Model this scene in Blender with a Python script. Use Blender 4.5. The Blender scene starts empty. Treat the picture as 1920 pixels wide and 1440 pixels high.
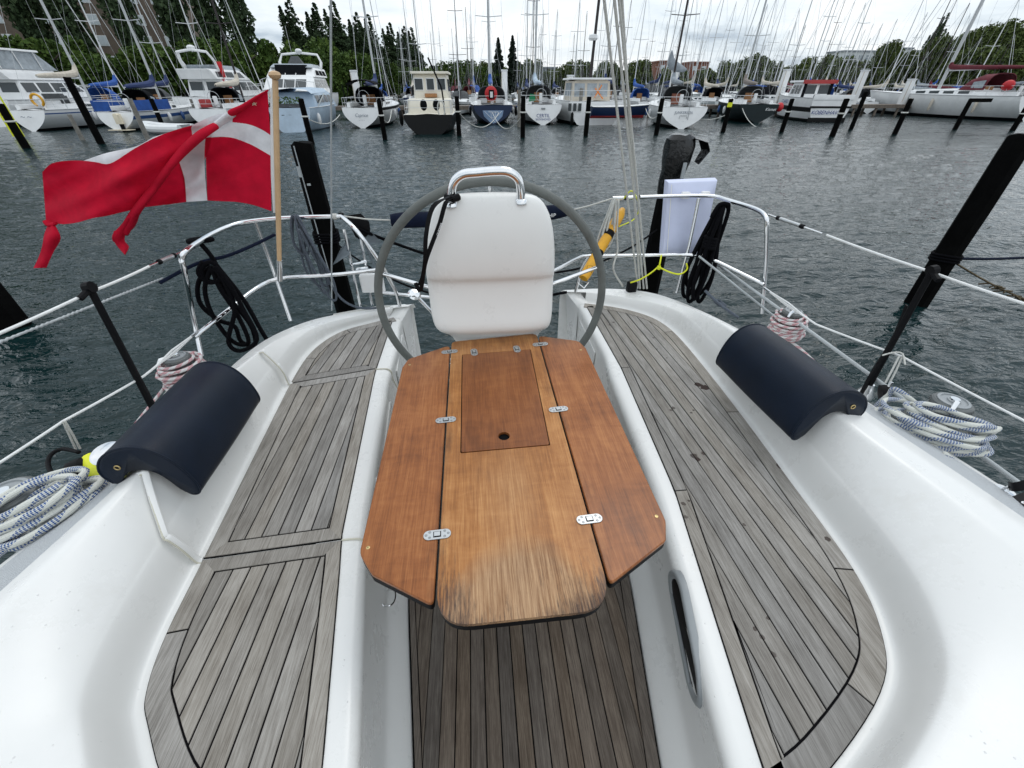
import bpy, bmesh, math, random
import numpy as np
from mathutils import Vector
C=bpy.context; SC=C.scene; COL=SC.collection
R_=math.radians; rnd=random.Random(7)
# ------------------------------------------------------------------ camera
PITCH=R_(36.19); YAW=R_(5.158); FPX=760.0
cam=bpy.data.cameras.new('camera'); co=bpy.data.objects.new('camera',cam); COL.objects.link(co)
co.location=(0,0,0); co.rotation_euler=(math.pi/2-PITCH,0,-YAW)
cam.sensor_fit='HORIZONTAL'; cam.sensor_width=36; cam.lens=FPX/1920*36; cam.clip_start=.02; cam.clip_end=6000
SC.camera=co
# ------------------------------------------------------------------ light, sky, exposure
SUN_EL=R_(58); SUN_AZ=R_(35)      # azimuth from +Y towards +X
w=bpy.data.worlds.new('World'); SC.world=w; w.use_nodes=True
nt=w.node_tree; N=nt.nodes; L=nt.links; N.clear()
out=N.new('ShaderNodeOutputWorld'); bg=N.new('ShaderNodeBackground'); L.new(bg.outputs[0],out.inputs[0])
sky=N.new('ShaderNodeTexSky'); sky.sky_type='NISHITA'; sky.sun_disc=False; sky.sun_elevation=SUN_EL; sky.sun_rotation=SUN_AZ
sky.air_density=1; sky.dust_density=3
tc=N.new('ShaderNodeTexCoord'); sep=N.new('ShaderNodeSeparateXYZ'); L.new(tc.outputs['Generated'],sep.inputs[0])
def wm(op,a,b=None,c=None):
    n=N.new('ShaderNodeMath'); n.operation=op
    for i,v in enumerate((a,b,c)):
        if v is None: continue
        if isinstance(v,(int,float)): n.inputs[i].default_value=v
        else: L.new(v,n.inputs[i])
    return n.outputs[0]
zc=wm('MAXIMUM',sep.outputs[2],0.0); den=wm('ADD',zc,.16)
cx=wm('DIVIDE',sep.outputs[0],den); cy=wm('DIVIDE',sep.outputs[1],den)
cmb=N.new('ShaderNodeCombineXYZ'); L.new(cx,cmb.inputs[0]); L.new(cy,cmb.inputs[1])
def wnoise(sc,det,rough,off,dist=0):
    mp=N.new('ShaderNodeMapping'); mp.inputs['Location'].default_value=off; L.new(cmb.outputs[0],mp.inputs[0])
    n=N.new('ShaderNodeTexNoise'); n.inputs['Scale'].default_value=sc; n.inputs['Detail'].default_value=det
    n.inputs['Roughness'].default_value=rough; n.inputs['Distortion'].default_value=dist; L.new(mp.outputs[0],n.inputs[0]); return n.outputs[0]
n1=wnoise(.42,7,.56,(3.1,1.7,0),.3); n2=wnoise(1.5,6,.6,(9,4,0),.2)
mixn=wm('MULTIPLY_ADD',n2,.35,wm('MULTIPLY',n1,.75))
cr=N.new('ShaderNodeValToRGB'); L.new(mixn,cr.inputs[0])
cr.color_ramp.elements[0].position=.42; cr.color_ramp.elements[0].color=(.34,.415,.50,1)
cr.color_ramp.elements[1].position=.64; cr.color_ramp.elements[1].color=(.82,.845,.865,1)
e=cr.color_ramp.elements.new(.50); e.color=(.62,.69,.745,1)
grad=wm('MULTIPLY_ADD',zc,.22,1.12)
sc_=N.new('ShaderNodeVectorMath'); sc_.operation='SCALE'; L.new(cr.outputs[0],sc_.inputs[0]); L.new(grad,sc_.inputs['Scale'])
sk=N.new('ShaderNodeVectorMath'); sk.operation='SCALE'; L.new(sky.outputs[0],sk.inputs[0]); sk.inputs['Scale'].default_value=.10
mx=N.new('ShaderNodeMix'); mx.data_type='RGBA'; mx.inputs[0].default_value=.88
L.new(sk.outputs[0],mx.inputs[6]); L.new(sc_.outputs[0],mx.inputs[7]); L.new(mx.outputs[2],bg.inputs[0]); bg.inputs[1].default_value=1.0
sl=bpy.data.lights.new('sun','SUN'); sl.energy=.45; sl.angle=R_(22); sl.color=(1,.97,.93)
so=bpy.data.objects.new('sun',sl); COL.objects.link(so)
sd=Vector((math.sin(SUN_AZ)*math.cos(SUN_EL),math.cos(SUN_AZ)*math.cos(SUN_EL),math.sin(SUN_EL)))
so.rotation_euler=sd.to_track_quat('Z','Y').to_euler(); so.location=(0,0,40)
SC.view_settings.view_transform='Standard'; SC.view_settings.look='None'; SC.view_settings.gamma=1; SC.view_settings.exposure=0.30
SC.view_settings.use_curve_mapping=False; SC.cycles.diffuse_bounces=8; SC.cycles.max_bounces=12
WZ=-2.45   # water level, the camera being at the origin
# ------------------------------------------------------------------ pixel helpers (photo pixels 1920x1440 -> points in the place)
_F=np.array([math.sin(YAW)*math.cos(PITCH),math.cos(YAW)*math.cos(PITCH),-math.sin(PITCH)])
_R=np.array([math.cos(YAW),-math.sin(YAW),0.]); _U=np.cross(_R,_F)
def ray(x,y): return _F+(x-960)/FPX*_R+(720-y)/FPX*_U
def PZ(x,y,z): r=ray(x,y); return r*(z/r[2])
def PY(x,y,Y): r=ray(x,y); return r*(Y/r[1])
def PX(x,y,X): r=ray(x,y); return r*(X/r[0])
# ------------------------------------------------------------------ materials
MAT={}
def base_mat(name,col,rough=.5,metal=0.,spec=.5):
    m=bpy.data.materials.new(name); m.use_nodes=True; b=m.node_tree.nodes['Principled BSDF']
    b.inputs['Base Color'].default_value=(*col,1); b.inputs['Roughness'].default_value=rough; b.inputs['Metallic'].default_value=metal
    b.inputs['Specular IOR Level'].default_value=spec; MAT[name]=m; return m,m.node_tree.nodes,m.node_tree.links,b
def mat(name,col,rough=.5,metal=0.,var=.12,vs=3.,bump=0.,bs=40.,spec=.5,space='Object',rvar=.0):
    m,n,l,b=base_mat(name,col,rough,metal,spec)
    t=n.new('ShaderNodeTexCoord')
    if var>0:
        ns=n.new('ShaderNodeTexNoise'); ns.inputs['Scale'].default_value=vs; ns.inputs['Detail'].default_value=6; ns.inputs['Roughness'].default_value=.65; l.new(t.outputs[space],ns.inputs[0])
        r=n.new('ShaderNodeValToRGB'); l.new(ns.outputs[0],r.inputs[0])
        r.color_ramp.elements[0].position=.3; r.color_ramp.elements[0].color=(*[c*(1-var) for c in col],1)
        r.color_ramp.elements[1].position=.7; r.color_ramp.elements[1].color=(*[min(1,c*(1+var)) for c in col],1)
        l.new(r.outputs[0],b.inputs['Base Color'])
        if rvar>0:
            mr=n.new('ShaderNodeMapRange'); mr.inputs['To Min'].default_value=max(0,rough-rvar); mr.inputs['To Max'].default_value=rough+rvar
            l.new(ns.outputs[0],mr.inputs[0]); l.new(mr.outputs[0],b.inputs['Roughness'])
    if bump>0:
        nb=n.new('ShaderNodeTexNoise'); nb.inputs['Scale'].default_value=bs; nb.inputs['Detail'].default_value=4; l.new(t.outputs[space],nb.inputs[0])
        bp=n.new('ShaderNodeBump'); bp.inputs['Strength'].default_value=bump; bp.inputs['Distance'].default_value=.01; l.new(nb.outputs[0],bp.inputs['Height']); l.new(bp.outputs[0],b.inputs['Normal'])
    return m
def nd(n,typ,**k):
    x=n.new(typ)
    for a,v in k.items(): setattr(x,a,v)
    return x
def mth(n,l,op,a,b=None,c=None,clamp=False):
    x=n.new('ShaderNodeMath'); x.operation=op; x.use_clamp=clamp
    for i,v in enumerate((a,b,c)):
        if v is None: continue
        if isinstance(v,(int,float)): x.inputs[i].default_value=v
        else: l.new(v,x.inputs[i])
    return x.outputs[0]
def mapping(n,l,src,scale=(1,1,1),loc=(0,0,0),rot=(0,0,0)):
    m=n.new('ShaderNodeMapping'); m.inputs['Scale'].default_value=scale; m.inputs['Location'].default_value=loc; m.inputs['Rotation'].default_value=rot
    l.new(src,m.inputs[0]); return m.outputs[0]
def noise(n,l,vec,scale,det=5,rough=.6,dist=0):
    x=n.new('ShaderNodeTexNoise'); x.inputs['Scale'].default_value=scale; x.inputs['Detail'].default_value=det; x.inputs['Roughness'].default_value=rough; x.inputs['Distortion'].default_value=dist
    l.new(vec,x.inputs[0]); return x.outputs[0]
def ramp(n,l,fac,els):
    r=n.new('ShaderNodeValToRGB'); l.new(fac,r.inputs[0])
    e=r.color_ramp.elements; e[0].position=els[0][0]; e[0].color=(*els[0][1],1); e[1].position=els[-1][0]; e[1].color=(*els[-1][1],1)
    for p,c in els[1:-1]:
        q=e.new(p); q.color=(*c,1)
    return r.outputs[0]
def mixc(n,l,fac,a,b,mode='MIX'):
    x=n.new('ShaderNodeMix'); x.data_type='RGBA'; x.blend_type=mode
    if isinstance(fac,(int,float)): x.inputs[0].default_value=fac
    else: l.new(fac,x.inputs[0])
    for i,v in ((6,a),(7,b)):
        if isinstance(v,tuple): x.inputs[i].default_value=(*v,1)
        else: l.new(v,x.inputs[i])
    return x.outputs[2]
def bumpn(n,l,b,h,strength,dist,prev=None):
    x=n.new('ShaderNodeBump'); x.inputs['Strength'].default_value=strength; x.inputs['Distance'].default_value=dist; l.new(h,x.inputs['Height'])
    if prev: l.new(prev,x.inputs['Normal'])
    l.new(x.outputs[0],b.inputs['Normal']); return x.outputs[0]
# gelcoat with faint dirt and scattered raindrops
def gelcoat(name,col,tread=False):
    m,n,l,b=base_mat(name,col,.22 if not tread else .5)
    t=n.new('ShaderNodeTexCoord').outputs['Object']
    d=noise(n,l,t,5,7,.7); d2=noise(n,l,mapping(n,l,t,(1,1,.25)),22,4,.7)
    c=ramp(n,l,mth(n,l,'MULTIPLY_ADD',d2,.35,mth(n,l,'MULTIPLY',d,.65)),[(.28,tuple(x*.92 for x in (col[0],col[1]*.99,col[2]*.97))),(.44,col),(.8,tuple(min(1,x*1.03) for x in col))])
    l.new(c,b.inputs['Base Color'])
    rr=n.new('ShaderNodeMapRange'); rr.inputs['To Min'].default_value=.16 if not tread else .42; rr.inputs['To Max'].default_value=.42 if not tread else .65; l.new(d,rr.inputs[0]); l.new(rr.outputs[0],b.inputs['Roughness'])
    if tread:
        s=n.new('ShaderNodeSeparateXYZ'); l.new(t,s.inputs[0])
        a=mth(n,l,'SINE',mth(n,l,'MULTIPLY',mth(n,l,'ADD',s.outputs[0],s.outputs[1]),430)); q=mth(n,l,'SINE',mth(n,l,'MULTIPLY',mth(n,l,'SUBTRACT',s.outputs[0],s.outputs[1]),430))
        bumpn(n,l,b,mth(n,l,'MULTIPLY',a,q),1.0,.0028); l.new(mixc(n,l,mth(n,l,'MULTIPLY',mth(n,l,'GREATER_THAN',mth(n,l,'MULTIPLY',a,q),.25),.16),c,(.42,.44,.46)),b.inputs['Base Color'])
    else:
        v=nd(n,'ShaderNodeTexVoronoi',feature='F1'); v.inputs['Scale'].default_value=70; l.new(t,v.inputs[0])
        drop=mth(n,l,'SUBTRACT',.16,v.outputs['Distance'],clamp=True)
        wn=n.new('ShaderNodeSeparateColor'); l.new(v.outputs['Color'],wn.inputs[0])
        geo=n.new('ShaderNodeNewGeometry'); gz=n.new('ShaderNodeSeparateXYZ'); l.new(geo.outputs['Normal'],gz.inputs[0]); keep=mth(n,l,'MULTIPLY',mth(n,l,'GREATER_THAN',wn.outputs[0],.66),mth(n,l,'GREATER_THAN',gz.outputs[2],.7))
        n3=noise(n,l,t,1.6,3,.5)
        keep2=mth(n,l,'GREATER_THAN',n3,.47)
        h=mth(n,l,'MULTIPLY',mth(n,l,'MULTIPLY',drop,keep),keep2)
        p=bumpn(n,l,b,h,.9,.010)
        bumpn(n,l,b,noise(n,l,t,9,3,.5),.06,.01,p)
    return m
gelcoat('gel',(.785,.785,.765)); gelcoat('tread',(.64,.67,.69),True); gelcoat('gelcream',(.83,.825,.80))
# weathered teak: grain along Y or X, tone per plank
def teak(name,ang,c0,c1,c2,spots=None,wet=0.):
    m,n,l,b=base_mat(name,c1,.78)
    b.inputs['Specular IOR Level'].default_value=.25
    t=n.new('ShaderNodeTexCoord').outputs['Object']; oi=n.new('ShaderNodeObjectInfo')
    off=n.new('ShaderNodeVectorMath'); off.operation='ADD'; l.new(t,off.inputs[0])
    cb=n.new('ShaderNodeCombineXYZ'); l.new(mth(n,l,'MULTIPLY',oi.outputs['Random'],37),cb.inputs[1]); l.new(cb.outputs[0],off.inputs[1])
    v=mapping(n,l,off.outputs[0],(1,.035,1),rot=(0,0,ang))
    g=noise(n,l,v,330,6,.75,.3); g2=noise(n,l,v,90,5,.6,.6); g3=noise(n,l,mapping(n,l,t,(1,.5,1),rot=(0,0,ang)),14,5,.6)
    f=mth(n,l,'MULTIPLY_ADD',g,.55,mth(n,l,'MULTIPLY_ADD',g2,.25,mth(n,l,'MULTIPLY',g3,.22)))
    c=ramp(n,l,f,[(.36,c0),(.50,c1),(.66,c2)])
    tone=n.new('ShaderNodeMapRange'); tone.inputs['To Min'].default_value=.80; tone.inputs['To Max'].default_value=1.16; l.new(oi.outputs['Random'],tone.inputs[0])
    hs=n.new('ShaderNodeHueSaturation'); l.new(c,hs.inputs['Color']); l.new(tone.outputs[0],hs.inputs['Value'])
    sat=n.new('ShaderNodeMapRange'); sat.inputs['To Min'].default_value=.75; sat.inputs['To Max'].default_value=1.5
    l.new(mth(n,l,'FRACT',mth(n,l,'MULTIPLY',oi.outputs['Random'],7.3)),sat.inputs[0]); l.new(sat.outputs[0],hs.inputs['Saturation'])
    cc=hs.outputs[0]
    if spots:
        acc=None; w1=noise(n,l,t,38,4,.7)
        for (sx,sy,sr,dep) in spots:
            vm=n.new('ShaderNodeVectorMath'); vm.operation='DISTANCE'; l.new(t,vm.inputs[0]); vm.inputs[1].default_value=(sx,sy,-1.257)
            s=mth(n,l,'MULTIPLY',mth(n,l,'LESS_THAN',mth(n,l,'MULTIPLY_ADD',w1,sr*1.8,vm.outputs['Value']),sr*1.6),dep)
            acc=s if acc is None else mth(n,l,'MAXIMUM',acc,s)
        cc=mixc(n,l,acc,cc,(.030,.016,.013))
    l.new(cc,b.inputs['Base Color'])
    if wet: b.inputs['Roughness'].default_value=.6
    bumpn(n,l,b,g,.35,.0012)
    return m
G0,G1,G2=(.125,.112,.098),(.270,.254,.232),(.42,.402,.375)
sp=[]
for (px,py,r,d) in [(1310,722,.030,.95),(1322,728,.034,.95),(1465,876,.026,.95),(1300,855,.020,.75),(1318,850,.016,.75),(1308,862,.014,.9),(1281,945,.013,.7),(1290,940,.010,.7),(1262,765,.012,.7),(1258,770,.010,.6),(1296,775,.010,.8),(1300,770,.008,.8),(1225,634,.012,.6),(1232,655,.010,.6),(1150,605,.014,.8),(1143,610,.010,.8),(1250,672,.010,.6),(1395,985,.009,.6),(1415,1180,.010,.7),(1440,1160,.008,.7),(1428,1195,.010,.6),(1450,1228,.010,.6),(1551,1012,.012,.8),(1286,970,.010,.6)]:
    p=PZ(px,py,-1.26); sp.append((p[0],p[1],r*(1.0),d))
for nm,ang in (('y',0),('l',R_(2)),('x',R_(80)),('a',R_(35)),('b',R_(-35))):
    teak('teak_'+nm,ang,G0,G1,G2)
teak('teak_r',R_(-2),G0,G1,G2,spots=sp)
teak('teak_sole',0,(.046,.036,.029),(.118,.097,.080),(.22,.19,.16),wet=1)
teak('teak_slope',R_(10),(.17,.145,.12),(.33,.29,.25),(.46,.42,.37))
# varnished, worn table wood
def varnish(name,c0,c1,c2,worn):
    m,n,l,b=base_mat(name,c1,.36); b.inputs['Specular IOR Level'].default_value=.32
    t=n.new('ShaderNodeTexCoord').outputs['Object']; oi=n.new('ShaderNodeObjectInfo')
    v=mapping(n,l,t,(1,.03,1)); g=noise(n,l,v,230,5,.7,.2); g2=noise(n,l,mapping(n,l,t,(1,.10,1)),22,5,.6,.8); g3=noise(n,l,t,4.5,4,.55)
    fg=noise(n,l,mapping(n,l,t,(.35,1,1)),26,4,.6,1.2)
    f=mth(n,l,'MULTIPLY_ADD',g,.40,mth(n,l,'MULTIPLY_ADD',g2,.34,mth(n,l,'MULTIPLY_ADD',g3,.30,mth(n,l,'MULTIPLY',fg,.16))))
    c=ramp(n,l,f,[(.41,c0),(.59,c1),(.76,c2)])
    s=n.new('ShaderNodeSeparateXYZ'); l.new(t,s.inputs[0]); X,Y=s.outputs[0],s.outputs[1]
    rough=mth(n,l,'MULTIPLY_ADD',g3,.2,.22)
    if worn:
        # bare, bleached patch in the middle and black weathering along the forward edge
        wv=noise(n,l,mapping(n,l,t,(1,.45,1)),9,5,.65)
        dx=mth(n,l,'ABSOLUTE',mth(n,l,'SUBTRACT',X,.07))
        pale=mth(n,l,'MULTIPLY',mth(n,l,'SUBTRACT',.20,mth(n,l,'MULTIPLY_ADD',wv,.20,mth(n,l,'MULTIPLY',dx,.75)),clamp=True),9,clamp=True)
        yr=mth(n,l,'MULTIPLY',mth(n,l,'SUBTRACT',1.12,Y,clamp=True),3.2,clamp=True)
        pale=mth(n,l,'MULTIPLY',pale,yr)
        c=mixc(n,l,mth(n,l,'MULTIPLY',pale,.30),c,ramp(n,l,g,[(.3,(.26,.14,.065)),(.7,(.47,.30,.165))]))
        bare=mth(n,l,'MULTIPLY',mth(n,l,'SUBTRACT',mth(n,l,'ADD',.585,mth(n,l,'MULTIPLY',wv,.12)),mth(n,l,'MULTIPLY_ADD',mth(n,l,'MULTIPLY',dx,dx),4.2,Y),clamp=True),14,clamp=True)
        c=mixc(n,l,mth(n,l,'MULTIPLY',bare,.6),c,ramp(n,l,g,[(.35,(.16,.095,.055)),(.68,(.56,.40,.25))]))
        edge=mth(n,l,'SUBTRACT',mth(n,l,'ADD',.485,mth(n,l,'MULTIPLY',mth(n,l,'MULTIPLY',dx,dx),2.6)),Y)
        gd=noise(n,l,mapping(n,l,t,(1,.07,1)),210,5,.8)
        dk=mth(n,l,'ADD',mth(n,l,'MULTIPLY',edge,6.0),mth(n,l,'MULTIPLY_ADD',wv,2.2,mth(n,l,'MULTIPLY_ADD',gd,2.6,-2.58)))
        dk=mth(n,l,'MULTIPLY',dk,1.4,clamp=True)
        near=mth(n,l,'MULTIPLY',mth(n,l,'SUBTRACT',.78,Y,clamp=True),6,clamp=True)
        c=mixc(n,l,mth(n,l,'MULTIPLY',mth(n,l,'MULTIPLY',dk,near),.86),c,(.030,.021,.022))
        rough=mth(n,l,'MULTIPLY_ADD',bare,.3,rough)
    # grime along both seams and at the aft end
    sx=mth(n,l,'MINIMUM',mth(n,l,'ABSOLUTE',mth(n,l,'ADD',X,.14)),mth(n,l,'ABSOLUTE',mth(n,l,'SUBTRACT',X,.28)))
    gv=noise(n,l,mapping(n,l,t,(2.2,.7,1)),6,6,.7)
    gr=mth(n,l,'MULTIPLY',mth(n,l,'SUBTRACT',mth(n,l,'MULTIPLY_ADD',gv,.26,-.115),sx,clamp=True),14,clamp=True)
    aft=mth(n,l,'MULTIPLY',mth(n,l,'SUBTRACT',mth(n,l,'MULTIPLY_ADD',gv,.25,Y),1.72,clamp=True),6,clamp=True)
    c=mixc(n,l,mth(n,l,'MULTIPLY',mth(n,l,'MAXIMUM',gr,aft),.62),c,(.035,.018,.010))
    l.new(c,b.inputs['Base Color']); l.new(rough,b.inputs['Roughness'])
    bumpn(n,l,b,g,.25,.0008); return m
varnish('wood_centre',(.14,.045,.011),(.36,.145,.040),(.56,.28,.10),True)
varnish('wood_leaf',(.11,.032,.008),(.28,.094,.026),(.45,.185,.060),False)
varnish('wood_lid',(.09,.028,.008),(.215,.070,.019),(.33,.125,.038),False)
def metal(name,col,rough): return mat(name,col,rough,1.0,var=.05,vs=30,rvar=.05)
metal('steel',(.80,.81,.82),.10); metal('satin',(.50,.52,.53),.40); metal('alu',(.66,.68,.70),.38); metal('brass',(.55,.42,.20),.35)
mat('leather',(.135,.145,.135),.62,var=.22,vs=9,bump=.35,bs=260)
mat('navy',(.0045,.010,.022),.36,var=.25,vs=5,bump=.15,bs=320,spec=.22)
mat('navycloth',(.006,.010,.026),.9,spec=.15,var=.25,vs=12,bump=.3,bs=180)
mat('black',(.004,.004,.005),.55,var=.2,vs=20,spec=.15); mat('blackrope',(.0035,.0035,.005),.9,spec=.1,bump=.6,bs=420,var=.4,vs=120)
mat('greyrope',(.10,.12,.15),.85,bump=.6,bs=420,var=.35,vs=120); mat('caulk',(.004,.004,.005),.85,var=.1,spec=.1)
mat('whiterope',(.62,.62,.58),.8,bump=.5,bs=400,var=.2,vs=160); mat('wire',(.78,.79,.78),.4,var=.08,vs=30)
mat('dullwire',(.40,.43,.44),.5,var=.1,vs=30)
mat('pile',(.003,.003,.003),.8,var=.5,vs=3,bump=.8,bs=9,spec=.05); mat('pilegrey',(.20,.19,.17),.8,var=.4,vs=5,bump=.6,bs=20)
mat('plasticbag',(.004,.004,.004),.16,var=.2,vs=30,bump=.9,bs=26)
mat('ash',(.60,.40,.22),.45,var=.14,vs=8); mat('white',(.80,.80,.79),.35,var=.05,vs=3); mat('whitevinyl',(.62,.66,.84),.5,var=.06,vs=4,bump=.25,bs=7)
mat('yellow',(.72,.36,.015),.4,var=.1,vs=8); mat('lime',(.78,.82,.02),.5,var=.1,vs=10); mat('red',(.52,.012,.018),.5,var=.1); mat('cream',(.74,.66,.50),.45,var=.06)
mat('greyplastic',(.13,.14,.14),.42,var=.1,vs=6); mat('midgrey',(.30,.32,.33),.4,var=.1); mat('seam',(.60,.58,.48),.6,var=.1)
mat('label_white',(.85,.85,.85),.5,var=0); mat('galv',(.16,.19,.21),.55,.6,var=.3,vs=9)
def cloth(name,col):
    m,n,l,b=base_mat(name,col,.85); t=n.new('ShaderNodeTexCoord').outputs['Object']
    b.inputs['Specular IOR Level'].default_value=.15
    f=noise(n,l,t,14,4,.6); c=ramp(n,l,f,[(.3,tuple(x*.85 for x in col)),(.7,tuple(min(1,x*1.1) for x in col))]); l.new(c,b.inputs['Base Color'])
    bumpn(n,l,b,noise(n,l,t,700,2,.5),.4,.0008)
    # thin cloth lets a little light through
    tr=n.new('ShaderNodeBsdfTranslucent'); l.new(c,tr.inputs[0]); ms=n.new('ShaderNodeMixShader'); ms.inputs[0].default_value=.25
    o=n['Material Output']; l.new(b.outputs[0],ms.inputs[1]); l.new(tr.outputs[0],ms.inputs[2]); l.new(ms.outputs[0],o.inputs[0]); return m
cloth('flagred',(.58,.008,.034)); cloth('flagwhite',(.80,.80,.82))
def fleck(name,basec,fc,k=1.0,dens=.0):
    m,n,l,b=base_mat(name,basec,.8); uv=n.new('ShaderNodeTexCoord').outputs['UV']; s=n.new('ShaderNodeSeparateXYZ'); l.new(uv,s.inputs[0]); u,v=s.outputs[0],s.outputs[1]
    vv=mth(n,l,'MULTIPLY',v,2*math.pi)
    a=mth(n,l,'SINE',mth(n,l,'MULTIPLY_ADD',u,2*math.pi*6,mth(n,l,'MULTIPLY',vv,110*k))); c=mth(n,l,'SINE',mth(n,l,'MULTIPLY_ADD',u,2*math.pi*6,mth(n,l,'MULTIPLY',vv,-110*k)))
    d=mth(n,l,'SINE',mth(n,l,'MULTIPLY_ADD',u,2*math.pi*1,mth(n,l,'MULTIPLY',vv,16*k)))
    f=mth(n,l,'MULTIPLY',mth(n,l,'GREATER_THAN',mth(n,l,'MULTIPLY',a,c),0),mth(n,l,'GREATER_THAN',d,dens))
    l.new(mixc(n,l,f,basec,fc),b.inputs['Base Color']); bumpn(n,l,b,mth(n,l,'MULTIPLY',a,c),.5,.0015); return m
fleck('ropeblue',(.64,.65,.60),(.008,.065,.25),.55,-.15); fleck('ropered',(.70,.68,.67),(.50,.03,.07),1.2,.1)
# ------------------------------------------------------------------ mesh builder
def cr_spline(P,n):
    P=[np.array(p,float) for p in P]; out=[]
    for i in range(len(P)-1):
        p0=P[max(i-1,0)];p1=P[i];p2=P[i+1];p3=P[min(i+2,len(P)-1)]
        for k in range(n):
            t=k/n; out.append(.5*((2*p1)+(-p0+p2)*t+(2*p0-5*p1+4*p2-p3)*t*t+(-p0+3*p1-3*p2+p3)*t**3))
    out.append(P[-1]); return out
class MB:
    def __init__(s): s.v=[];s.f=[];s.m=[];s.uv=[]
    def add(s,vs,fs,mi=0,uvs=None):
        o=len(s.v); s.v+= [tuple(map(float,p)) for p in vs]
        for k,f in enumerate(fs):
            s.f.append(tuple(o+i for i in f)); s.m.append(mi); s.uv.append(uvs[k] if uvs else None)
        return s
    def box(s,x0,x1,y0,y1,z0,z1,mi=0):
        vs=[(x0,y0,z0),(x1,y0,z0),(x1,y1,z0),(x0,y1,z0),(x0,y0,z1),(x1,y0,z1),(x1,y1,z1),(x0,y1,z1)]
        return s.add(vs,[(0,3,2,1),(4,5,6,7),(0,1,5,4),(1,2,6,5),(2,3,7,6),(3,0,4,7)],mi)
    def cham(s,x0,x1,y0,y1,z0,z1,b,mi=0):
        # box with chamfered vertical edges and top edge
        def ring(i,z): return [(x0+b+i,y0+i,z),(x1-b-i,y0+i,z),(x1-i,y0+b+i,z),(x1-i,y1-b-i,z),(x1-b-i,y1-i,z),(x0+b+i,y1-i,z),(x0+i,y1-b-i,z),(x0+i,y0+b+i,z)]
        rs=[ring(0,z0),ring(0,z1-b),ring(b*.6,z1)]
        return s.loft(rs,closed=True,cap=(True,True),mi=mi)
    def loft(s,rows,closed=False,cap=(False,False),mi=0,flip=False):
        n=len(rows[0]); vs=[p for r in rows for p in r]; fs=[]
        for i in range(len(rows)-1):
            for j in range(n if closed else n-1):
                a=i*n+j;b=i*n+(j+1)%n; q=(a,b,b+n,a+n); fs.append(q[::-1] if flip else q)
        if cap[0]: fs.append(tuple(range(n))[::-1] if not flip else tuple(range(n)))
        if cap[1]: fs.append(tuple((len(rows)-1)*n+i for i in (range(n) if not flip else range(n-1,-1,-1))))
        return s.add(vs,fs,mi)
    def tube(s,pts,r,n=8,closed=False,mi=0,smooth=0,caps=True,flat=1.):
        if smooth: pts=cr_spline(pts,smooth) if not closed else cr_spline(list(pts)+[pts[0]],smooth)[:-1]
        P=[np.array(p,float) for p in pts]; m=len(P); rr=r if hasattr(r,'__len__') else [r]*m
        if len(rr)!=m: rr=np.interp(np.linspace(0,1,m),np.linspace(0,1,len(rr)),rr)
        T=[]
        for i in range(m):
            a=P[i-1] if (i>0 or closed) else P[i]; b=P[(i+1)%m] if (i<m-1 or closed) else P[i]
            d=b-a; T.append(d/(np.linalg.norm(d)+1e-12))
        u=np.cross(T[0],(0,0,1)); 
        if np.linalg.norm(u)<1e-3: u=np.cross(T[0],(0,1,0))
        u/=np.linalg.norm(u); vs=[]; L_=[0.]
        for i in range(m):
            u=u-T[i]*np.dot(u,T[i]); u/=np.linalg.norm(u)+1e-12; w_=np.cross(T[i],u)
            for k in range(n):
                a=2*math.pi*k/n; vs.append(P[i]+rr[i]*(math.cos(a)*u+flat*math.sin(a)*w_))
            if i: L_.append(L_[-1]+np.linalg.norm(P[i]-P[i-1]))
        L_.append(L_[-1]+np.linalg.norm(P[0]-P[-1]))
        fs=[];uv=[]
        for i in range(m if closed else m-1):
            for k in range(n):
                a=i*n+k;b=i*n+(k+1)%n;c=((i+1)%m)*n+(k+1)%n;d=((i+1)%m)*n+k
                fs.append((a,d,c,b)); u0,u1=k/n,(k+1)/n; uv.append(((u0,L_[i]),(u0,L_[i+1]),(u1,L_[i+1]),(u1,L_[i])))
        if caps and not closed:
            fs.append(tuple(range(n))); uv.append(tuple((0,0) for _ in range(n)))
            fs.append(tuple((m-1)*n+k for k in range(n-1,-1,-1))); uv.append(tuple((0,0) for _ in range(n)))
        return s.add(vs,fs,mi,uv)
    def lathe(s,prof,c=(0,0,0),n=20,mi=0,axis=(0,0,1)):
        ax=np.array(axis,float); ax/=np.linalg.norm(ax); u=np.cross(ax,(1,0,0)); 
        if np.linalg.norm(u)<.1: u=np.cross(ax,(0,1,0))
        u/=np.linalg.norm(u); w_=np.cross(ax,u); c=np.array(c,float)
        rows=[[c+ax*z+r*(math.cos(2*math.pi*k/n)*u+math.sin(2*math.pi*k/n)*w_) for k in range(n)] for r,z in prof]
        return s.loft(rows,closed=True,cap=(True,True),mi=mi)
    def prism(s,poly,z0,z1,mi=0,bev=0.):
        # poly: list of xy counter-clockwise
        a=sum(poly[i][0]*poly[(i+1)%len(poly)][1]-poly[(i+1)%len(poly)][0]*poly[i][1] for i in range(len(poly)))
        if a<0: poly=poly[::-1]
        n=len(poly); rows=[[(x,y,z0) for x,y in poly]]
        if bev>0:
            rows.append([(x,y,z1-bev) for x,y in poly]); ins=offset(poly,bev); rows.append([(x,y,z1) for x,y in ins])
        else: rows.append([(x,y,z1) for x,y in poly])
        return s.loft(rows,closed=True,cap=(True,True),mi=mi)
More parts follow.
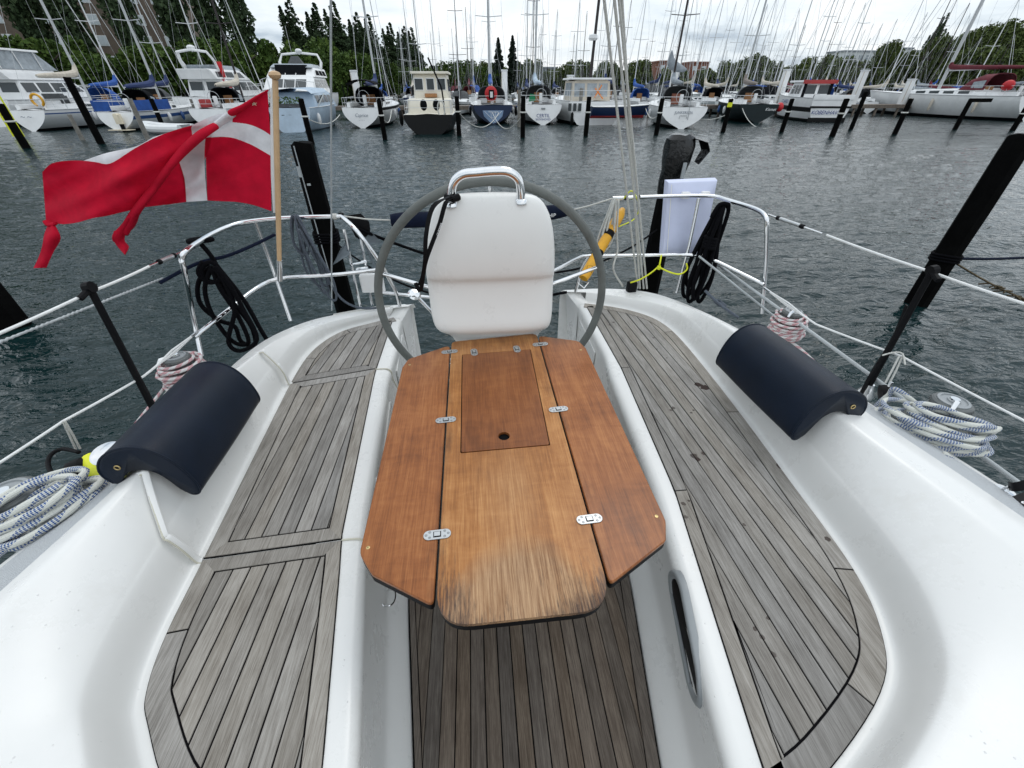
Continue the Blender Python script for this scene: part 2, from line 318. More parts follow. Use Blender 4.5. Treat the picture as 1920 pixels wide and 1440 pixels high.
    def ell(s,c,r,n=12,m=8,mi=0):
        rows=[]
        for i in range(m+1):
            ph=-math.pi/2+math.pi*i/m; q=max(1e-3,math.cos(ph))
            rows.append([(c[0]+r[0]*q*math.cos(2*math.pi*k/n),c[1]+r[1]*q*math.sin(2*math.pi*k/n),c[2]+r[2]*math.sin(ph)) for k in range(n)])
        return s.loft(rows,closed=True,cap=(True,True),mi=mi)
    def build(s,name,mats,parent=None,smooth=True,ang=35,sub=0,origin=None):
        me=bpy.data.meshes.new(name); o=np.array(origin if origin is not None else (0,0,0),float)
        me.from_pydata([tuple(np.array(p)-o) for p in s.v],[],s.f)
        if isinstance(mats,str): mats=[mats]
        for q in mats: me.materials.append(MAT[q])
        if len(mats)>1: me.polygons.foreach_set('material_index',s.m)
        if any(u is not None for u in s.uv):
            ul=me.uv_layers.new(name='UVMap'); dat=[]
            for f,u in zip(s.f,s.uv):
                for k in range(len(f)): dat+= list(u[k]) if u else [0.,0.]
            ul.data.foreach_set('uv',dat)
        me.update()
        if smooth:
            me.shade_smooth()
            if ang<180: me.set_sharp_from_angle(angle=R_(ang))
        ob=bpy.data.objects.new(name,me); COL.objects.link(ob); ob.location=o
        if parent: ob.parent=parent
        if sub:
            md=ob.modifiers.new('subdivision','SUBSURF'); md.levels=sub; md.render_levels=sub
        return ob
def offset(poly,d):
    n=len(poly); out=[]
    for i in range(n):
        p=np.array(poly[i-1][:2],float);q=np.array(poly[i][:2],float);r=np.array(poly[(i+1)%n][:2],float)
        a=q-p;b=r-q; a/=np.linalg.norm(a)+1e-12;b/=np.linalg.norm(b)+1e-12
        na=np.array((-a[1],a[0]));nb=np.array((-b[1],b[0])); m=na+nb; k=np.dot(m,m)
        m=m/(k if k>.3 else .3)*2*d if True else m
        out.append(tuple(q+m))
    return out
def tag(o,label=None,cat=None,group=None,kind=None):
    if label:o['label']=label
    if cat:o['category']=cat
    if group:o['group']=group
    if kind:o['kind']=kind
    return o
def empty(name,loc=(0,0,0),rz=0,label=None,cat=None,group=None,parent=None):
    o=bpy.data.objects.new(name,None); COL.objects.link(o); o.location=loc; o.rotation_euler=(0,0,rz); o.empty_display_size=.2
    if parent: o.parent=parent
    return tag(o,label,cat,group)
KIDS={}
def copy_tree(o,parent=None):
    c=o.copy(); COL.objects.link(c)
    if parent: c.parent=parent
    for ch in o.children: copy_tree(ch,c)
    return c
def text(s_,name,parent,m,size,mtx,italic=0.,ext=.001,align='CENTER'):
    cu=bpy.data.curves.new(name,'FONT'); cu.body=s_; cu.size=size; cu.extrude=ext; cu.align_x=align; cu.align_y='CENTER'; cu.shear=italic
    t=bpy.data.objects.new(name,cu); me=bpy.data.meshes.new_from_object(t); bpy.data.objects.remove(t)
    me.materials.clear(); me.materials.append(MAT[m]); me.name=name
    o=bpy.data.objects.new(name,me); COL.objects.link(o)
    if parent:o.parent=parent
    o.matrix_local=mtx; return o
from mathutils import Matrix
def frame(o,x,y):   # matrix with text x axis, y axis, at o
    x=Vector(x).normalized(); y=Vector(y); y=(y-x*y.dot(x)).normalized(); z=x.cross(y)
    return Matrix(((x[0],y[0],z[0],o[0]),(x[1],y[1],z[1],o[1]),(x[2],y[2],z[2],o[2]),(0,0,0,1)))
# ================================================================== WATER
def make_water():
    m,n,l,b=base_mat('water',(.005,.019,.020),.02); b.inputs['IOR'].default_value=1.33; b.inputs['Specular IOR Level'].default_value=.5
    t=n.new('ShaderNodeTexCoord').outputs['Object']
    big=noise(n,l,mapping(n,l,t,(.10,.10,.1)),1,3,.5)
    v1=mapping(n,l,t,(.75,1.25,1),rot=(0,0,R_(14))); v2=mapping(n,l,t,(2.0,3.6,1),rot=(0,0,R_(20))); v3=mapping(n,l,t,(5.5,11,1),rot=(0,0,R_(8)))
    a=noise(n,l,v1,1,2,.5,.4); c=noise(n,l,v2,1,3,.55,.7); d=noise(n,l,v3,1,3,.6,.6)
    rid=mth(n,l,'SUBTRACT',1,mth(n,l,'MULTIPLY',mth(n,l,'ABSOLUTE',mth(n,l,'SUBTRACT',c,.5)),4))
    amp=mth(n,l,'MULTIPLY_ADD',big,1.1,.45)
    h=mth(n,l,'MULTIPLY',mth(n,l,'MULTIPLY_ADD',a,.3,mth(n,l,'MULTIPLY_ADD',rid,.26,mth(n,l,'MULTIPLY',d,.36))),amp)
    bumpn(n,l,b,h,1.0,.07)
    # one polar sheet: fine and really displaced inside the basin, coarse and flat towards the horizon
    dense_a=np.radians(np.linspace(-62,72,980)); coarse=np.radians(np.linspace(72,298,46))[1:-1]; ang=np.concatenate([dense_a,coarse])
    r=np.concatenate([np.geomspace(1.9,85,880),[100,130,180,260,400,700,1300,3500]]); na,nr=len(ang),len(r)
    Rr,Aa=np.meshgrid(r,ang,indexing='ij'); X=Rr*np.sin(Aa); Y=Rr*np.cos(Aa); Z=np.zeros_like(X); DX=np.zeros_like(X); DY=np.zeros_like(X)
    g=np.random.RandomState(5); step=Rr*.0044
    gust=.75+.35*np.sin(X*.21+1.3)*np.sin(Y*.17+.4)+.25*np.sin(X*.055+Y*.083)
    for lam in np.geomspace(.085,2.6,90):
        th=np.radians(100)+g.normal(0,.48); k=2*np.pi/lam; s_=WSL*(1.2 if lam<.38 else (1.0 if lam<.8 else .30)); amp=s_/k; kx,ky=k*np.cos(th),k*np.sin(th)
        fade=np.clip(lam/(2.3*step)-.6,0,1)*np.clip((95-Rr)/30,0,1); ph=kx*X+ky*Y+g.uniform(0,6.28)
        Z+=amp*fade*np.sin(ph); c=amp*fade*np.cos(ph)*.85; DX+=c*np.cos(th); DY+=c*np.sin(th)
    Z*=gust; X=X+DX*gust; Y=Y+DY*gust
    V=np.stack([X,Y,Z],-1).reshape(-1,3); i,j=np.meshgrid(np.arange(nr-1),np.arange(na),indexing='ij'); j2=(j+1)%na
    Fq=np.stack([i*na+j,i*na+j2,(i+1)*na+j2,(i+1)*na+j],-1)[:,:,::-1].reshape(-1,4)
    me=bpy.data.meshes.new('water'); me.vertices.add(len(V)); me.vertices.foreach_set('co',V.ravel()); me.loops.add(Fq.size); me.loops.foreach_set('vertex_index',Fq.ravel().astype(np.int32)); me.polygons.add(len(Fq)); me.polygons.foreach_set('loop_start',np.arange(0,Fq.size,4)); me.polygons.foreach_set('use_smooth',np.ones(len(Fq),dtype=bool)); me.update(calc_edges=True); me.materials.append(m)
    o=bpy.data.objects.new('water',me); COL.objects.link(o); o.location=(0,0,WZ); tag(o,kind='structure')
WSL=.026
make_water()
# ================================================================== OUR YACHT
YL=Vector((.1,0,WZ))
yacht=empty('sailing_yacht',YL,0,'white sailing yacht whose teak-lined cockpit with folding table and wheel fills the foreground','sailboat')
def own(o,parent=None):
    o.parent=parent or yacht
    if not parent: o.matrix_parent_inverse=Matrix.Translation(-YL)
    return o
def part(mb,name,mats,parent=None,**k): return own(mb.build(name,mats,None,**k),parent)
SZ=-1.26; SOLE=-1.68
A=np.array
# --- plan curves: teak outer edge, coaming crest, coaming outer edge (aft -> forward)
RT2=[(.765,2.65),(.95,2.575),(1.11,2.46),(1.205,2.31),(1.24,2.06),(1.228,1.5),(1.195,.97),(1.165,.60),(1.09,.40),(.98,.286),(.75,.163),(.60,.112)]
RC=[(.665,2.76,-1.215),(.95,2.72,-1.205),(1.19,2.60,-1.19),(1.31,2.40,-1.16),(1.34,2.05,-1.08),(1.31,1.5,-.99),(1.315,1.02,-.98),(1.38,.68,-.985),(1.43,.42,-.99),(1.44,.1,-1.0),(1.42,-.3,-1.0),(1.3,-.7,-1.0)]
RE=[(.63,2.82,-1.225),(.95,2.80,-1.215),(1.23,2.68,-1.20),(1.38,2.44,-1.18),(1.47,2.10,-1.15),(1.60,1.55,-1.11),(1.69,1.08,-1.10),(1.76,.70,-1.1),(1.79,.3,-1.1),(1.81,0,-1.1),(1.82,-.35,-1.1),(1.82,-.8,-1.1)]
LT2=[(-.575,2.55),(-.70,2.485),(-.88,2.377),(-.985,2.18),(-1.01,1.92),(-.985,1.4),(-.952,.84),(-.938,.60),(-.908,.46),(-.86,.385),(-.72,.24),(-.50,.12)]
LC=[(-.485,2.62,-1.215),(-.70,2.54,-1.205),(-.93,2.42,-1.19),(-1.06,2.24,-1.16),(-1.10,1.93,-1.08),(-1.09,1.4,-.99),(-1.09,.98,-.98),(-1.12,.74,-.985),(-1.16,.52,-.99),(-1.18,.2,-1.0),(-1.18,-.2,-1.0),(-1.1,-.6,-1.0)]
LE=[(-.45,2.68,-1.225),(-.70,2.60,-1.215),(-1.00,2.48,-1.20),(-1.15,2.29,-1.175),(-1.22,1.98,-1.13),(-1.27,1.45,-1.11),(-1.31,1.03,-1.10),(-1.40,.76,-1.1),(-1.47,.45,-1.1),(-1.52,.1,-1.1),(-1.54,-.3,-1.1),(-1.54,-.8,-1.1)]
def norm2(P,i):
    a=A(P[max(i-1,0)][:2]);b=A(P[min(i+1,len(P)-1)][:2]); d=b-a; d/=np.linalg.norm(d); return A((-d[1],d[0]))
def dense(P,n=4): return cr_spline([tuple(p)+((SZ,) if len(p)==2 else ()) for p in P],n)
def coaming(T2,Cr,E,sgn):
    T=dense(T2);Cc=dense(Cr);Ee=dense(E); m=len(T); rows=[]
    def off(i,d):
        nn=norm2(T,i)*sgn; return T[i][:2]+nn*d
    for i in range(m):
        t,c,e=T[i],Cc[i],Ee[i]; u=i/(m-1)
        kz=-1.20 if u<.15 else (-1.12 if u>.45 else -1.20+.08*(u-.15)/.3)
        k=off(i,.062)
        # keep the fold between teak and crest
        if np.linalg.norm(c[:2]-t[:2])<.10: k=t[:2]*.45+c[:2]*.55
        r=[(*off(i,-.02),SZ-.004),(*off(i,.016),SZ-.004),(*(off(i,.030)),SZ+.006),(*(t[:2]*.35+k*.65),SZ*.45+kz*.55)]
        r.append((*(k-(k-t[:2])*.12),kz-.009)); r.append((*k,kz)); r.append((*(k+(c[:2]-k)*.06),kz+(c[2]-kz)*.10))
        for q in (.5,.86): r.append((*(k+(c[:2]-k)*q),kz+(c[2]-kz)*(q**.8)))
        r.append(tuple(c)); ce=e[:2]-c[:2]
        f1=.22 if sgn>0 else .08; f2=.42 if sgn>0 else .17; r.append((*(c[:2]+ce*f1),c[2]-.006)); r.append((*(c[:2]+ce*f2),c[2]+(e[2]-c[2])*f2*.75))
        r.append((*(c[:2]+ce*.93),c[2]+(e[2]-c[2])*.86)); r.append(tuple(e))
        r.append((*(e[:2]+ce/ (np.linalg.norm(ce)+.05)*.02),e[2]-.03)); dk=-1.27
        r.append((*(e[:2]+ce/(np.linalg.norm(ce)+.05)*.03),min(e[2]-.04,dk+.01)))
        o2=norm2(Ee,i)*sgn; wd=.05+.17*min(1,max(0,(u-.2)/.35))
        r.append((*(e[:2]+o2*wd),min(e[2]-.05,dk))); r.append((*(e[:2]+o2*(wd+.02)),min(e[2]-.06,dk-.01)))
        r.append((*(e[:2]+o2*(wd-.02)),-1.75)); r.append((*(e[:2]+o2*(wd-.25)),-2.6))
        rows.append(r)
    mb=MB(); mb.loft(rows,flip=(sgn<0))
    nr=len(rows[0])-1
    for fi in range(len(mb.f)):
        j=fi%nr; i=fi//nr
        mb.m[fi]=1 if (j==11 and i>m*.44) or (j==15 and i>m*.4) else 0
    return mb,rows
mbR,rowsR=coaming(RT2,RC,RE,1); mbL,rowsL=coaming(LT2,LC,LE,-1)
part(mbR,'coaming',['gel','tread'],sub=2,ang=180); part(mbL,'coaming',['gel','tread'],sub=2,ang=180)
# --- seats: inner edges along Y (aft -> forward)
YS=[2.66,2.3,1.9,1.5,1.1,.85,.6,.3,.05,-.3]
def rt1(y): return np.interp(y,[-.3,.05,.178,.962,1.811,2.65],[.55,.577,.593,.719,.774,.767])
def lt1(y): return -np.interp(y,[-.3,.05,.268,.79,.866,1.881,2.56],[.36,.385,.412,.498,.515,.582,.577])
def rS(y): return np.interp(y,[-.3,.265,.839,1.6,2.6],[.40,.483,.579,.63,.66])
def lS(y): return -np.interp(y,[-.3,.333,.835,1.6,2.6],[.19,.273,.347,.42,.44])
def rN(y): return rt1(y)-(.075 if y<1.85 else .045)
def lN(y): return lt1(y)+(.075 if y<2.3 else .05)
def inner(t1,S,Nn,sg,YSs):
    rows=[]
    for y in YSs:
        t=t1(y);n_=Nn(y);s_=S(y); w_=n_+sg*.014
        rows.append([(t+sg*.09,y,SZ-.004),(t,y,SZ-.004),(n_+sg*.035,y,SZ-.002),(n_+sg*.012,y,SZ-.008),(n_-sg*.003,y,SZ-.028),(n_,y,SZ-.06),(w_*.6+(s_+sg*.07)*.4,y,SZ-.15),(s_+sg*.076,y,SZ-.29),(s_+sg*.070,y,SOLE+.085),(s_+sg*.055,y,SOLE+.068),(s_+sg*.010,y,SOLE+.015),(s_,y,SOLE-.01),(s_,y,SOLE-.03)])
    return rows
dY=lambda a: sorted(set([round(v,3) for v in np.linspace(-.3,a,22)]),reverse=True)
mb=MB(); rws=inner(rt1,rS,rN,1,dY(2.66)); mb.loft(rws,flip=True); part(mb,'seat_front','gel',sub=1,ang=180)
mb=MB(); rws=inner(lt1,lS,lN,-1,dY(2.56)); mb.loft(rws); part(mb,'seat_front','gel',sub=1,ang=180)
# inner quarter walls at the transom opening and aft faces
for sg,x0,yb,C0 in ((1,.66,2.66,RC[0]),(-1,-.47,2.56,LC[0])):
    t1f,Nf,Sf=(rt1,rN,rS) if sg>0 else (lt1,lN,lS); n_=Nf(yb);s_=Sf(yb); mb=MB()
    mb.loft([[(n_,yb-.012,SZ-.03),(s_+.07*sg,yb-.012,-1.66),(s_,yb-.012,-1.80)],[(C0[0]-.012*sg,C0[1]+.035,-1.228),(s_+.05*sg,yb+.14,-1.68),(s_,yb+.14,-1.9)],[(C0[0]+.03*sg,C0[1]+.078,-1.238),(s_+.10*sg,yb+.2,-1.70),(s_+.08*sg,yb+.2,-1.9)],[(C0[0]+.2*sg,C0[1]+.085,-1.24),(s_+.3*sg,yb+.24,-1.7),(s_+.3*sg,yb+.24,-1.9)],[(C0[0]+.5*sg,C0[1]-.02,-1.24),(s_+.6*sg,yb+.1,-1.7),(s_+.6*sg,yb+.1,-1.9)]],flip=(sg<0))
    part(mb,'transom_wall','gel',ang=60)
    mb=MB(); mb.loft([[(n_-.001*sg,yb-.014,SZ-.03),(n_+.012*sg,yb-.014,SZ-.008),(n_+.035*sg,yb-.014,SZ-.002),(t1f(yb)+.03*sg,yb-.014,SZ-.003)],[(C0[0]-.014*sg,C0[1]+.037,-1.228),(C0[0]-.004*sg,C0[1]+.030,-1.219),(C0[0]+.02*sg,C0[1]+.015,-1.216),(C0[0]+.09*sg,C0[1]-.02,-1.222)],[(C0[0]+.03*sg,C0[1]+.080,-1.238),(C0[0]+.035*sg,C0[1]+.07,-1.230),(C0[0]+.06*sg,C0[1]+.06,-1.228),(C0[0]+.12*sg,C0[1]+.05,-1.228)]],flip=(sg>0)); part(mb,'corner_moulding','gel',ang=180)
    # moulded locker door on the inner quarter
    mb=MB(); lx=lambda y,z:np.interp(z,[SOLE+.085,SZ-.29,SZ-.15,SZ-.06],[Sf(y)+.070*sg,Sf(y)+.076*sg,(Nf(y)+.014*sg)*.6+(Sf(y)+.07*sg)*.4,Nf(y)])-.005*sg
    q=[(lx(y,z),y,z) for y,z in ((yb-.52,-1.36),(yb-.52,-1.58),(yb-.10,-1.60),(yb-.10,-1.35))]
    mb.add(q,[(0,1,2,3)[::sg]]); mb.tube(q,.004,6,closed=True); part(mb,'locker_door','gel')
# underside/sole support + base
for x0_,x1_ in ((-1.0,-.355),(.545,1.2)): mb=MB(); mb.box(x0_,x1_,-.8,.20,SZ-.03,SZ-.008); part(mb,'bridge_deck','gel')
mb=MB(); mb.box(-.75,.95,-.5,2.55,SOLE-.035,SOLE-.012); part(mb,'sole_base','caulk')
mb=MB(); mb.loft([[(-1.2,2.5,-1.72),(1.4,2.6,-1.72)],[(-1.1,2.62,-2.6),(1.3,2.72,-2.6)]]); part(mb,'transom','gel')
# --- planks
def clip(poly,nx,ny,c):  # keep nx*x+ny*y<=c
    out=[]
    for i in range(len(poly)):
        p=poly[i];q=poly[(i+1)%len(poly)]; a=nx*p[0]+ny*p[1]-c;b=nx*q[0]+ny*q[1]-c
        if a<=0: out.append(p)
        if a*b<0:
            t=a/(a-b); out.append((p[0]+t*(q[0]-p[0]),p[1]+t*(q[1]-p[1])))
    return out
def area(p): return abs(sum(p[i][0]*p[(i+1)%len(p)][1]-p[(i+1)%len(p)][0]*p[i][1] for i in range(len(p))))/2
def clean(p,e=.0015):
    o=[]
    for q in p:
        if not o or math.hypot(q[0]-o[-1][0],q[1]-o[-1][1])>e: o.append(q)
    while len(o)>2 and math.hypot(o[0][0]-o[-1][0],o[0][1]-o[-1][1])<=e: o.pop()
    return o
def inset_half(poly,g):
    # shrink by clipping against each edge moved inward (convex-ish polygons)
    s=sum(poly[i][0]*poly[(i+1)%len(poly)][1]-poly[(i+1)%len(poly)][0]*poly[i][1] for i in range(len(poly)))
    if s<0: poly=poly[::-1]
    return offset(clean(poly),g)
def plank(poly,z,m,parent,g=.0026,h=.004,name='plank'):
    poly=clean(poly)
    if len(poly)<3 or area(poly)<1.5e-4: return
    try: p=inset_half(poly,g)
    except Exception: return
    mb=MB(); mb.prism(p,z-.003,z+h,bev=.0008); o=mb.build(name,m,parent,ang=30); return o
def strips(region,ang,width,x0,z,m,parent,g=.0026):
    # ang: plank direction measured from +Y towards +X; strips offset along the normal
    nx,ny=math.cos(ang),-math.sin(ang)
    vals=[nx*p[0]+ny*p[1] for p in region]; k0=math.floor((min(vals)-x0)/width); k1=math.ceil((max(vals)-x0)/width)
    for k in range(k0,k1):
        a=x0+k*width;b=a+width
        p=clip(region,nx,ny,b); 
        if len(p)<3: continue
        p=clip(p,-nx,-ny,-a)
        if len(p)>2: plank(p,z,m,parent,g)
def deckbase(region,z,parent): 
    mb=MB(); mb.prism(region,z-.004,z+.0005); return mb.build('caulking','caulk',parent)
ZT=SZ-.001
def border(outer,innerc,cuts,z,m,parent):
    # outer & inner polylines with equal counts; cuts = index list splitting the pieces
    for a,b in zip(cuts[:-1],cuts[1:]):
        plank(list(outer[a:b+1])+list(innerc[a:b+1])[::-1],z,m if isinstance(m,str) else m(a,b),parent)
# right seat
def seat(name,label,outer,inner_pts,ang,width,x0,bw,cuts,matp,matb,parent_label=None,ends=(False,False)):
    """outer: polyline aft->fwd ; inner_pts: polyline aft->fwd of the inboard edge"""
    grp=own(empty(name)); grp['label']=label
    return grp
RO=[tuple(p[:2]) for p in dense(RT2,5)]
seatR=empty('seat_decking'); own(seatR); seatR.location=YL; 
def wsub(e): e.location=(0,0,0); e.parent=yacht; e.matrix_parent_inverse=Matrix.Translation(-YL); return e
wsub(seatR); seatR['label']='long unbroken teak seat decking with dark wet spots, right of the table'
inR=[(rt1(y),y) for y in np.linspace(2.62,.05,30)]
fullR=RO+inR[::-1]
deckbase(fullR,ZT,seatR)
bwR=.062
def inner_off(O,d,sg):
    return [tuple(A(O[i])-norm2(O,i)*sg*d) for i in range(len(O))]
ROi=inner_off(RO,bwR,1)
def idx_near(O,pt): return min(range(len(O)),key=lambda i:(O[i][0]-pt[0])**2+(O[i][1]-pt[1])**2)
def pz2(x,y,z=SZ): p=PZ(x,y,z); return (p[0],p[1])
cutR=[0]+[idx_near(RO,pz2(*q)) for q in ((1262,622),(1380,764),(1592,1054),(1648,1318))]+[len(RO)-1]
border(RO,ROi,cutR,ZT,lambda a,b:'teak_a' if b>idx_near(RO,pz2(1600,1060)) else ('teak_r' if a>8 else 'teak_x'),seatR)
# inboard border
def ib(t1,ys,wd,sg,m,parent):
    for a,b in zip(ys[:-1],ys[1:]):
        yy=np.linspace(a,b,8); plank([(t1(y),y) for y in yy]+[(t1(y)+sg*wd,y) for y in yy][::-1],ZT,m,parent)
ibw=.050
ib(rt1,[2.60,pz2(1165,690)[1],pz2(1265,921)[1],.10],ibw,1,'teak_r',seatR)
field=[p for p in ROi if p[1]<2.60 and p[0]>rt1(p[1])+ibw+.01 and p[1]>.15]+[(rt1(y)+ibw,y) for y in np.linspace(.175,2.56,24)]
strips(field,R_(-3.4),.0545,.012,ZT,'teak_r',seatR)
# left seat: three modules
def lseat(label,outer,ya,yf,angs,width,x0,joint_aft,joint_fwd,cutpx,skew=-.04,aft_round=False,fwd_round=False):
    g=wsub(empty('seat_decking')); g['label']=label
    return g
LO=[tuple(p[:2]) for p in dense(LT2,6)]
j1=(pz2(548,719),pz2(704,692)); j2=(pz2(380,1049),pz2(641,1012))   # joints between modules
def jy(j,x): return j[0][1]+(j[1][1]-j[0][1])*(x-j[0][0])/(j[1][0]-j[0][0])
def subpoly(O,cond): return [p for p in O if cond(p)]
LOi=inner_off(LO,.058,-1)
labels=['short aft teak section of the left seat decking with a rounded outer end','middle teak section of the left seat decking between two cross joints','forward teak section of the left seat decking with a curved border']
lib=.050
for k in range(3):
    g=wsub(empty('seat_decking')); g['label']=labels[k]
    up=(lambda p:True) if k==0 else ((lambda p:p[1]<jy(j1,p[0])) if k==1 else (lambda p:p[1]<jy(j2,p[0])))
    lo=(lambda p:p[1]>jy(j1,p[0])) if k==0 else ((lambda p:p[1]>jy(j2,p[0])) if k==1 else (lambda p:True))
    gap=.0022
    def edgeclip(poly,extra=0.):
        # clip polygon with joint lines
        if k>0:
            j=(j1,j2)[k-1]; dx,dy=j[1][0]-j[0][0],j[1][1]-j[0][1]; L_=math.hypot(dx,dy); nx,ny=-dy/L_,dx/L_; c=nx*j[0][0]+ny*j[0][1]; poly=clip(poly,nx,ny,c-gap-extra)
        if k<2:
            j=(j1,j2)[k]; dx,dy=j[1][0]-j[0][0],j[1][1]-j[0][1]; L_=math.hypot(dx,dy); nx,ny=dy/L_,-dx/L_; c=nx*j[0][0]+ny*j[0][1]; poly=clip(poly,nx,ny,c-gap-extra)
        return poly
    ys=np.linspace(2.50,.08,34); inn=[(lt1(y),y) for y in ys]
    full=edgeclip(LO+inn[::-1]); deckbase(full,ZT,g)
    # outer border pieces
    segs=[0]+[idx_near(LO,pz2(*q)) for q in ((650,622),(572,672))]+[len(LO)//3] if k==0 else None
    cuts={0:[0,idx_near(LO,pz2(650,620)),idx_near(LO,pz2(575,672)),len(LO)-1],1:[0,len(LO)-1],2:[0,idx_near(LO,pz2(310,1196)),len(LO)-1]}[k]
    cw=.052
    def band(i0,i1):
        P_=LO[i0:i1+1]; Q_=LOi[i0:i1+1]; return list(P_)+list(Q_)[::-1]
    # mitred corner lines are approximated by clipping the border with the joint bands
    for a,b in zip(cuts[:-1],cuts[1:]):
        pl=edgeclip(band(a,b))
        if len(pl)>2: plank(pl,ZT,'teak_x' if (k==0 and a<3) else ('teak_b' if k==0 and a<16 else 'teak_l'),g)
    # inboard border
    yy=np.linspace(2.50,.08,40); pl=edgeclip([(lt1(y),y) for y in yy]+[(lt1(y)-lib,y) for y in yy][::-1])
    if len(pl)>2: plank(pl,ZT,'teak_l',g)
    # cross bands at joints
    inner_field=[p for p in LOi if p[0]<lt1(p[1])-lib and p[1]<2.5 and p[1]>.14]+[(lt1(y)-lib,y) for y in np.linspace(.18,2.46,30)]
    def crossband(j,side):
        dx,dy=j[1][0]-j[0][0],j[1][1]-j[0][1]; L_=math.hypot(dx,dy); ux,uy=dx/L_,dy/L_; nx,ny=(-uy*side,ux*side)
        a=A(j[0])+A((nx,ny))*gap; b=A(j[1])+A((nx,ny))*gap; w_=cw
        ia=a+A((ux,uy))*.055+A((nx,ny))*w_; ibb=b-A((ux,uy))*.047+A((nx,ny))*w_
        poly=[tuple(a),tuple(b),tuple(ibb),tuple(ia)]
        plank(poly,ZT+.0007,'teak_x',g)
    if k<2: crossband((j1,j2)[k],1)
    if k>0: crossband((j1,j2)[k-1],-1)
    fld=edgeclip(inner_field,cw)
    strips(fld,R_((7.0,0.9,1.6)[k]),(.0535,.0545,.0535)[k],(.004,.012,.0)[k],ZT,'teak_l',g)
# sole planks
soleg=wsub(empty('sole_decking')); soleg['label']='dark weathered teak planks on the cockpit floor'
reg=[(lS(y)+.003,y) for y in np.linspace(2.5,-.2,20)]+[(rS(y)-.003,y) for y in np.linspace(-.2,2.5,20)]
deckbase(reg,SOLE-.004,soleg)
lb=[(lS(y)+.004,y) for y in (2.45,1.2,.84,.3,-.2)]+[(lS(y)+.028,y) for y in (-.2,.3,.84,1.2,2.45)]
plank(lb,SOLE-.003,'teak_sole',soleg,g=.0016)
lb=[(rS(y)-.045,y) for y in (2.45,1.2,.84,.3,-.2)]+[(rS(y)-.004,y) for y in (-.2,.3,.84,1.2,2.45)]
plank(lb,SOLE-.003,'teak_sole',soleg,g=.0016)
reg2=[(lS(y)+.028,y) for y in np.linspace(2.45,-.2,14)]+[(rS(y)-.045,y) for y in np.linspace(-.2,2.45,14)]
strips(reg2,R_(.3),.0497,.0,SOLE-.003,'teak_sole',soleg,g=.0021)
# module seams of the left moulding
def onsurf(rows,i,j): return A(rows[i][j])
def seamline(jpx_y,idx,rows,t1,Nn,S,sg):
    r=rows[idx]; pts=[tuple(A(r[j])+A((0,0,.0015))) for j in (9,8,7,6,5,4,3,2,1)]
    return pts
for (j,yv,ixx) in ((j1,None,None),(j2,None,None)):
    best=min(range(len(rowsL)),key=lambda i:abs(rowsL[i][1][1]-j[0][1])+abs(rowsL[i][1][0]-j[0][0]))
    r=rowsL[best]; o=A((r[1][0]-j[0][0],r[1][1]-j[0][1]))
    pts=[]
    for q in (13,12,11,10,9,8,7,6,5,4,3,2,1): pts.append((r[q][0]-o[0],r[q][1]-o[1],r[q][2]+.001))
    mb=MB(); mb.tube([A(p)-A((0,.010,.002)) for p in pts],.0030,6,smooth=3); part(mb,'moulding_seam','seam'); mb=MB(); mb.tube(pts,.010,8,smooth=3,flat=.7); part(mb,'moulding_lip','gel')
    y=j[1][1]; n_=lN(y); mb=MB(); mb.tube([(j[1][0],y,SZ-.002),(n_-.03,y,SZ-.001),(n_-.008,y,SZ-.008),(n_+.003,y,SZ-.03),(n_+.001,y,SZ-.07),(lS(y)-.05,y,SZ-.2),(lS(y)-.07,y,SZ-.33)],.004,6,smooth=3); part(mb,'moulding_seam','seam')
# ------------------------------------------------------------------ table
TZ=-.98
table=wsub(empty('cockpit_table')); table['label']='varnished wooden folding table with two leaves and worn dark forward edge'
def rounded(poly,rad,n=6):
    out=[]; m=len(poly)
    for i in range(m):
        r=rad[i] if hasattr(rad,'__len__') else rad
        p=A(poly[i-1],);q=A(poly[i]);s=A(poly[(i+1)%m])
        if r<=0: out.append(tuple(q)); continue
        a=p-q;b=s-q; la,lb_=np.linalg.norm(a),np.linalg.norm(b); a/=la;b/=lb_
        ca=np.dot(a,b); th=math.acos(max(-1,min(1,ca))); d=min(r/math.tan(th/2),la*.48,lb_*.48)
        p0=q+a*d;p1=q+b*d
        for k in range(n+1):
            t=k/n; out.append(tuple((1-t)**2*p0+2*t*(1-t)*q+t*t*p1))
    return out
def board(poly,z0,z1,name,m,parent,bev=.0025):
    mb=MB(); mb.prism(poly,z0,z1,bev=bev); return mb.build(name,m,parent,ang=40)
cenp=[(-.1355,1.675),(.278,1.728),(.279,.445),(.205,.418),(-.10,.424),(-.1355,.49)]
cen=rounded([(-.1355,1.70),(.2775,1.745),(.2775,.430),(-.1355,.425)],[.03,.03,.085,.085],8)
lidp=[pz2(866,665,TZ),pz2(995,655,TZ),pz2(1032,835,TZ),pz2(863,850,TZ)]
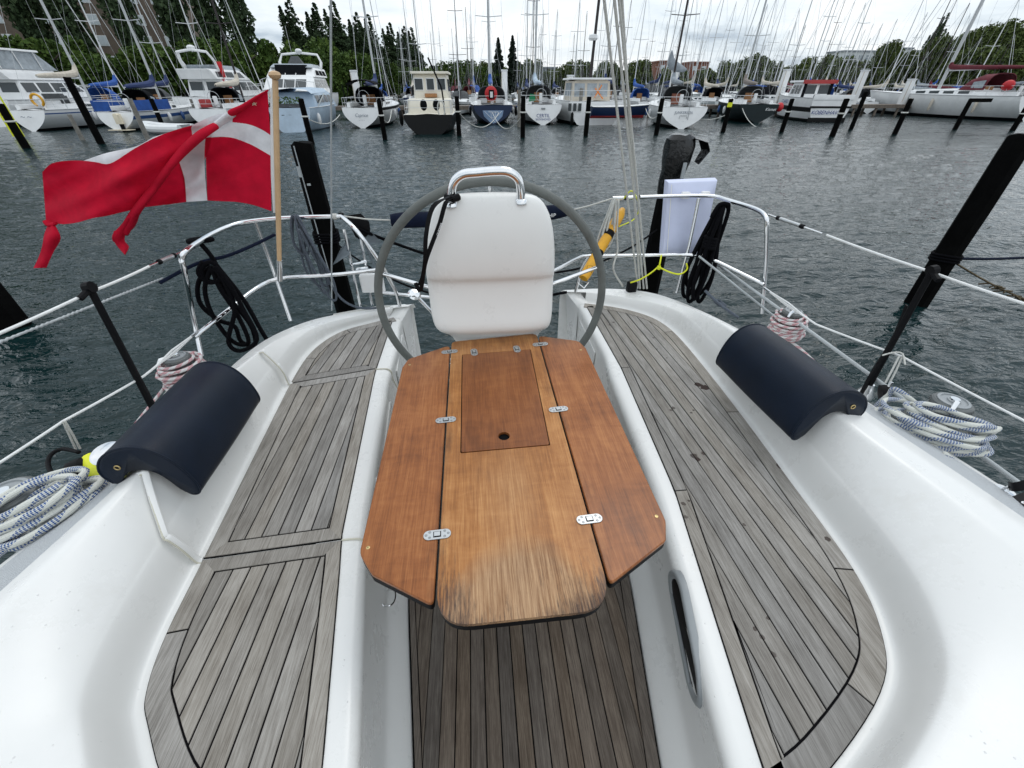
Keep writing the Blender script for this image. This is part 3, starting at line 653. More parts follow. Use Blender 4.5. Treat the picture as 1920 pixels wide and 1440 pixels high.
# centre board as a frame round the lid opening
def ringboard(outer,hole,z0,z1):
    mb=MB(); bm=bmesh.new()
    ov=[bm.verts.new((x,y,z1)) for x,y in outer]; hv=[bm.verts.new((x,y,z1)) for x,y in hole]
    es=[bm.edges.new((ov[i],ov[(i+1)%len(ov)])) for i in range(len(ov))]+[bm.edges.new((hv[i],hv[(i+1)%len(hv)])) for i in range(len(hv))]
    bmesh.ops.triangle_fill(bm,use_beauty=True,edges=es); 
    vs=[tuple(v.co) for v in bm.verts]; bm.verts.index_update(); fs=[tuple(v.index for v in f.verts) for f in bm.faces]; 
    mb.add(vs,[f if (Vector(vs[f[1]])-Vector(vs[f[0]])).cross(Vector(vs[f[2]])-Vector(vs[f[0]])).z>0 else f[::-1] for f in fs]); bm.free()
    for P_,rev in ((outer,False),(hole,True)):
        mb.loft([[(x,y,z1) for x,y in P_]+[(P_[0][0],P_[0][1],z1)],[(x,y,z0) for x,y in P_]+[(P_[0][0],P_[0][1],z0)]],flip=not rev)
    return mb
hole=rounded(lidp,.006,3)
ringboard(cen,hole,TZ-.011,TZ).build('centre_board','wood_centre',table,ang=40)
mb=MB(); mb.prism(rounded([(-.1345,1.69),(.2765,1.735),(.2765,.432),(-.1345,.427)],[.03,.03,.085,.085],8),TZ-.036,TZ-.0112); mb.build('lower_edge','black',table)
mb=MB(); mb.prism([tuple(p) for p in offset(rounded(lidp,.006,3),-.01) ],TZ-.0111,TZ-.0095); mb.build('lid_recess','caulk',table)
lp=offset(lidp if sum(lidp[i][0]*lidp[(i+1)%4][1]-lidp[(i+1)%4][0]*lidp[i][1] for i in range(4))>0 else lidp[::-1],.0035)
hc=PZ(945,818,TZ); hr=.0205
ringboard(rounded(lp,.006,3),[(hc[0]+hr*math.cos(2*math.pi*k/20),hc[1]+hr*math.sin(2*math.pi*k/20)) for k in range(20)],TZ-.009,TZ+.0012).build('lid','wood_lid',table,ang=40)
leafL=rounded([(-.1425,1.672),(-.325,1.565),(-.343,1.50),(-.343,.625),(-.300,.565),(-.1425,.475)],[.02,.04,.04,.05,.02,.012])
leafR=rounded([(.2845,1.722),(.470,1.655),(.489,1.59),(.492,.650),(.468,.590),(.2845,.487)],[.02,.04,.04,.05,.02,.012])
board(leafL,TZ-.011,TZ,'leaf','wood_leaf',table); board(leafR,TZ-.011,TZ,'leaf','wood_leaf',table)
for lf in (leafL,leafR): mb=MB(); mb.prism(lf,TZ-.033,TZ-.0112); mb.build('leaf_edging','black',table)
mb=MB(); mb.cham(-.03,.17,.95,1.66,-1.62,TZ-.04,.02); mb.box(-.06,.20,.93,1.70,SOLE,-1.62); mb.build('table_support','gel',table)
def hinge(px,py,ln,wd,ang=0.,z=TZ):
    c=PZ(px,py,z); ca,sa=math.cos(ang),math.sin(ang)
    def T(p): return (c[0]+p[0]*ca-p[1]*sa,c[1]+p[0]*sa+p[1]*ca,z+.0012+p[2])
    st=[]; h=ln/2-wd/2
    for k in range(13): a=-math.pi/2+math.pi*k/12; st.append((h+wd/2*math.cos(a),wd/2*math.sin(a)))
    for k in range(13): a=math.pi/2+math.pi*k/12; st.append((-h+wd/2*math.cos(a),wd/2*math.sin(a)))
    mb=MB(); mb.loft([[T((*p,0)) for p in st],[T((*p,.0014)) for p in st],[T((p[0]*.985,p[1]*.96,.0022)) for p in st]],closed=True,cap=(True,True))
    b_=wd*.30
    mb.box(0,0,0,0,0,0) if False else None
    for (x0,x1,y0,y1,z1,mi) in ((-wd*.36,wd*.36,-b_,b_,.0027,1),(-wd*.28,wd*.28,-b_*.72,b_*.72,.0048,0)):
        vs=[T(v) for v in ((x0,y0,.0020),(x1,y0,.0020),(x1,y1,.0020),(x0,y1,.0020),(x0,y0,z1),(x1,y0,z1),(x1,y1,z1),(x0,y1,z1))]
        mb.add(vs,[(0,3,2,1),(4,5,6,7),(0,1,5,4),(1,2,6,5),(2,3,7,6),(3,0,4,7)],mi)
    for sx in (-1,1):
        for (ox,oy) in ((.40*ln,0),(.27*ln,.28*wd),(.27*ln,-.28*wd)):
            p=T((sx*ox,oy,.0022)); rr=wd*.095
            mb.lathe([(rr*1.25,0),(rr*1.25,.0002)],p,10,1); mb.lathe([(rr,.0002),(rr*.8,.0007)],p,10,0); mb.lathe([(rr*.4,.0007),(rr*.4,.0008)],p,6,1)
    return mb.build('hinge',['satin','black'],table,ang=30)
for (x,y,a) in ((843,660,.10),(1013,646,.10),(836,788,.08),(1047,768,.08),(820,1003,.05),(1105,974,.05)): hinge(x,y,.0745,.029,a)
for (x,y) in ((889,661),(969,655)): hinge(x,y,.058,.031,math.pi/2+.1)
for (x,y) in ((690,1027),(1231,968),(768,684),(1089,656)):
    p=PZ(x,y,TZ); mb=MB(); mb.lathe([(.0052,0),(.0052,.0006),(.0036,.0010)],(p[0],p[1],TZ),14); mb.lathe([(.0012,.001),(.0012,.0012)],(p[0],p[1],TZ),6,1); mb.build('screw',['brass','black'],table)
# ------------------------------------------------------------------ pedestal
def se_ring(cx_,z,hw,yf,yb,p=3.2,n=40,tilt=0):
    out=[]; cyy=(yf+yb)/2; hy=(yb-yf)/2
    for k in range(n):
        a=2*math.pi*k/n; c,s=math.cos(a),math.sin(a)
        out.append((cx_+hw*math.copysign(abs(c)**(2/p),c),cyy+hy*math.copysign(abs(s)**(2/p),s),z+tilt*math.cos(a)))
    return out
ped=wsub(empty('pedestal')); ped['label']='white moulded steering pedestal behind the table'
prof=[(-1.69,.10,.15,1.80,1.99),(-1.3,.10,.16,1.775,1.98),(-1.08,.085,.200,1.76,1.95),(-1.0,.082,.222,1.75,1.93),(-.972,.078,.262,1.738,1.89),(-.955,.074,.270,1.722,1.85),(-.935,.070,.280,1.712,1.845),(-.905,.067,.288,1.716,1.845),
 (-.85,.066,.292,1.732,1.845),(-.77,.065,.290,1.744,1.845),(-.715,.065,.291,1.750,1.845),(-.700,.065,.291,1.744,1.845),(-.688,.065,.291,1.728,1.845),(-.67,.065,.290,1.722,1.845),(-.60,.067,.286,1.718,1.845),(-.52,.070,.274,1.722,1.845),(-.45,.070,.260,1.732,1.843),(-.40,.068,.238,1.745,1.842),(-.372,.067,.214,1.757,1.838),(-.357,.066,.185,1.770,1.830),(-.349,.066,.12,1.785,1.82),(-.347,.066,.05,1.797,1.81)]
mb=MB(); rows=[se_ring(c_,z,h,yf,yb) for z,c_,h,yf,yb in prof]; mb.loft(rows,closed=True,cap=(True,True)); mb.build('housing','gelcream',ped,ang=180,sub=1)
mb=MB(); mb.cham(-.17,.31,1.80,2.30,SOLE,-1.30,.04); mb.build('footing','gel',ped)
rx0,rx1=-.078,.190
mb=MB(); mb.tube([(rx0-.008,1.765,-.385),(rx0-.006,1.762,-.345),(rx0+.008,1.758,-.300),(rx0+.045,1.752,-.272),(rx0+.10,1.75,-.266),(rx1-.10,1.75,-.262),(rx1-.045,1.752,-.266),(rx1-.008,1.758,-.292),(rx1+.004,1.762,-.335),(rx1+.006,1.768,-.375)],.0175,14,smooth=4)
for x in (rx0-.008,rx1+.006): mb.lathe([(.026,-.012),(.026,.004),(.019,.008)],(x,1.766,-.378 if x<0 else -.372),16)
mb.build('grab_rail','steel',ped,ang=60)
# steering wheel
wh=wsub(empty('steering_wheel')); wh['label']='large steering wheel with grey leather rim'
WC=A((.073,1.872,-.865)); WR=.55; tl=R_(-1)
def wp(a,r,dy=0): return (WC[0]+r*math.sin(a),WC[1]+dy+r*math.cos(a)*math.sin(tl),WC[2]+r*math.cos(a)*math.cos(tl))
mb=MB(); mb.tube([wp(2*math.pi*k/96,WR) for k in range(96)],.0195,12,closed=True); mb.build('rim','leather',wh,ang=180)
for a in (0.0,1.26,2.51,3.77,5.03):
    mb=MB(); mb.tube([wp(a,.04,-.03),wp(a,.20,-.025),wp(a,WR-.015)],[.011,.010,.008],10); mb.build('spoke','steel',wh)
mb=MB(); mb.lathe([(.05,-.04),(.055,0),(.03,.03)],WC-A((0,.0,0)),18,axis=(0,1,0)); mb.build('hub','steel',wh)
# throttle lever left of the pedestal
p0,p1=PY(838,600,2.0),PY(775,552,2.0); mb=MB(); mb.tube([PY(832,612,2.0),PY(805,580,2.0),PY(783,557,2.0)],[.008,.009,.009],10); mb.lathe([(.002,-.012),(.026,-.008),(.034,0),(.026,.008),(.002,.012)],PY(777,552,2.0),16,axis=(.3,-.5,.8)); part(mb,'throttle_lever','steel')
# ================================================================== FITTINGS OF OUR YACHT
def sub(parent): return parent
def tubepart(name,m,pts,r,parent=None,smooth=0,n=10,label=None,**k):
    mb=MB(); mb.tube(pts,r,n,smooth=smooth,**k); o=part(mb,name,m,parent,ang=70)
    if label:o['label']=label
    return o
DZ=-1.215
push_l=wsub(empty('pushpit')); push_l['label']='stainless steel stern rail on the left quarter'
push_r=wsub(empty('pushpit')); push_r['label']='stainless steel stern rail on the right quarter'
def rl(x,y,z): return tuple(PZ(x,y,z))
RZL,RZR=-.62,-.585
L_top=[rl(378,668,-1.2),rl(362,590,-.99),rl(345,505,-.70),rl(341,486,-.65),rl(350,470,RZL),rl(395,440,RZL),rl(440,421,RZL),rl(478,414,RZL),rl(530,409,RZL),rl(590,407,RZL),rl(640,406,RZL)]
tubepart('top_rail','steel',L_top,.0125,push_l,smooth=3)
tubepart('inner_leg','steel',[rl(640,406,RZL),rl(668,432,-.67),rl(712,492,-.86),rl(738,538,-1.03),rl(744,552,-1.10),rl(750,574,-1.21)],.0125,push_l,smooth=3)
tubepart('middle_leg','steel',[rl(478,414,RZL),rl(510,500,-.90),rl(545,602,-1.21)],.0115,push_l)
tubepart('lower_rail','steel',[rl(364,632,-1.02),rl(430,580,-.98),rl(480,541,-.95),rl(520,523,-.935),rl(580,518,-.93),rl(640,514,-.93),rl(705,506,-.93)],.0115,push_l,smooth=3)
R_top=[rl(1428,588,-1.2),rl(1436,500,-.90),rl(1438,425,-.645),rl(1436,408,-.60),rl(1425,396,RZR),rl(1400,386,RZR),rl(1360,374,RZR),rl(1338,368,RZR),rl(1290,367,RZR),rl(1220,369,RZR),rl(1148,372,RZR)]
tubepart('top_rail','steel',R_top,.0125,push_r,smooth=3)
tubepart('middle_leg','steel',[rl(1310,372,RZR),rl(1292,460,-.88),rl(1268,549,-1.2)],.0115,push_r)
tubepart('lower_rail','steel',[rl(990,532,-1.12),rl(1050,502,-1.02),rl(1085,484,-.95),rl(1105,480,-.93),rl(1200,479,-.93),rl(1290,478,-.93),rl(1332,486,-.94),rl(1380,508,-.97),rl(1432,534,-1.0)],.0115,push_r,smooth=3)
tubepart('inner_leg','steel',[rl(1105,480,-.93),rl(1090,505,-1.03),rl(1079,547,-1.21)],.0125,push_r,smooth=3)
tubepart('low_crossbar','steel',[rl(712,548,-1.1),rl(760,553,-1.1),rl(835,560,-1.1)],.011,push_l)
for (x,y) in ((1285,366),(1322,365)):
    p=A(rl(x,y,RZR)); mb=MB(); mb.cham(p[0]-.028,p[0]+.028,p[1]-.018,p[1]+.018,p[2]-.018,p[2]+.02,.006); part(mb,'rail_clamp','white',push_r)
for q in (rl(1172,371,RZR),rl(1197,370,RZR)):
    mb=MB(); mb.tube([A(q)-(.008,0,0),A(q)+(.008,0,0)],.015,12); part(mb,'rail_sleeve','black',push_r)
# stanchions
for (b,zb,t,zt,sd_) in (((306,800),-1.25,(168,540),-.60,-1),((1618,742),-1.22,(1748,508),-.60,1)):
    B_=A(rl(*b,zb));T_=A(rl(*t,zt)); mb=MB(); mb.tube([B_,B_*.5+T_*.5,T_],[.015,.013,.012],12)
    s=part(mb,'stanchion','black'); s['label']='black lifeline stanchion on the '+('left' if sd_<0 else 'right')+' side deck'
    mb=MB(); mb.tube([T_-(.012,0,.0),T_+(.012,0,.004)],.021,10); mb.tube([T_+(-.01,-.05,-.02),T_+(.004,.02,.004)],.011,8); mb.build('cap','black',s)
    mb=MB(); mb.lathe([(.04,-.01),(.04,.01),(.022,.05),(.018,.07)],B_,14); mb.build('socket','steel',s)
def wirepart(name,m,pts,r,label=None,sag=0.,parent=None,**k):
    P=[A(p,float) for p in pts]; out=[]
    for a,b in zip(P[:-1],P[1:]):
        for i in range(8): t=i/8; out.append(a*(1-t)+b*t-A((0,0,1))*sag*4*t*(1-t))
    out.append(P[-1]); return tubepart(name,m,out,r,parent,n=8,label=label,**k)
ST_L=A(rl(168,548,-.615)); ST_R=A(rl(1740,508,-.615))
wl=A(rl(338,474,-.63)); wr=A(rl(1440,402,-.60))
def lerp(a,b,t): return A(a)*(1-t)+A(b)*t
# upper lifelines
Lout=A(rl(-60,650,-.62)); wirepart('lifeline','wire',[lerp(wl,ST_L,.40),ST_L,Lout],.0055,'white upper lifeline on the left side',sag=.003)
Rout=A(rl(1985,590,-.62)); wirepart('lifeline','wire',[lerp(wr,ST_R,.45),ST_R,Rout],.0055,'white upper lifeline on the right side',sag=.003)
for a,b,pr_ in ((wl,ST_L,push_l),(wr,ST_R,push_r)):
    tubepart('terminal_rod','steel',[a,lerp(a,b,.42)],.0045,pr_); tubepart('tensioner','satin',[lerp(a,b,.08),lerp(a,b,.28)],.0095,pr_)
    for t in (.09,.275): tubepart('tensioner_sleeve','black',[lerp(a,b,t-.012),lerp(a,b,t+.012)],.0115,pr_)
# lower lifelines
a=A(rl(370,622,-1.0)); b=A(rl(270,705,-1.0)); c=A(rl(118,790,-.98)); d=A(rl(-60,905,-.98))
wirepart('lifeline','wire',[a,b,c,d],.005,'white lower lifeline on the left side',sag=.002)
a2=A(rl(1433,540,-1.0)); b2=A(rl(1530,608,-1.0)); c2=A(rl(1690,668,-.98)); d2=A(rl(1990,825,-.98))
wirepart('lifeline','wire',[a2,b2,c2,d2],.005,'white lower lifeline on the right side',sag=.002)
for P_,Q_ in ((a,b),(a2,b2)):
    tubepart('lashing','wire',[lerp(P_,Q_,.05),lerp(P_,Q_,.5)+(0,0,.01),lerp(P_,Q_,.8)],.004); tubepart('lashing','wire',[lerp(P_,Q_,.05),lerp(P_,Q_,.5)-(0,0,.01),lerp(P_,Q_,.8)],.004)
    tubepart('eye_fitting','steel',[lerp(P_,Q_,.0),lerp(P_,Q_,.14)],.007)
# backstay and the four-part tackle
mastend=lambda x,y,z,k: (x*(1-k)+.1*k,y-k*7.5,z+k*13)
bl=A(rl(622,582,-1.19)); u=A(PY(620,-60,bl[1]-.55)); tubepart('backstay','dullwire',[bl,u],.0042,label='thin backstay wire rising from the left quarter')
tk=wsub(empty('backstay_tackle')); tk['label']='fan of pale ropes of the backstay tackle rising from the right quarter'
for (x0,y0,x1) in ((1196,540,1127),(1207,541,1147),(1213,541,1156),(1200,541,1163)):
    b_=A(rl(x0,y0,-1.2)); tt=A(PY(x1,-50,b_[1]-.5)); tubepart('tackle_rope','whiterope',[b_,lerp(b_,tt,.5),tt],.0065,tk,n=8)
mb=MB(); p=A(rl(1180,545,-1.2)); mb.cham(p[0]-.02,p[0]+.045,p[1]-.03,p[1]+.03,-1.22,-1.13,.01); part(mb,'deck_block','black',tk)
# black lines crossing behind the wheel are mooring ropes; tied to the aft piles (separate things)
# winches
def winch(c,r,h,label):
    g=wsub(empty('winch')); g['label']=label; x,y,z=c
    mb=MB(); mb.lathe([(r*1.15,0),(r*1.15,h*.10),(r*.85,h*.16),(r*.72,h*.4),(r*.75,h*.62),(r*.98,h*.74)],(x,y,z-h),26); mb.build('drum','satin',g)
    mb=MB(); mb.lathe([(r*.98,h*.74),(r*1.02,h*.80),(r*.86,h*.84),(r*.86,h*.87),(r*1.02,h*.90),(r*1.0,h*.97),(r*.90,h)],(x,y,z-h),26)
    for k in range(22):
        a=2*math.pi*k/22; p=(x+r*1.0*math.cos(a),y+r*1.0*math.sin(a),z-h*.1); mb.tube([A(p)-(0,0,.004),A(p)+(0,0,.006)],.004,5)
    mb.build('self_tailer','greyplastic',g)
    mb=MB(); mb.lathe([(r*.80,0),(r*.80,.004),(r*.66,.006),(r*.64,.001),(r*.34,.001),(r*.32,.006),(r*.26,.008),(r*.10,.008),(r*.09,.002)],(x,y,z),26); mb.build('top_disc','midgrey',g)
    mb=MB(); mb.tube([(x-r*.2,y-r*.3,z+.008),(x-r*.9,y-r*.75,z+.006),(x-r*1.12,y-r*.9,z-.012)],[.010,.009,.007],8); mb.lathe([(r*.26,.008),(r*.24,.013),(r*.1,.013)],(x,y,z),16); mb.build('feeder_arm','steel',g)
    return g
WRa=A(PZ(1488,583,-1.04)); WRm=A(PZ(1788,752,-1.0)); WLa=A(PZ(330,668,-1.04)); WLm=A(PZ(8,925,-1.01))
winch(WRa,.055,.16,'small winch wrapped in red-flecked rope on the right side deck')
winch(WRm,.064,.19,'large winch under a pile of blue-flecked rope on the right side deck')
winch(WLa,.052,.16,'small winch wrapped in red-flecked rope on the left side deck')
winch(WLm,.074,.20,'large winch under a pile of blue-flecked rope on the left side deck')
def helix(c,r0,r1,z0,z1,turns,seed,jit=.006,el=(1,1),tilt=(0,0)):
    g=random.Random(seed); out=[]; n=int(turns*16); ph=g.random()*6; fx=[g.uniform(-1,1) for _ in range(8)]
    for i in range(n+1):
        t=i/n; a=2*math.pi*turns*t+ph; k=int(turns*t); j1_=g.uniform(-1,1)*jit*.25; r=r0+(r1-r0)*(.5-.5*math.cos(2*math.pi*t*turns/2.6))+jit*math.sin(a*1.7+k*2.1)+j1_
        x=c[0]+r*math.cos(a)*el[0]; y=c[1]+r*math.sin(a)*el[1]
        z=z0+(z1-z0)*t+jit*.5*math.sin(a*2.3+k)+tilt[0]*(x-c[0])+tilt[1]*(y-c[1]); out.append((x,y,z))
    return out
def rope(name,label,cat,m,ptslist,r,group=None,n=8,flat=1.):
    mb=MB()
    for P_ in ptslist: mb.tube(P_,r,n,flat=flat)
    o=mb.build(name,m,None,ang=180); tag(o,label,cat,group); return o
for c,lab,sd_ in ((WRa,'red-flecked white rope wrapped tightly round the small winch on the right',11),(WLa,'red-flecked white rope wrapped tightly round the small winch on the left',12)):
    sgn=1 if c[0]>0 else -1
    ps=[helix((c[0],c[1]),.058,.088,c[2]-.135,c[2]-.015,8,sd_,.004)]
    ps.append(helix((c[0]+.0,c[1]-.005),.080,.098,c[2]-.15,c[2]-.03,6,sd_+5,.005))
    lead=ps[0][0]; ps.append(cr_spline([lead,(c[0]+.01*sgn,c[1]-.15,c[2]-.165),(c[0]+.03*sgn,c[1]-.5,-1.24),(c[0]+.06*sgn,c[1]-1.3,-1.24)],6))
    rope('sheet_rope',lab,'rope','ropered',ps,.0075)
def pile_loops(c,rx,ry,rot,n,seed,z0,r,zt):
    g=random.Random(seed); out=[]; ca,sa=math.cos(rot),math.sin(rot); P_=[]
    for k in range(n):
        ax=rx*g.uniform(.72,1.05); ay=ry*g.uniform(.55,1.05); ox=g.uniform(-.018,.018); oy=g.uniform(-.018,.018); ph=g.uniform(-.3,.3); zz=z0+k*r*1.25
        for i in range(14):
            a=2*math.pi*i/14+ph; u_=ax*math.cos(a)+ox+g.uniform(-.003,.003); v_=ay*math.sin(a)+oy+g.uniform(-.003,.003)
            P_.append((c[0]+u_*ca-v_*sa,c[1]+u_*sa+v_*ca,zz+zt*u_+r*.5*math.sin(2*a+k)+i/14*r*1.25))
    return cr_spline(P_,3)
rr=.0095
cR=A(PZ(1762,792,-1.03))
psR=[pile_loops((cR[0],cR[1]),.165,.10,R_(-38),8,3,-1.11,rr,-.02),pile_loops((cR[0]+.03,cR[1]-.02),.15,.07,R_(-34),4,8,-1.03,rr,-.06)]
psR.append(cr_spline([psR[0][0],A(rl(1690,735,-1.0)),A(rl(1665,742,-1.04)),A(rl(1640,765,-1.12)),A(rl(1625,790,-1.2))],5))
psR.append(cr_spline([A(rl(1770,850,-1.06)),A(rl(1800,875,-1.1)),A(rl(1850,905,-1.16)),A(rl(1925,965,-1.22))],6))
rope('sheet_rope','thick blue-flecked white rope piled in loops over the large winch on the right','rope','ropeblue',psR,rr)
cL=A(PZ(84,938,-1.02))
psL=[pile_loops((cL[0],cL[1]),.135,.09,R_(52),7,21,-1.11,.0105,.05),pile_loops((cL[0]-.03,cL[1]-.01),.135,.085,R_(40),5,28,-1.05,.0105,.1)]
psL.append(cr_spline([A(rl(60,990,-1.05)),A(rl(40,1010,-1.08)),A(rl(10,1030,-1.1)),A(rl(-30,1060,-1.15))],5))
rope('sheet_rope','thick blue-flecked white rope piled in loops over the large winch on the left','rope','ropeblue',psL,.0105)
# jib car track and lines on the left side deck
tubepart('deck_line','ropered',[rl(312,722,-1.17),rl(222,835,-1.17),rl(150,915,-1.17)],.0065,smooth=3,label='red-flecked line led along the left side deck')
tubepart('deck_line','whiterope',[rl(322,724,-1.17),rl(236,834,-1.17),rl(165,912,-1.17)],.006,smooth=3,label='twisted white line led along the left side deck')
# yellow and black ratchet block with polished cap
mb=MB(); p=A(rl(198,868,-1.06)); mb.tube([p+(-.075,.03,-.01),p+(-.02,-.01,-.015),p+(.03,-.05,-.03)],[.030,.036,.030],14); o=mb.build('snap_light',['lime']); tag(o,'yellow waterproof lamp body lying by the left cushion','lamp')
mb=MB(); c=A(rl(202,850,-1.0)); mb.lathe([(.012,-.03),(.020,-.012),(.045,-.004),(.048,.001),(.044,.004),(.002,.006)],c,24,axis=(.15,-.25,1)); mb.build('cap','steel',o)
mb=MB(); q=p+(-.09,.0,-.01); mb.lathe([(.026,-.03),(.030,-.01),(.030,.015),(.018,.03)],q,12,axis=(1,.2,.2)); mb.build('connector','black',o)
rope('power_cable','black cable looping beside the yellow lamp on the left side deck','cable','black',[cr_spline([rl(148,848,-1.07),rl(115,842,-1.07),rl(92,858,-1.08),rl(96,885,-1.09),rl(130,905,-1.1),rl(150,930,-1.1),rl(140,960,-1.12),rl(110,985,-1.15)],8)],.0072)
tubepart('lashing','whiterope',[rl(118,790,-.975),rl(132,820,-1.05),rl(142,842,-1.12)],.0038); tubepart('lashing','whiterope',[rl(121,789,-.975),rl(138,818,-1.05),rl(150,841,-1.12)],.0038)
# right: lashing and black block under the lower lifeline
tubepart('lashing','whiterope',[rl(1686,668,-.975),rl(1672,695,-1.03),rl(1660,718,-1.08)],.004); tubepart('lashing','whiterope',[rl(1692,668,-.975),rl(1680,695,-1.03),rl(1668,718,-1.08)],.004)
tubepart('lashing','whiterope',[rl(1655,666,-.97),rl(1675,661,-.965),rl(1692,663,-.965),rl(1697,684,-.99)],.0035,smooth=3)
mb=MB(); p=A(rl(1658,738,-1.1)); mb.lathe([(.012,-.018),(.038,-.014),(.040,0),(.038,.014),(.012,.018)],p,18,axis=(.8,-.4,.3)); mb.tube([p+(0,0,.03),p+(.004,.004,.06)],.007,8,mi=1); part(mb,'block',['black','steel'])
tubepart('strap','black',[rl(1700,572,-.80),rl(1672,640,-.98),rl(1640,690,-1.08),rl(1612,742,-1.2)],.012,smooth=4,flat=.3)
# padeye with black tether, right edge
pe=A(rl(1880,922,-1.085)); mb=MB(); mb.lathe([(.030,0),(.030,.006),(.020,.010)],pe,18); mb.tube([pe+(-.012,0,.006),pe+(-.012,-.004,.03),pe+(.012,-.006,.03),pe+(.012,0,.006)],.004,8,smooth=3); part(mb,'padeye','steel')
def ribbon(pts,wd,th,m,name,label,cat,wdir=(0,0,1),parent=None):
    P=cr_spline(pts,5); mb=MB(); rows=[]
    for i,p in enumerate(P):
        a=P[max(i-1,0)];b=P[min(i+1,len(P)-1)]; t=(b-a)/np.linalg.norm(b-a); w_=A(wdir,float) if not callable(wdir) else wdir(i/len(P)); w_=w_-t*np.dot(w_,t); w_/=np.linalg.norm(w_); nn=np.cross(t,w_)
        rows.append([p+w_*wd/2+nn*th/2,p+w_*wd/2-nn*th/2,p-w_*wd/2-nn*th/2,p-w_*wd/2+nn*th/2])
    mb.loft(rows,closed=True,cap=(True,True)); 
    o=mb.build(name,m,None,ang=50)
    if label: tag(o,label,cat)
    return o
tether=ribbon([pe+(.0,0,.03),A(rl(1905,913,-1.03)),A(rl(1945,905,-1.0)),A(rl(1990,910,-1.0))],.028,.003,'black','safety_tether','black webbing tether clipped to the deck eye at the right edge','strap',(0,.6,.8))
t2=ribbon([A(rl(1876,950,-1.075)),A(rl(1900,946,-1.07)),A(rl(1960,925,-1.065)),A(rl(2010,905,-1.06))],.050,.003,'black','webbing_end','',None,(.3,-1,.25)); t2.parent=tether
p0=A(rl(1903,948,-1.062));p1=A(rl(1950,930,-1.058)); text('lenna','lettering',tether,'label_white',.038,frame(tuple((p0+p1)/2+(0,-.004,.008)),tuple(p0-p1),(-.3,1,-.3)))
# ------------------------------------------------------------------ cushions over the coamings
def cushion(label,A0,A1,sgn):
    """saddle cushion from forward end A0 to aft end A1 along the coaming crest"""
    A0,A1=A(A0,float),A(A1,float); ax=A1-A0; L_=np.linalg.norm(ax); ax/=L_; u=np.cross((0,0,1),ax)*(-1); u/=np.linalg.norm(u)   # u points outboard for sgn=1
    if u[0]*sgn<0: u=-u
    v=np.cross(ax,u); 
    if v[2]<0: v=-v
    K_=.90; prof=[(.108,-.062),(.124,-.030),(.120,.006),(.094,.044),(.048,.072),(-.008,.080),(-.060,.064),(-.102,.026),(-.132,-.030),(-.148,-.090),(-.150,-.128),(-.138,-.150),(-.116,-.152),(-.098,-.136),(-.080,-.092),(-.058,-.048),(-.028,-.022),(.008,-.014),(.046,-.022),(.072,-.050),(.088,-.068)]; prof=[((a*1.01)*K_,(b*1.06)*K_+.007) if i_<13 else (a*K_,b*K_+.008) for i_,(a,b) in enumerate(prof)]
    g=empty('cockpit_cushion',tuple(A0),0,label,'cushion'); rows=[]
    sm=cr_spline([(*p,0) for p in prof]+[(*prof[0],0)],3)[:-1]; cm=A((-.02,-.02))
    st=[(0,.88),(.004,.95),(.012,.985),(.03,1.),(.1,1.),(.3,1.012),(.5,1.016),(.7,1.012),(.9,1.),(.97,1.),(.988,.985),(.996,.95),(1,.88)]
    for t,k in st:
        rows.append([A0+ax*L_*t+u*(cm[0]+(p[0]-cm[0])*k)+v*(cm[1]+(p[1]-cm[1])*k) for p in sm])
    mb=MB(); mb.loft(rows,closed=True,cap=(True,True)); o=mb.build('body','navy',None,ang=180,origin=A0); o.parent=g; o.location=(0,0,0)
    md=o.modifiers.new('bevel','WEIGHTED_NORMAL') if False else None
    for t in (.008,.992):
        mb=MB(); mb.tube([A0+ax*L_*t+u*(cm[0]+(p[0]-cm[0])*.985)+v*(cm[1]+(p[1]-cm[1])*.985) for p in sm],.0032,6,closed=True); o=mb.build('piping','navy',None,origin=A0); o.parent=g; o.location=(0,0,0)
    mb=MB(); c=A0+u*(.05)+v*(.012)-ax*.0005; mb.tube([c+.0075*(math.cos(a)*u+math.sin(a)*v)-ax*.001 for a in np.linspace(0,2*math.pi,17)[:-1]],.0022,6,closed=True); o=mb.build('eyelet','brass',None,origin=A0); o.parent=g; o.location=(0,0,0)
    mb=MB(); mb.lathe([(.0055,0),(.0055,.0006)],c-ax*.001,10,axis=-ax); o=mb.build('eyelet_hole','black',None,origin=A0); o.parent=g; o.location=(0,0,0)
    if sgn>0:
        c=A0+u*.105+v*(-.068)+ax*.0; mb=MB(); mb.tube([c+.012*(math.cos(a)*u*1.4+math.sin(a)*v*.7) for a in np.linspace(0,2*math.pi,13)[:-1]],.003,6,closed=True); o=mb.build('loop','black',None,origin=A0); o.parent=g; o.location=(0,0,0)
    return g
cushion('long navy blue saddle cushion draped over the coaming on the right',(1.30,1.035,-.958),(1.31,1.62,-.995),1)
cushion('long navy blue saddle cushion draped over the coaming on the left',(-1.085,.965,-.958),(-1.115,1.50,-.99),-1)
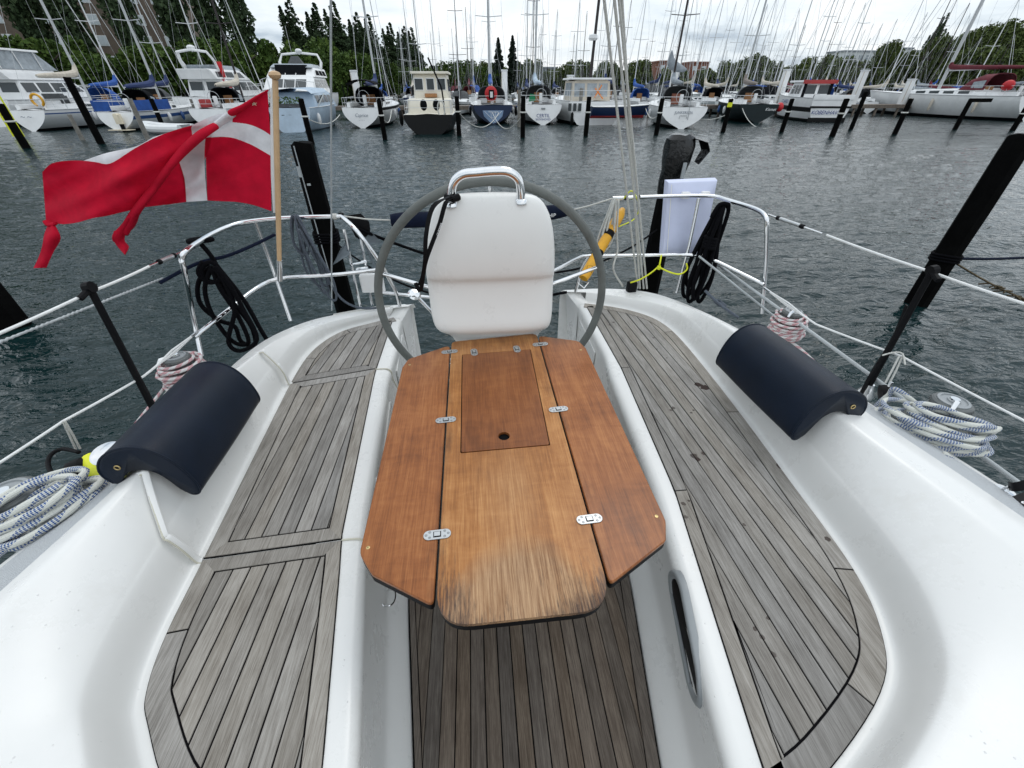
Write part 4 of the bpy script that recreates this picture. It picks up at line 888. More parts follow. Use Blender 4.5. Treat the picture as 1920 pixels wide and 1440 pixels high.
# ------------------------------------------------------------------ ensign on its staff
FY=2.34
st=empty('flag_staff',tuple(PY(523,522,FY)),0,'varnished wooden staff flying a red ensign with white cross at the left stern rail','flag')
def kid(mb,name,m,parent,**k):
    o=mb.build(name,m,None,**k); o.parent=parent; o.matrix_parent_inverse=Matrix.Translation(-Vector(parent.location)) if parent.location.length>0 else Matrix(); return o
s0,s1=A(PY(524,498,FY)),A(PY(516,150,FY)); mb=MB(); mb.tube([s0,lerp(s0,s1,.4),s1],[.0115,.0135,.0125],12); kid(mb,'pole','ash',st)
mb=MB(); mb.lathe([(.008,-.012),(.022,-.004),(.027,.006),(.022,.016),(.006,.022)],PY(516,144,FY),16); kid(mb,'finial','ash',st)
mb=MB(); b0,b1=A(PY(525,526,FY)),A(PY(524,488,FY)); mb.tube([b0,b1],.0145,12); kid(mb,'socket','steel',st)
flag=empty('ensign'); flag.parent=st; flag.matrix_parent_inverse=Matrix.Translation(-Vector(st.location))
def fy(px,py): 
    d=(510-px)/430.
    return FY+.0+.045*math.sin((px*.9+py*1.1)/34.)*min(1,d*3)+.06*math.sin(px/60.+.6)*d+.020*math.sin((px*1.2-py*.9)/21.)*min(1,d*4)+.012*math.sin((px*.7+py*1.5)/12.)*min(1,d*4)-.10*d
def zz(p): return (p[0]/3.,140+p[1]/3.)
def resamp(P,n):
    P=[A(p,float) for p in (cr_spline([(*p,0) for p in P],6) if len(P)>2 else [(*p,0) for p in P])]; d=[0]
    for a,b in zip(P[:-1],P[1:]): d.append(d[-1]+np.linalg.norm(b-a))
    t=np.linspace(0,d[-1],n); return [tuple(np.interp(q,d,[p[k] for p in P]) for k in (0,1)) for q in t]
def patch(name,m,e0,e1,n=26,k=16,dy=0.,bulge=0.,par=None):
    a=resamp([zz(p) for p in e0],n);b=resamp([zz(p) for p in e1],n); rows=[]
    for i in range(k+1):
        t=i/k; row=[]
        for p,q in zip(a,b):
            x=p[0]*(1-t)+q[0]*t;y=p[1]*(1-t)+q[1]*t; Y=fy(x,y)+dy-bulge*math.sin(math.pi*t)
            row.append(tuple(PY(x,y,Y)))
        rows.append(row)
    mb=MB(); mb.loft(rows); o=mb.build(name,m,None,ang=180); o.parent=par or flag
    return o
RED,WHT='flagred','flagwhite'
patch('red_field',RED,[(1505,88),(1440,140),(1375,180),(1310,215)],[(1521,340),(1470,308),(1400,280),(1308,268)])
patch('white_cross',WHT,[(1521,340),(1470,308),(1400,280),(1308,268),(1220,298),(1130,345),(1060,425),(1008,490)],[(1521,455),(1470,425),(1400,388),(1290,352),(1155,356),(1100,400),(1066,448),(1030,520)],n=40)
patch('red_field',RED,[(1155,356),(1290,352),(1400,388),(1470,425),(1521,455)],[(1166,708),(1250,712),(1330,716),(1420,732),(1527,768)],n=30)
patch('white_cross',WHT,[(1008,490),(1028,550),(1040,600),(1045,660),(1048,716)],[(1155,356),(1150,450),(1152,540),(1158,620),(1166,708)],n=24,dy=-.008)
patch('white_cross',WHT,[(1308,215),(1250,218),(1180,240),(1090,280),(1075,300)],[(1308,268),(1262,280),(1220,298),(1160,330),(1090,380)],n=20,dy=-.004)
patch('red_field',RED,[(1190,285),(1090,284),(960,320),(860,360),(750,420),(620,500),(540,492),(470,484),(380,484),(290,500),(238,548)],[(1048,716),(960,728),(860,740),(800,748),(740,762),(680,775),(600,795),(520,808),(430,832),(340,840),(258,815)],n=44,k=26)
patch('red_field',RED,[(1190,285),(1130,345),(1060,425),(1008,490)],[(1190,285),(1180,400),(1100,600),(1048,716)],n=12,dy=.003)
patch('white_cross',WHT,[(470,484),(600,440),(760,405),(860,352)],[(480,490),(620,508),(750,424),(860,362)],n=20,dy=.006)
patch('white_cross',WHT,[(860,352),(1090,280),(1308,208)],[(860,364),(1000,330),(1100,300)],n=20,dy=.008)
def roll(name,m,pts,rad,dy,par=None,flat=.5):
    P=[tuple(PY(*zz(p),fy(*zz(p))+dy)) for p in pts]; mb=MB(); P=cr_spline(P,6); mb.tube(P,list(rad),12,flat=flat); o=mb.build(name,m,None,ang=180); o.parent=par or flag; return o
roll('folded_hem',RED,[(1508,88),(1440,130),(1370,180),(1308,212),(1296,232)],[.006,.012,.020,.026,.020],-.012)
roll('folded_hem',WHT,[(1303,222),(1262,250),(1215,285)],[.026,.026,.024],-.020)
roll('fold',RED,[(1212,288),(1130,340),(1040,420),(960,510),(880,620),(800,720),(745,800),(700,880)],[.024,.030,.030,.026,.026,.028,.032,.036],-.045,flat=.55)
roll('fly_tail',RED,[(752,790),(720,850),(668,900),(655,935)],[.030,.042,.036,.018],-.045,flat=.4)
patch('fly_tail',RED,[(640,880),(636,920),(655,960),(700,1012)],[(722,850),(700,930),(726,966),(706,1012)],n=12,k=6,dy=-.06,bulge=.02)
patch('fly_tail',RED,[(272,838),(248,900),(238,960),(220,1020),(188,1088)],[(304,836),(338,900),(338,935),(300,1000),(262,1086)],n=16,k=6,dy=-.02,bulge=.02)
roll('fly_tail',RED,[(262,822),(285,842),(312,838)],[.016,.02,.014],-.03)
mb=MB(); hp=[A(PY(*zz(p),FY)) for p in ((1519,78),(1521,340),(1523,560),(1536,775))]; hq=[A(PY(*zz(p),FY)) for p in ((1545,70),(1547,340),(1550,560),(1552,775))]
mb.loft([hp,[p+(0,-.012,0) for p in lerp(hp,hq,.5)],hq],); o=mb.build('hoist_band','white',None,ang=180); o.parent=flag
mb=MB(); 
for k in range(8):
    pass
c=PY(*zz((1428,163)),fy(*zz((1428,163)))-.004); s5=[]
for k in range(10): a=math.pi/2+k*math.pi/5; r=.012 if k%2==0 else .005; s5.append((c[0]+r*math.cos(a)*1.4,c[1],c[2]+r*math.sin(a)*.8))
mb.loft([s5,[(x,y-.001,z) for x,y,z in s5]],closed=True,cap=(True,True)); o=mb.build('star','cream',None); o.parent=flag
# ------------------------------------------------------------------ coils hanging from the rails
def hang(top,length,wdt,n,seed,lean=(0,0),spread=.03):
    g=random.Random(seed); top=A(top,float); P=[]
    for k in range(n):
        L_=length*g.uniform(.82,1.0); wd=wdt*g.uniform(.5,1.0); oy=g.uniform(-spread,spread); ox=g.uniform(-.4,.4)*wdt
        dn=A((lean[0],lean[1],-1.))*L_
        P+= [top+(g.uniform(-.01,.01),oy*.2,.012),top+dn*.25+(-wd*.35+ox*.2,oy,0),top+dn*.7+(-wd*.6+ox,oy*1.3,0),top+dn*.95+(-wd*.25+ox,oy*1.3,0),top+dn*.97+(wd*.25+ox,oy,0),top+dn*.7+(wd*.6+ox,oy,0),top+dn*.25+(wd*.35+ox*.2,oy*.5,0)]
    P.append(top+(0,0,.012)); return cr_spline(P,5)
def wraps(top,dn,r0,n,rad,seed,ax=(0,0,-1)):
    P=[]; g=random.Random(seed)
    for i in range(n*10+1):
        a=2*math.pi*i/10; P.append((top[0]+dn[0]*i/(n*10)+r0*math.cos(a),top[1]+dn[1]*i/(n*10)+r0*math.sin(a),top[2]+dn[2]*i/(n*10)))
    return P
q=A(rl(1352,392,-.63)); rope('rope_coil','thick black mooring rope coiled and hung on the right stern rail','rope','blackrope',[hang(q,.62,.13,6,5,(-.10,-.12),.07),wraps(q+(-.03,-.03,-.16),(-.01,-.02,-.07),.035,4,.01,1),cr_spline([q+(.03,0,.02),q+(.06,.01,-.02),q+(.05,0,-.18),q+(.03,-.02,-.34)],5),cr_spline([q+(-.05,.0,-.05),q+(-.02,0,.025),q+(.03,-.01,.03),q+(.05,0,.0)],5)],.0125,n=8)
q=A(rl(372,452,-.63)); rope('rope_coil','thick black mooring rope looped over the left stern rail','rope','blackrope',[wraps(q+(-.03,0,.0),(.06,.03,.0),.026,4,.01,2),cr_spline([q,q+(.03,0,-.08),q+(.05,-.02,-.16)],5),*[cr_spline([PY(x_,y_,2.12+dy_) for x_,y_ in L2],5) for dy_,L2 in ((0,[(398,500),(384,540),(398,590),(436,640),(466,642),(446,592),(412,540),(398,502)]),(-.03,[(402,500),(424,535),(440,582),(428,640),(450,658),(482,636),(456,580),(428,530),(404,500)]),(.03,[(395,500),(372,530),(376,570),(410,600),(440,612),(452,640),(478,648),(470,610),(432,560),(405,505)]),(.0,[(380,492),(372,512),(392,530),(414,520),(408,500),(392,492),(378,505),(386,524),(410,530)]))],cr_spline([q+(.04,-.02,-.1),q+(.12,-.04,-.3),q+(.16,-.06,-.5),q+(.19,-.08,-.58)],6)],.0115)
rope('dark_line','thin navy line stretched from the left stern rail coil out to the left pile','rope','navycloth',[cr_spline([rl(300,530,-.75),rl(370,494,-.73),rl(425,480,-.72),rl(470,462,-.70),rl(515,440,-.68)],5),],.009)
rope('chain_line','pale chain lying along the left upper lifeline','chain','dullwire',[helix_line for helix_line in [cr_spline([lerp(PZ(305,522,-.76),PZ(-60,665,-.70),t)+(0,0,.002*math.sin(t*260)) for t in np.linspace(0,1,90)],1)]],.005,n=5)
q=A(rl(556,408,-.61)); rope('rope_coil','thin grey rope hung in long loops beside the flag staff','rope','greyrope',[hang(q,.50,.12,4,31,(.12,-.05),.03),hang(q+(-.02,0,0),.22,.07,2,33,(.0,0),.02),cr_spline([rl(560,430,-.65),rl(600,500,-.9),rl(640,560,-1.1),rl(680,578,-1.19),rl(720,575,-1.19)],6)],.0072)
q=A(rl(1160,374,-.58)); rope('rope_coil','white braided line hung in loops on the right stern rail beside the yellow tube','rope','whiterope',[hang(q+(-.03,-.02,.0),.34,.07,4,41,(-.16,-.05),.02),cr_spline([q,q+(.01,-.03,-.2),q+(.03,-.04,-.32),A(rl(1150,505,-1.0)),A(rl(1168,537,-1.17))],5)],.0065)
# rescue light tube
mb=MB(); a0,a1=A(rl(1168,392,-.66)),A(rl(1094,522,-1.0)); a0[1]-=.0; mb.tube([a0,lerp(a0,a1,.06),lerp(a0,a1,.1),lerp(a0,a1,.95),a1],[.016,.030,.034,.034,.030],16); o=mb.build('rescue_tube',['yellow']); tag(o,'yellow rescue line tube strapped slanting to the right stern rail','rescue gear')
for t in (.34,.62): mb=MB(); mb.tube([lerp(a0,a1,t),lerp(a0,a1,t+.07)],.0355,16); mb.build('black_band','black',o)
mb=MB(); c=lerp(a0,a1,.88)+(-.0,-.036,.01); mb.tube([c+(-.02,0,.03),c+(.012,0,.03),c+(.012,0,-.02),c+(-.02,0,-.02)],.0015,5,closed=True); mb.build('printed_mark','black',o)
mb=MB(); mb.tube(cr_spline([rl(1170,372,-.57),rl(1185,358,-.52),rl(1198,385,-.62),rl(1190,410,-.72),rl(1160,425,-.75)],5),.004,6); mb.build('cord','lime',o)
mb=MB(); mb.tube([a1+(-.03,0,.04),a1+(-.04,-.02,-.02),a1+(-.0,-.04,-.05),a1+(.03,-.02,-.02)],.004,6); mb.build('wire_bracket','steel',o)
# white vinyl horseshoe cover bag
bp=[PY(1246,337,2.93),PY(1340,333,2.97),PY(1312,474,2.86),PY(1236,474,2.82)]; bp=[A(p) for p in bp]
mb=MB(); rows=[]
for (e,dy) in ((.0,-.0),(.0,-.004),(.03,-.05),(.06,-.058),(.5,-.062)):
    c=sum(bp)/4; rows.append([p*(1-e)+c*e+A((0,dy,0)) for q in range(4) for p in [lerp(bp[q],bp[(q+1)%4],t) for t in (0,.1,.3,.5,.7,.9)]])
mb.loft(rows,closed=True,cap=(True,True)); o=mb.build('lifebuoy_bag','whitevinyl',None,ang=60); tag(o,'rectangular white vinyl lifebuoy bag hung on the right stern rail','bag')
mb=MB(); mb.tube([bp[0]+(.03,-.06,-.02),bp[3]+(.03,-.06,.02)],.003,6); mb.build('seam','white',o)
rope('yellow_cord','bright yellow cord knotted below the white bag','rope','lime',[cr_spline([rl(1240,478,-.92),rl(1237,495,-.97),rl(1234,500,-.99),rl(1220,512,-1.03),rl(1200,524,-1.07),rl(1182,530,-1.1)],5),cr_spline([rl(1234,500,-.99),rl(1255,510,-1.0),rl(1275,514,-1.02),rl(1288,505,-1.0),rl(1287,494,-.96)],5),wraps(A(rl(1236,499,-.985)),(0,0,-.02),.008,3,.004,4)],.0052)
# navy roll tied between the stern rails
a0,a1=A(PY(733,413,2.62)),A(PY(1062,396,2.72)); mb=MB(); mb.tube([lerp(a0,a1,t)+(0,0,-.012*math.sin(math.pi*t)) for t in np.linspace(0,1,14)],[.034,.046]+[.045]*10+[.044,.032],14); o=mb.build('rolled_cover','navycloth'); tag(o,'navy blue rolled fabric cover tied between the stern rails behind the wheel','cover')
c=lerp(a0,a1,.86)+(0,-.047,-.004); text('NSHIP','lettering',o,'label_white',.032,frame(tuple(c+(.03,-.006,-.004)),tuple(a1-a0),(0,-.25,1)))
for P_ in ([A(rl(642,405,RZL)),a0],[a1,A(rl(1148,372,RZR))]): mb=MB(); mb.tube([P_[0],lerp(P_[0],P_[1],.5)-(0,0,.006),P_[1]],.0045,6); mb.build('tie_line','whiterope',o)
# lanyard on the grab rail
lan=ribbon([A((-.09,1.73,-.345)),A(PY(812,388,1.69)),A(PY(799,440,1.66)),A(PY(797,490,1.66)),A(PY(792,520,1.68)),A(PY(785,535,1.70))],.017,.002,'black','lanyard','black printed lanyard looped round the chrome grab rail of the pedestal','lanyard',(1,.1,.2))
l2=ribbon([A((-.075,1.735,-.352)),A(PY(836,380,1.70)),A(PY(824,420,1.69)),A(PY(808,462,1.68)),A(PY(797,495,1.67)),A(PY(790,540,1.68)),A(PY(786,545,1.69)),A(PY(779,530,1.70))],.017,.002,'black','lanyard_strap','',None,(1,.1,.35)); l2.parent=lan
mb=MB(); mb.tube([A((-.105,1.765,-.352)),A((-.075,1.738,-.356)),A((-.055,1.755,-.352))],.014,8); mb.build('loop','black',lan)
p_=A(PY(829,420,1.675)); text('CE-POWER','lettering',lan,'label_white',.0105,frame(tuple(p_+(-.012,.0,-.02)),tuple(A(PY(832,400,1.68))-A(PY(818,440,1.68))),(-1,0,.3)))
# ladder, stern fitting and anchor on the left quarter
an=wsub(empty('swim_ladder')); an['label']='folded steel swim ladder with white step pad hanging on the left quarter'
for (x0,y0,x1,y1) in ((645,430,676,575),(672,420,698,572)): mb=MB(); mb.tube([A(PY(x0,y0,2.72)),A(PY(x1,y1,2.62))],.010,8); mb.build('ladder_rail','steel',an)
for (x0,y0,x1,y1) in ((662,495,688,490),(668,505,690,502)): mb=MB(); mb.tube([A(PY(x0,y0,2.66)),A(PY(x1,y1,2.66))],.009,8); mb.build('rung','steel',an)
mb=MB(); c=A(PY(698,530,2.62)); mb.cham(c[0]-.075,c[0]+.075,c[1]-.02,c[1]+.02,c[2]-.06,c[2]+.06,.012); mb.build('step_pad','white',an)
ac=A(PY(668,410,2.74)); anc=empty('anchor',tuple(ac),0,'galvanised plough anchor lashed with a black pad to the left stern rail','anchor')
mb=MB(); mb.tube([ac+(-.02,0,.0),ac+(.03,-.02,-.16),ac+(.09,-.05,-.42)],[.012,.011,.010],8,flat=.5); kid(mb,'shank','galv',anc)
for sgn_ in (-1,1):
    tip=A(PY(716,455,2.70)) if sgn_>0 else A(PY(624,496,2.70)); r0=A(PY(676,432,2.72)) if sgn_>0 else A(PY(655,445,2.72)); r1=A(PY(682,460,2.68)) if sgn_>0 else A(PY(655,478,2.66))
    mb=MB(); mid=lerp(r0,tip,.55)+(0,0,.03 if sgn_>0 else .012); m2=lerp(r1,tip,.5)
    mb.loft([[r0,mid,tip],[lerp(r0,r1,.5)+(0,.03,0),lerp(mid,m2,.5)+(0,.02,0),tip+(0,.002,0)],[r1,m2,tip+(0,0,-.004)]]); mb.loft([[r0+(0,.006,0),mid+(0,.006,0),tip],[r1+(0,.006,0),m2+(0,.006,0),tip]]); kid(mb,'fluke','galv',anc,ang=180)
mb=MB(); c=ac+(.01,-.02,-.035); mb.loft([[c+(-.06,0,.06),c+(.03,0,.07),c+(.07,.0,.02)],[c+(-.05,-.01,.0),c+(.0,-.03,0),c+(.07,-.01,-.02)],[c+(-.035,0,-.07),c+(.0,-.02,-.09),c+(.055,0,-.08)]]); kid(mb,'black_pad','black',anc,ang=180)
# black strap on left rail joint
mb=MB(); c=A(rl(640,405,RZL)); mb.tube([c+(-.012,0,0),c+(.012,0,0)],.019,10); part(mb,'rail_sleeve','black',push_l)
mb=MB(); c=A(rl(628,406,RZL)); mb.tube([c+(-.010,0,0),c+(.012,0,0)],.017,10); part(mb,'rail_lashing','whiterope',push_l)
# seat front fittings
def lw(y,z):   # inner wall of left side
    n_=lN(y);s_=lS(y); zs=[SOLE+.015,SOLE+.068,SOLE+.085,SZ-.29,SZ-.15,SZ-.06]; xs=[s_-.010,s_-.055,s_-.070,s_-.076,(n_-.014)*.6+(s_-.07)*.4,n_]; return np.interp(z,zs,xs)
def rw(y,z):
    n_=rN(y);s_=rS(y); zs=[SOLE+.015,SOLE+.068,SOLE+.085,SZ-.29,SZ-.15,SZ-.06]; xs=[s_+.010,s_+.055,s_+.070,s_+.076,(n_+.014)*.6+(s_+.07)*.4,n_]; return np.interp(z,zs,xs)
y=.80;z=-1.56; x=lw(y,z); mb=MB(); mb.tube([(x,y-.03,z),(x+.028,y-.03,z),(x+.042,y-.015,z),(x+.042,y+.015,z),(x+.028,y+.03,z),(x,y+.03,z)],.0035,8,smooth=3); mb.tube([(x+.004,y-.03,z-.02),(x+.004,y-.03,z+.02)],.003,6); part(mb,'lashing_eye','steel')
y=1.20;z=-1.16-.10; x=lN(1.2)+.002; mb=MB(); c=A((x,1.18,-1.335)); mb.lathe([(.022,0),(.022,.006),(.012,.012),(.012,.022),(.016,.024)],c,14,axis=(1,0,0)); mb.cham(c[0]+.018,c[0]+.03,c[1]-.006,c[1]+.006,c[2]-.028,c[2]+.028,.004); part(mb,'locker_latch','steel')
mb=MB(); mb.add([(x+.001,1.28,-1.36),(x+.001,1.30,-1.33),(x+.001,1.31,-1.345),(x+.001,1.29,-1.375)],[(0,1,2,3)]); mb.add([(x+.001,1.295,-1.335),(x+.001,1.31,-1.315),(x+.001,1.315,-1.33),(x+.001,1.30,-1.35)],[(0,1,2,3)]); part(mb,'red_sticker','red')
# moulded panel line on the left front
for (x0,y0,y1,z0,z1) in ((0,1.05,1.75,-1.36,-1.60),):
    P_=[(lw(y0,z0)+.003,y0,z0),(lw(y1,z0)+.003,y1,z0),(lw(y1,z1)+.003,y1,z1),(lw(y0,z1)+.003,y0,z1)]; mb=MB(); mb.tube(rounded3(P_) if False else P_,.0035,6,closed=True); part(mb,'locker_outline','gel')
# oval pocket on the right seat front
vt=wsub(empty('oval_pocket')); vt['label']='oval grey-framed pocket with a dark inside in the right seat front'
VA,VB=A((0,.340,-1.385)),A((0,.665,-1.315))
def vpt(s,t,dx):   # s along, t across
    d=VB-VA; L_=np.linalg.norm(d); d=d/L_; nn=A((0,-d[2],d[1])); p=lerp(VA,VB,.5)+d*s+nn*t; return (rw(p[1],p[2])+dx,p[1],p[2])
def stad(hl,r,dx,n=10):
    out=[]
    for k in range(n+1): a=-math.pi/2+math.pi*k/n; out.append(vpt(hl-r+r*math.cos(a),r*math.sin(a),dx))
    for k in range(n+1): a=math.pi/2+math.pi*k/n; out.append(vpt(-(hl-r)+r*math.cos(a),r*math.sin(a),dx))
    return out
mb=MB(); mb.loft([stad(.180,.088,.014),stad(.180,.088,-.004),stad(.176,.084,-.009),stad(.164,.072,-.009),stad(.156,.065,-.004),stad(.152,.062,.0005)],closed=True); mb.build('frame','midgrey',vt,ang=60)
mb=MB(); mb.loft([stad(.156,.065,.0005),stad(.152,.062,-.0016),stad(.126,.040,-.0016)],closed=True,cap=(False,True)); mb.build('inside','black',vt)
mb=MB(); P_=[vpt(s,-.056,-.005) for s in np.linspace(-.12,.12,12)]; mb.tube(P_,.005,8,flat=.5); mb.build('inner_lip','midgrey',vt)
# ------------------------------------------------------------------ near mooring piles
def pile(base,h,r,label,m='pile',name='mooring_pile',group='black mooring piles standing in the harbour',cap=None,sides=8,seed=1):
    g=random.Random(seed); x,y=base; root=empty(name,(x,y,WZ),0,label,'pile',group); mb=MB(); rows=[]
    for z in (-1.0,.05,h*.3,h*.6,h*.9,h-.02,h):
        q=r*(1.06-.10*z/h)*( .93 if z==h else 1); rows.append([(q*math.cos(2*math.pi*(k+.5)/sides)*(1+g.uniform(-.05,.05)),q*math.sin(2*math.pi*(k+.5)/sides)*(1+g.uniform(-.05,.05)),z+(g.uniform(-.02,.02) if z>=h*.9 else 0)) for k in range(sides)])
    mb.loft(rows,closed=True,cap=(True,True)); mb.build('shaft',m,root,ang=30)
    return root
p=pile((-1.70,4.95),2.0,.115,'near black pile standing between the flag staff and the wheel',seed=3)
mb=MB(); mb.tube([(-.045,-.12,1.98),(-.04,-.125,1.2),(-.03,-.13,.4)],.006,5); mb.build('conduit','dullwire',p)
mb=MB(); mb.box(-.075,-.045,-.128,-.12,1.70,1.80); mb.box(-.015,.02,-.128,-.12,1.62,1.64); mb.build('tag_plate','dullwire',p)
mb=MB(); 
for k in range(4): mb.tube([(.135*math.cos(a),.135*math.sin(a),1.02+k*.03+.01*math.sin(a*3)) for a in np.linspace(0,2*math.pi,15)[:-1]],.013,6,closed=True)
mb.build('rope_turns','blackrope',p)
p2=pile((2.40,5.20),1.72,.13,'near black pile behind the white bag, its head wrapped in black plastic',seed=4)
g=random.Random(9); mb=MB(); rows=[]
for i,(z,q) in enumerate(((1.38,.135),(1.42,.145),(1.55,.135),(1.66,.14),(1.76,.155),(1.90,.16),(1.985,.15),(2.02,.11))):
    rows.append([(q*(1+g.uniform(-.14,.14))*math.cos(2*math.pi*k/12),q*(1+g.uniform(-.14,.14))*math.sin(2*math.pi*k/12),z+g.uniform(-.015,.015)) for k in range(12)])
mb.loft(rows,closed=True,cap=(True,True)); mb.build('plastic_wrap','plasticbag',p2,ang=25)
mb=MB(); mb.loft([[(.12,-.12,1.99),(.15,-.02,2.0),(.14,.08,1.98)],[(.27,-.14,1.95),(.30,-.04,1.97),(.26,.07,1.95)],[(.33,-.12,1.86),(.36,-.05,1.88),(.30,.04,1.86)],[(.24,-.13,1.74),(.26,-.06,1.72),(.24,.02,1.74)]]); mb.build('plastic_flap','plasticbag',p2,ang=20)
mb=MB(); mb.box(.01,.05,-.205,-.19,1.60,1.76); mb.box(-.06,-.02,-.20,-.19,1.50,1.40); mb.build('pale_patch','dullwire',p2)
pR=pile((6.15,4.75),2.02,.135,'tall black pile leaning into the top right corner, joined by mooring lines',seed=5)
mb=MB()
for k in range(3): mb.tube([(.15*math.cos(a),.15*math.sin(a),.62+k*.035+.01*math.sin(a*2)) for a in np.linspace(0,2*math.pi,15)[:-1]],.016,6,closed=True)
mb.build('rope_turns','blackrope',pR)
mb=MB(); mb.lathe([(.014,0),(.012,.01)],(-.02,-.13,1.9),8,axis=(0,-1,0)); mb.build('bolt','dullwire',pR)
pile((-5.95,5.15),1.05,.20,'broad black pile stump cut by the left edge of the photo',seed=6)
# mooring ropes
def moor(a,b,sag,r,m,label,group=None,n=20):
    a,b=A(a,float),A(b,float); P=[a*(1-t)+b*t-A((0,0,1))*sag*4*t*(1-t) for t in np.linspace(0,1,n)]; return rope('mooring_rope',label,'rope',m,[P],r,group,n=6)
moor(PZ(668,428,-.70),(2.3,5.1,WZ+1.0),.42,.011,'blackrope','black mooring rope slung between the left stern rail and the wrapped pile')
moor(PZ(1062,548,-1.15),(-1.6,4.9,WZ+1.0),.30,.010,'blackrope','black mooring rope running low behind the pedestal to the left pile')
moor(rl(1345,495,-1.0),rl(1985,960,-1.2),.0,.009,'dullwire','grey rope led outboard along the right side below the lifelines')
moor(rl(1310,480,-.9),rl(1460,600,-1.2),.0,.007,'dullwire','thin grey line beneath the right stern rail')
moor((6.1,4.7,WZ+.66),(14,6.5,WZ+.9),.35,.018,'navycloth','dark blue mooring line running right from the tall pile')
P_=[lerp((6.2,4.7,WZ+.62),(9.5,4.0,WZ+.02),t)-A((0,0,.30*math.sin(math.pi*t))) for t in np.linspace(0,1,24)]
mat('weedy',(.10,.075,.04),.9,var=.6,vs=14,bump=1.,bs=60); gg=random.Random(4)
rope('weedy_rope','frayed brown weed-covered rope drooping into the water at the right edge','rope','weedy',[P_]+[[lerp(P_[int(u_)],P_[int(u_)+1],u_%1)+(0,0,.0),lerp(P_[int(u_)],P_[int(u_)+1],u_%1)+(gg.uniform(-.10,.10),gg.uniform(-.06,.06),-gg.uniform(.01,.10)*(u_/14))] for u_ in [gg.uniform(4,22.9) for _ in range(90)]],.011,n=4)
moor(PZ(1118,590,-1.2),PZ(1150,575,-1.2),.0,.006,'blackrope','dark knotted line end on the right quarter') if False else None
rope('knotted_line','grey knotted rope and black hook on the right quarter rail base','rope','greyrope',[wraps(A(rl(1345,565,-1.15)),(.03,-.02,-.02),.02,4,.01,3),cr_spline([rl(1322,545,-1.1),rl(1340,562,-1.13),rl(1362,580,-1.15),rl(1385,596,-1.18)],5)],.009)
# ================================================================== HARBOUR
def glassy(name,col): return mat(name,col,.12,var=.15,vs=2)
glassy('glass',(.035,.045,.05)); mat('screen',(.30,.34,.37),.25,var=.3,vs=2.5); mat('hullwhite',(.78,.79,.79),.35,var=.08,vs=1.2); mat('hullgrey',(.46,.50,.50),.4,var=.12,vs=1)
mat('hullblue',(.006,.018,.055),.4,var=.15,vs=1,spec=.25); mat('hullgreen',(.004,.012,.014),.45,var=.2,vs=1,spec=.2); mat('hullblack',(.004,.0045,.005),.5,var=.2,spec=.15); mat('paleblue',(.40,.50,.60),.5,var=.14,vs=1.4,bump=.2,bs=3)
mat('blue',(.015,.08,.33),.75,var=.25,vs=3,bump=.4,bs=8); mat('darkblue',(.012,.03,.11),.75,var=.25,vs=3); mat('maroon',(.12,.012,.022),.8,var=.3,vs=3,bump=.4,bs=8); mat('coverbeige',(.55,.50,.42),.8,var=.15,vs=3,bump=.4,bs=6)
mat('covergrey',(.25,.28,.31),.75,var=.3,vs=2,bump=.5,bs=5); mat('covertaupe',(.22,.19,.17),.8,var=.2,vs=3); mat('hoodblack',(.006,.007,.009),.9,spec=.1,var=.3,vs=4); mat('hoodgrey',(.075,.080,.085),.8,var=.25,vs=4)
mat('terracotta',(.30,.10,.06),.6,var=.2,vs=6); mat('doorwood',(.33,.15,.05),.5,var=.3,vs=9); mat('mastalu',(.50,.52,.53),.4,.4,var=.1,vs=2); mat('mastdark',(.022,.016,.016),.5,var=.2); mat('mastwhite',(.66,.68,.69),.4,var=.05)
mat('creamboat',(.74,.70,.60),.45,var=.06,vs=1); mat('green',(.01,.25,.10),.6,var=.1); mat('pierwood',(.17,.14,.115),.85,var=.35,vs=4,bump=.5,bs=12); mat('orange',(.75,.22,.02),.5,var=.1); mat('letterblue',(.03,.06,.24),.5,var=0); mat('lettergrey',(.22,.25,.30),.5,var=0)
mat('skyblue',(.06,.28,.60),.6,var=.15); mat('stripe',(.03,.09,.26),.4,var=.05); mat('bootstripe',(.006,.006,.008),.7,var=.2,spec=.15); mat('boatred',(.35,.03,.03),.6,var=.2); mat('paleboatblue',(.16,.25,.40),.4,var=.1)
def hw(t,B,st): return B/2*np.interp(t,[0,.2,.42,.62,.8,.92,1],[st,.93,1,.93,.66,.32,.012])
def xhull(L_,B,fb,st=.74,rake=.35,bow=.9,rows=9,stations=13,deep=1.):
    R_s=[]; zs=[1,.86,.80,.62,.42,.25,.13,.04,-.12][:rows]
    for i in range(stations):
        t=(i/(stations-1))**1.0; h=hw(t,B,st); sh=fb*(1+.22*t*t+.04*(1-t)**2); row=[]
        k=np.interp(t,[0,.3,.7,1],[1.0,.35,.55,1.0])*deep
        for zf in zs:
            d=1-max(zf,0); wdt=h*(1-k*d**2.2*.92) if zf>=0 else h*(1-k*.92)*.5
            y=t*L_+ (zf-0)*bow*t**4*.9 + (1-zf)*0 + (rake*(zf-1)*-1*-1)*(1-t)**6
            row.append((max(wdt,.004),y,zf*sh))
        R_s.append(row)
    return R_s
def part2(mb,name,m,root,**k): return mb.build(name,m,root,**k)
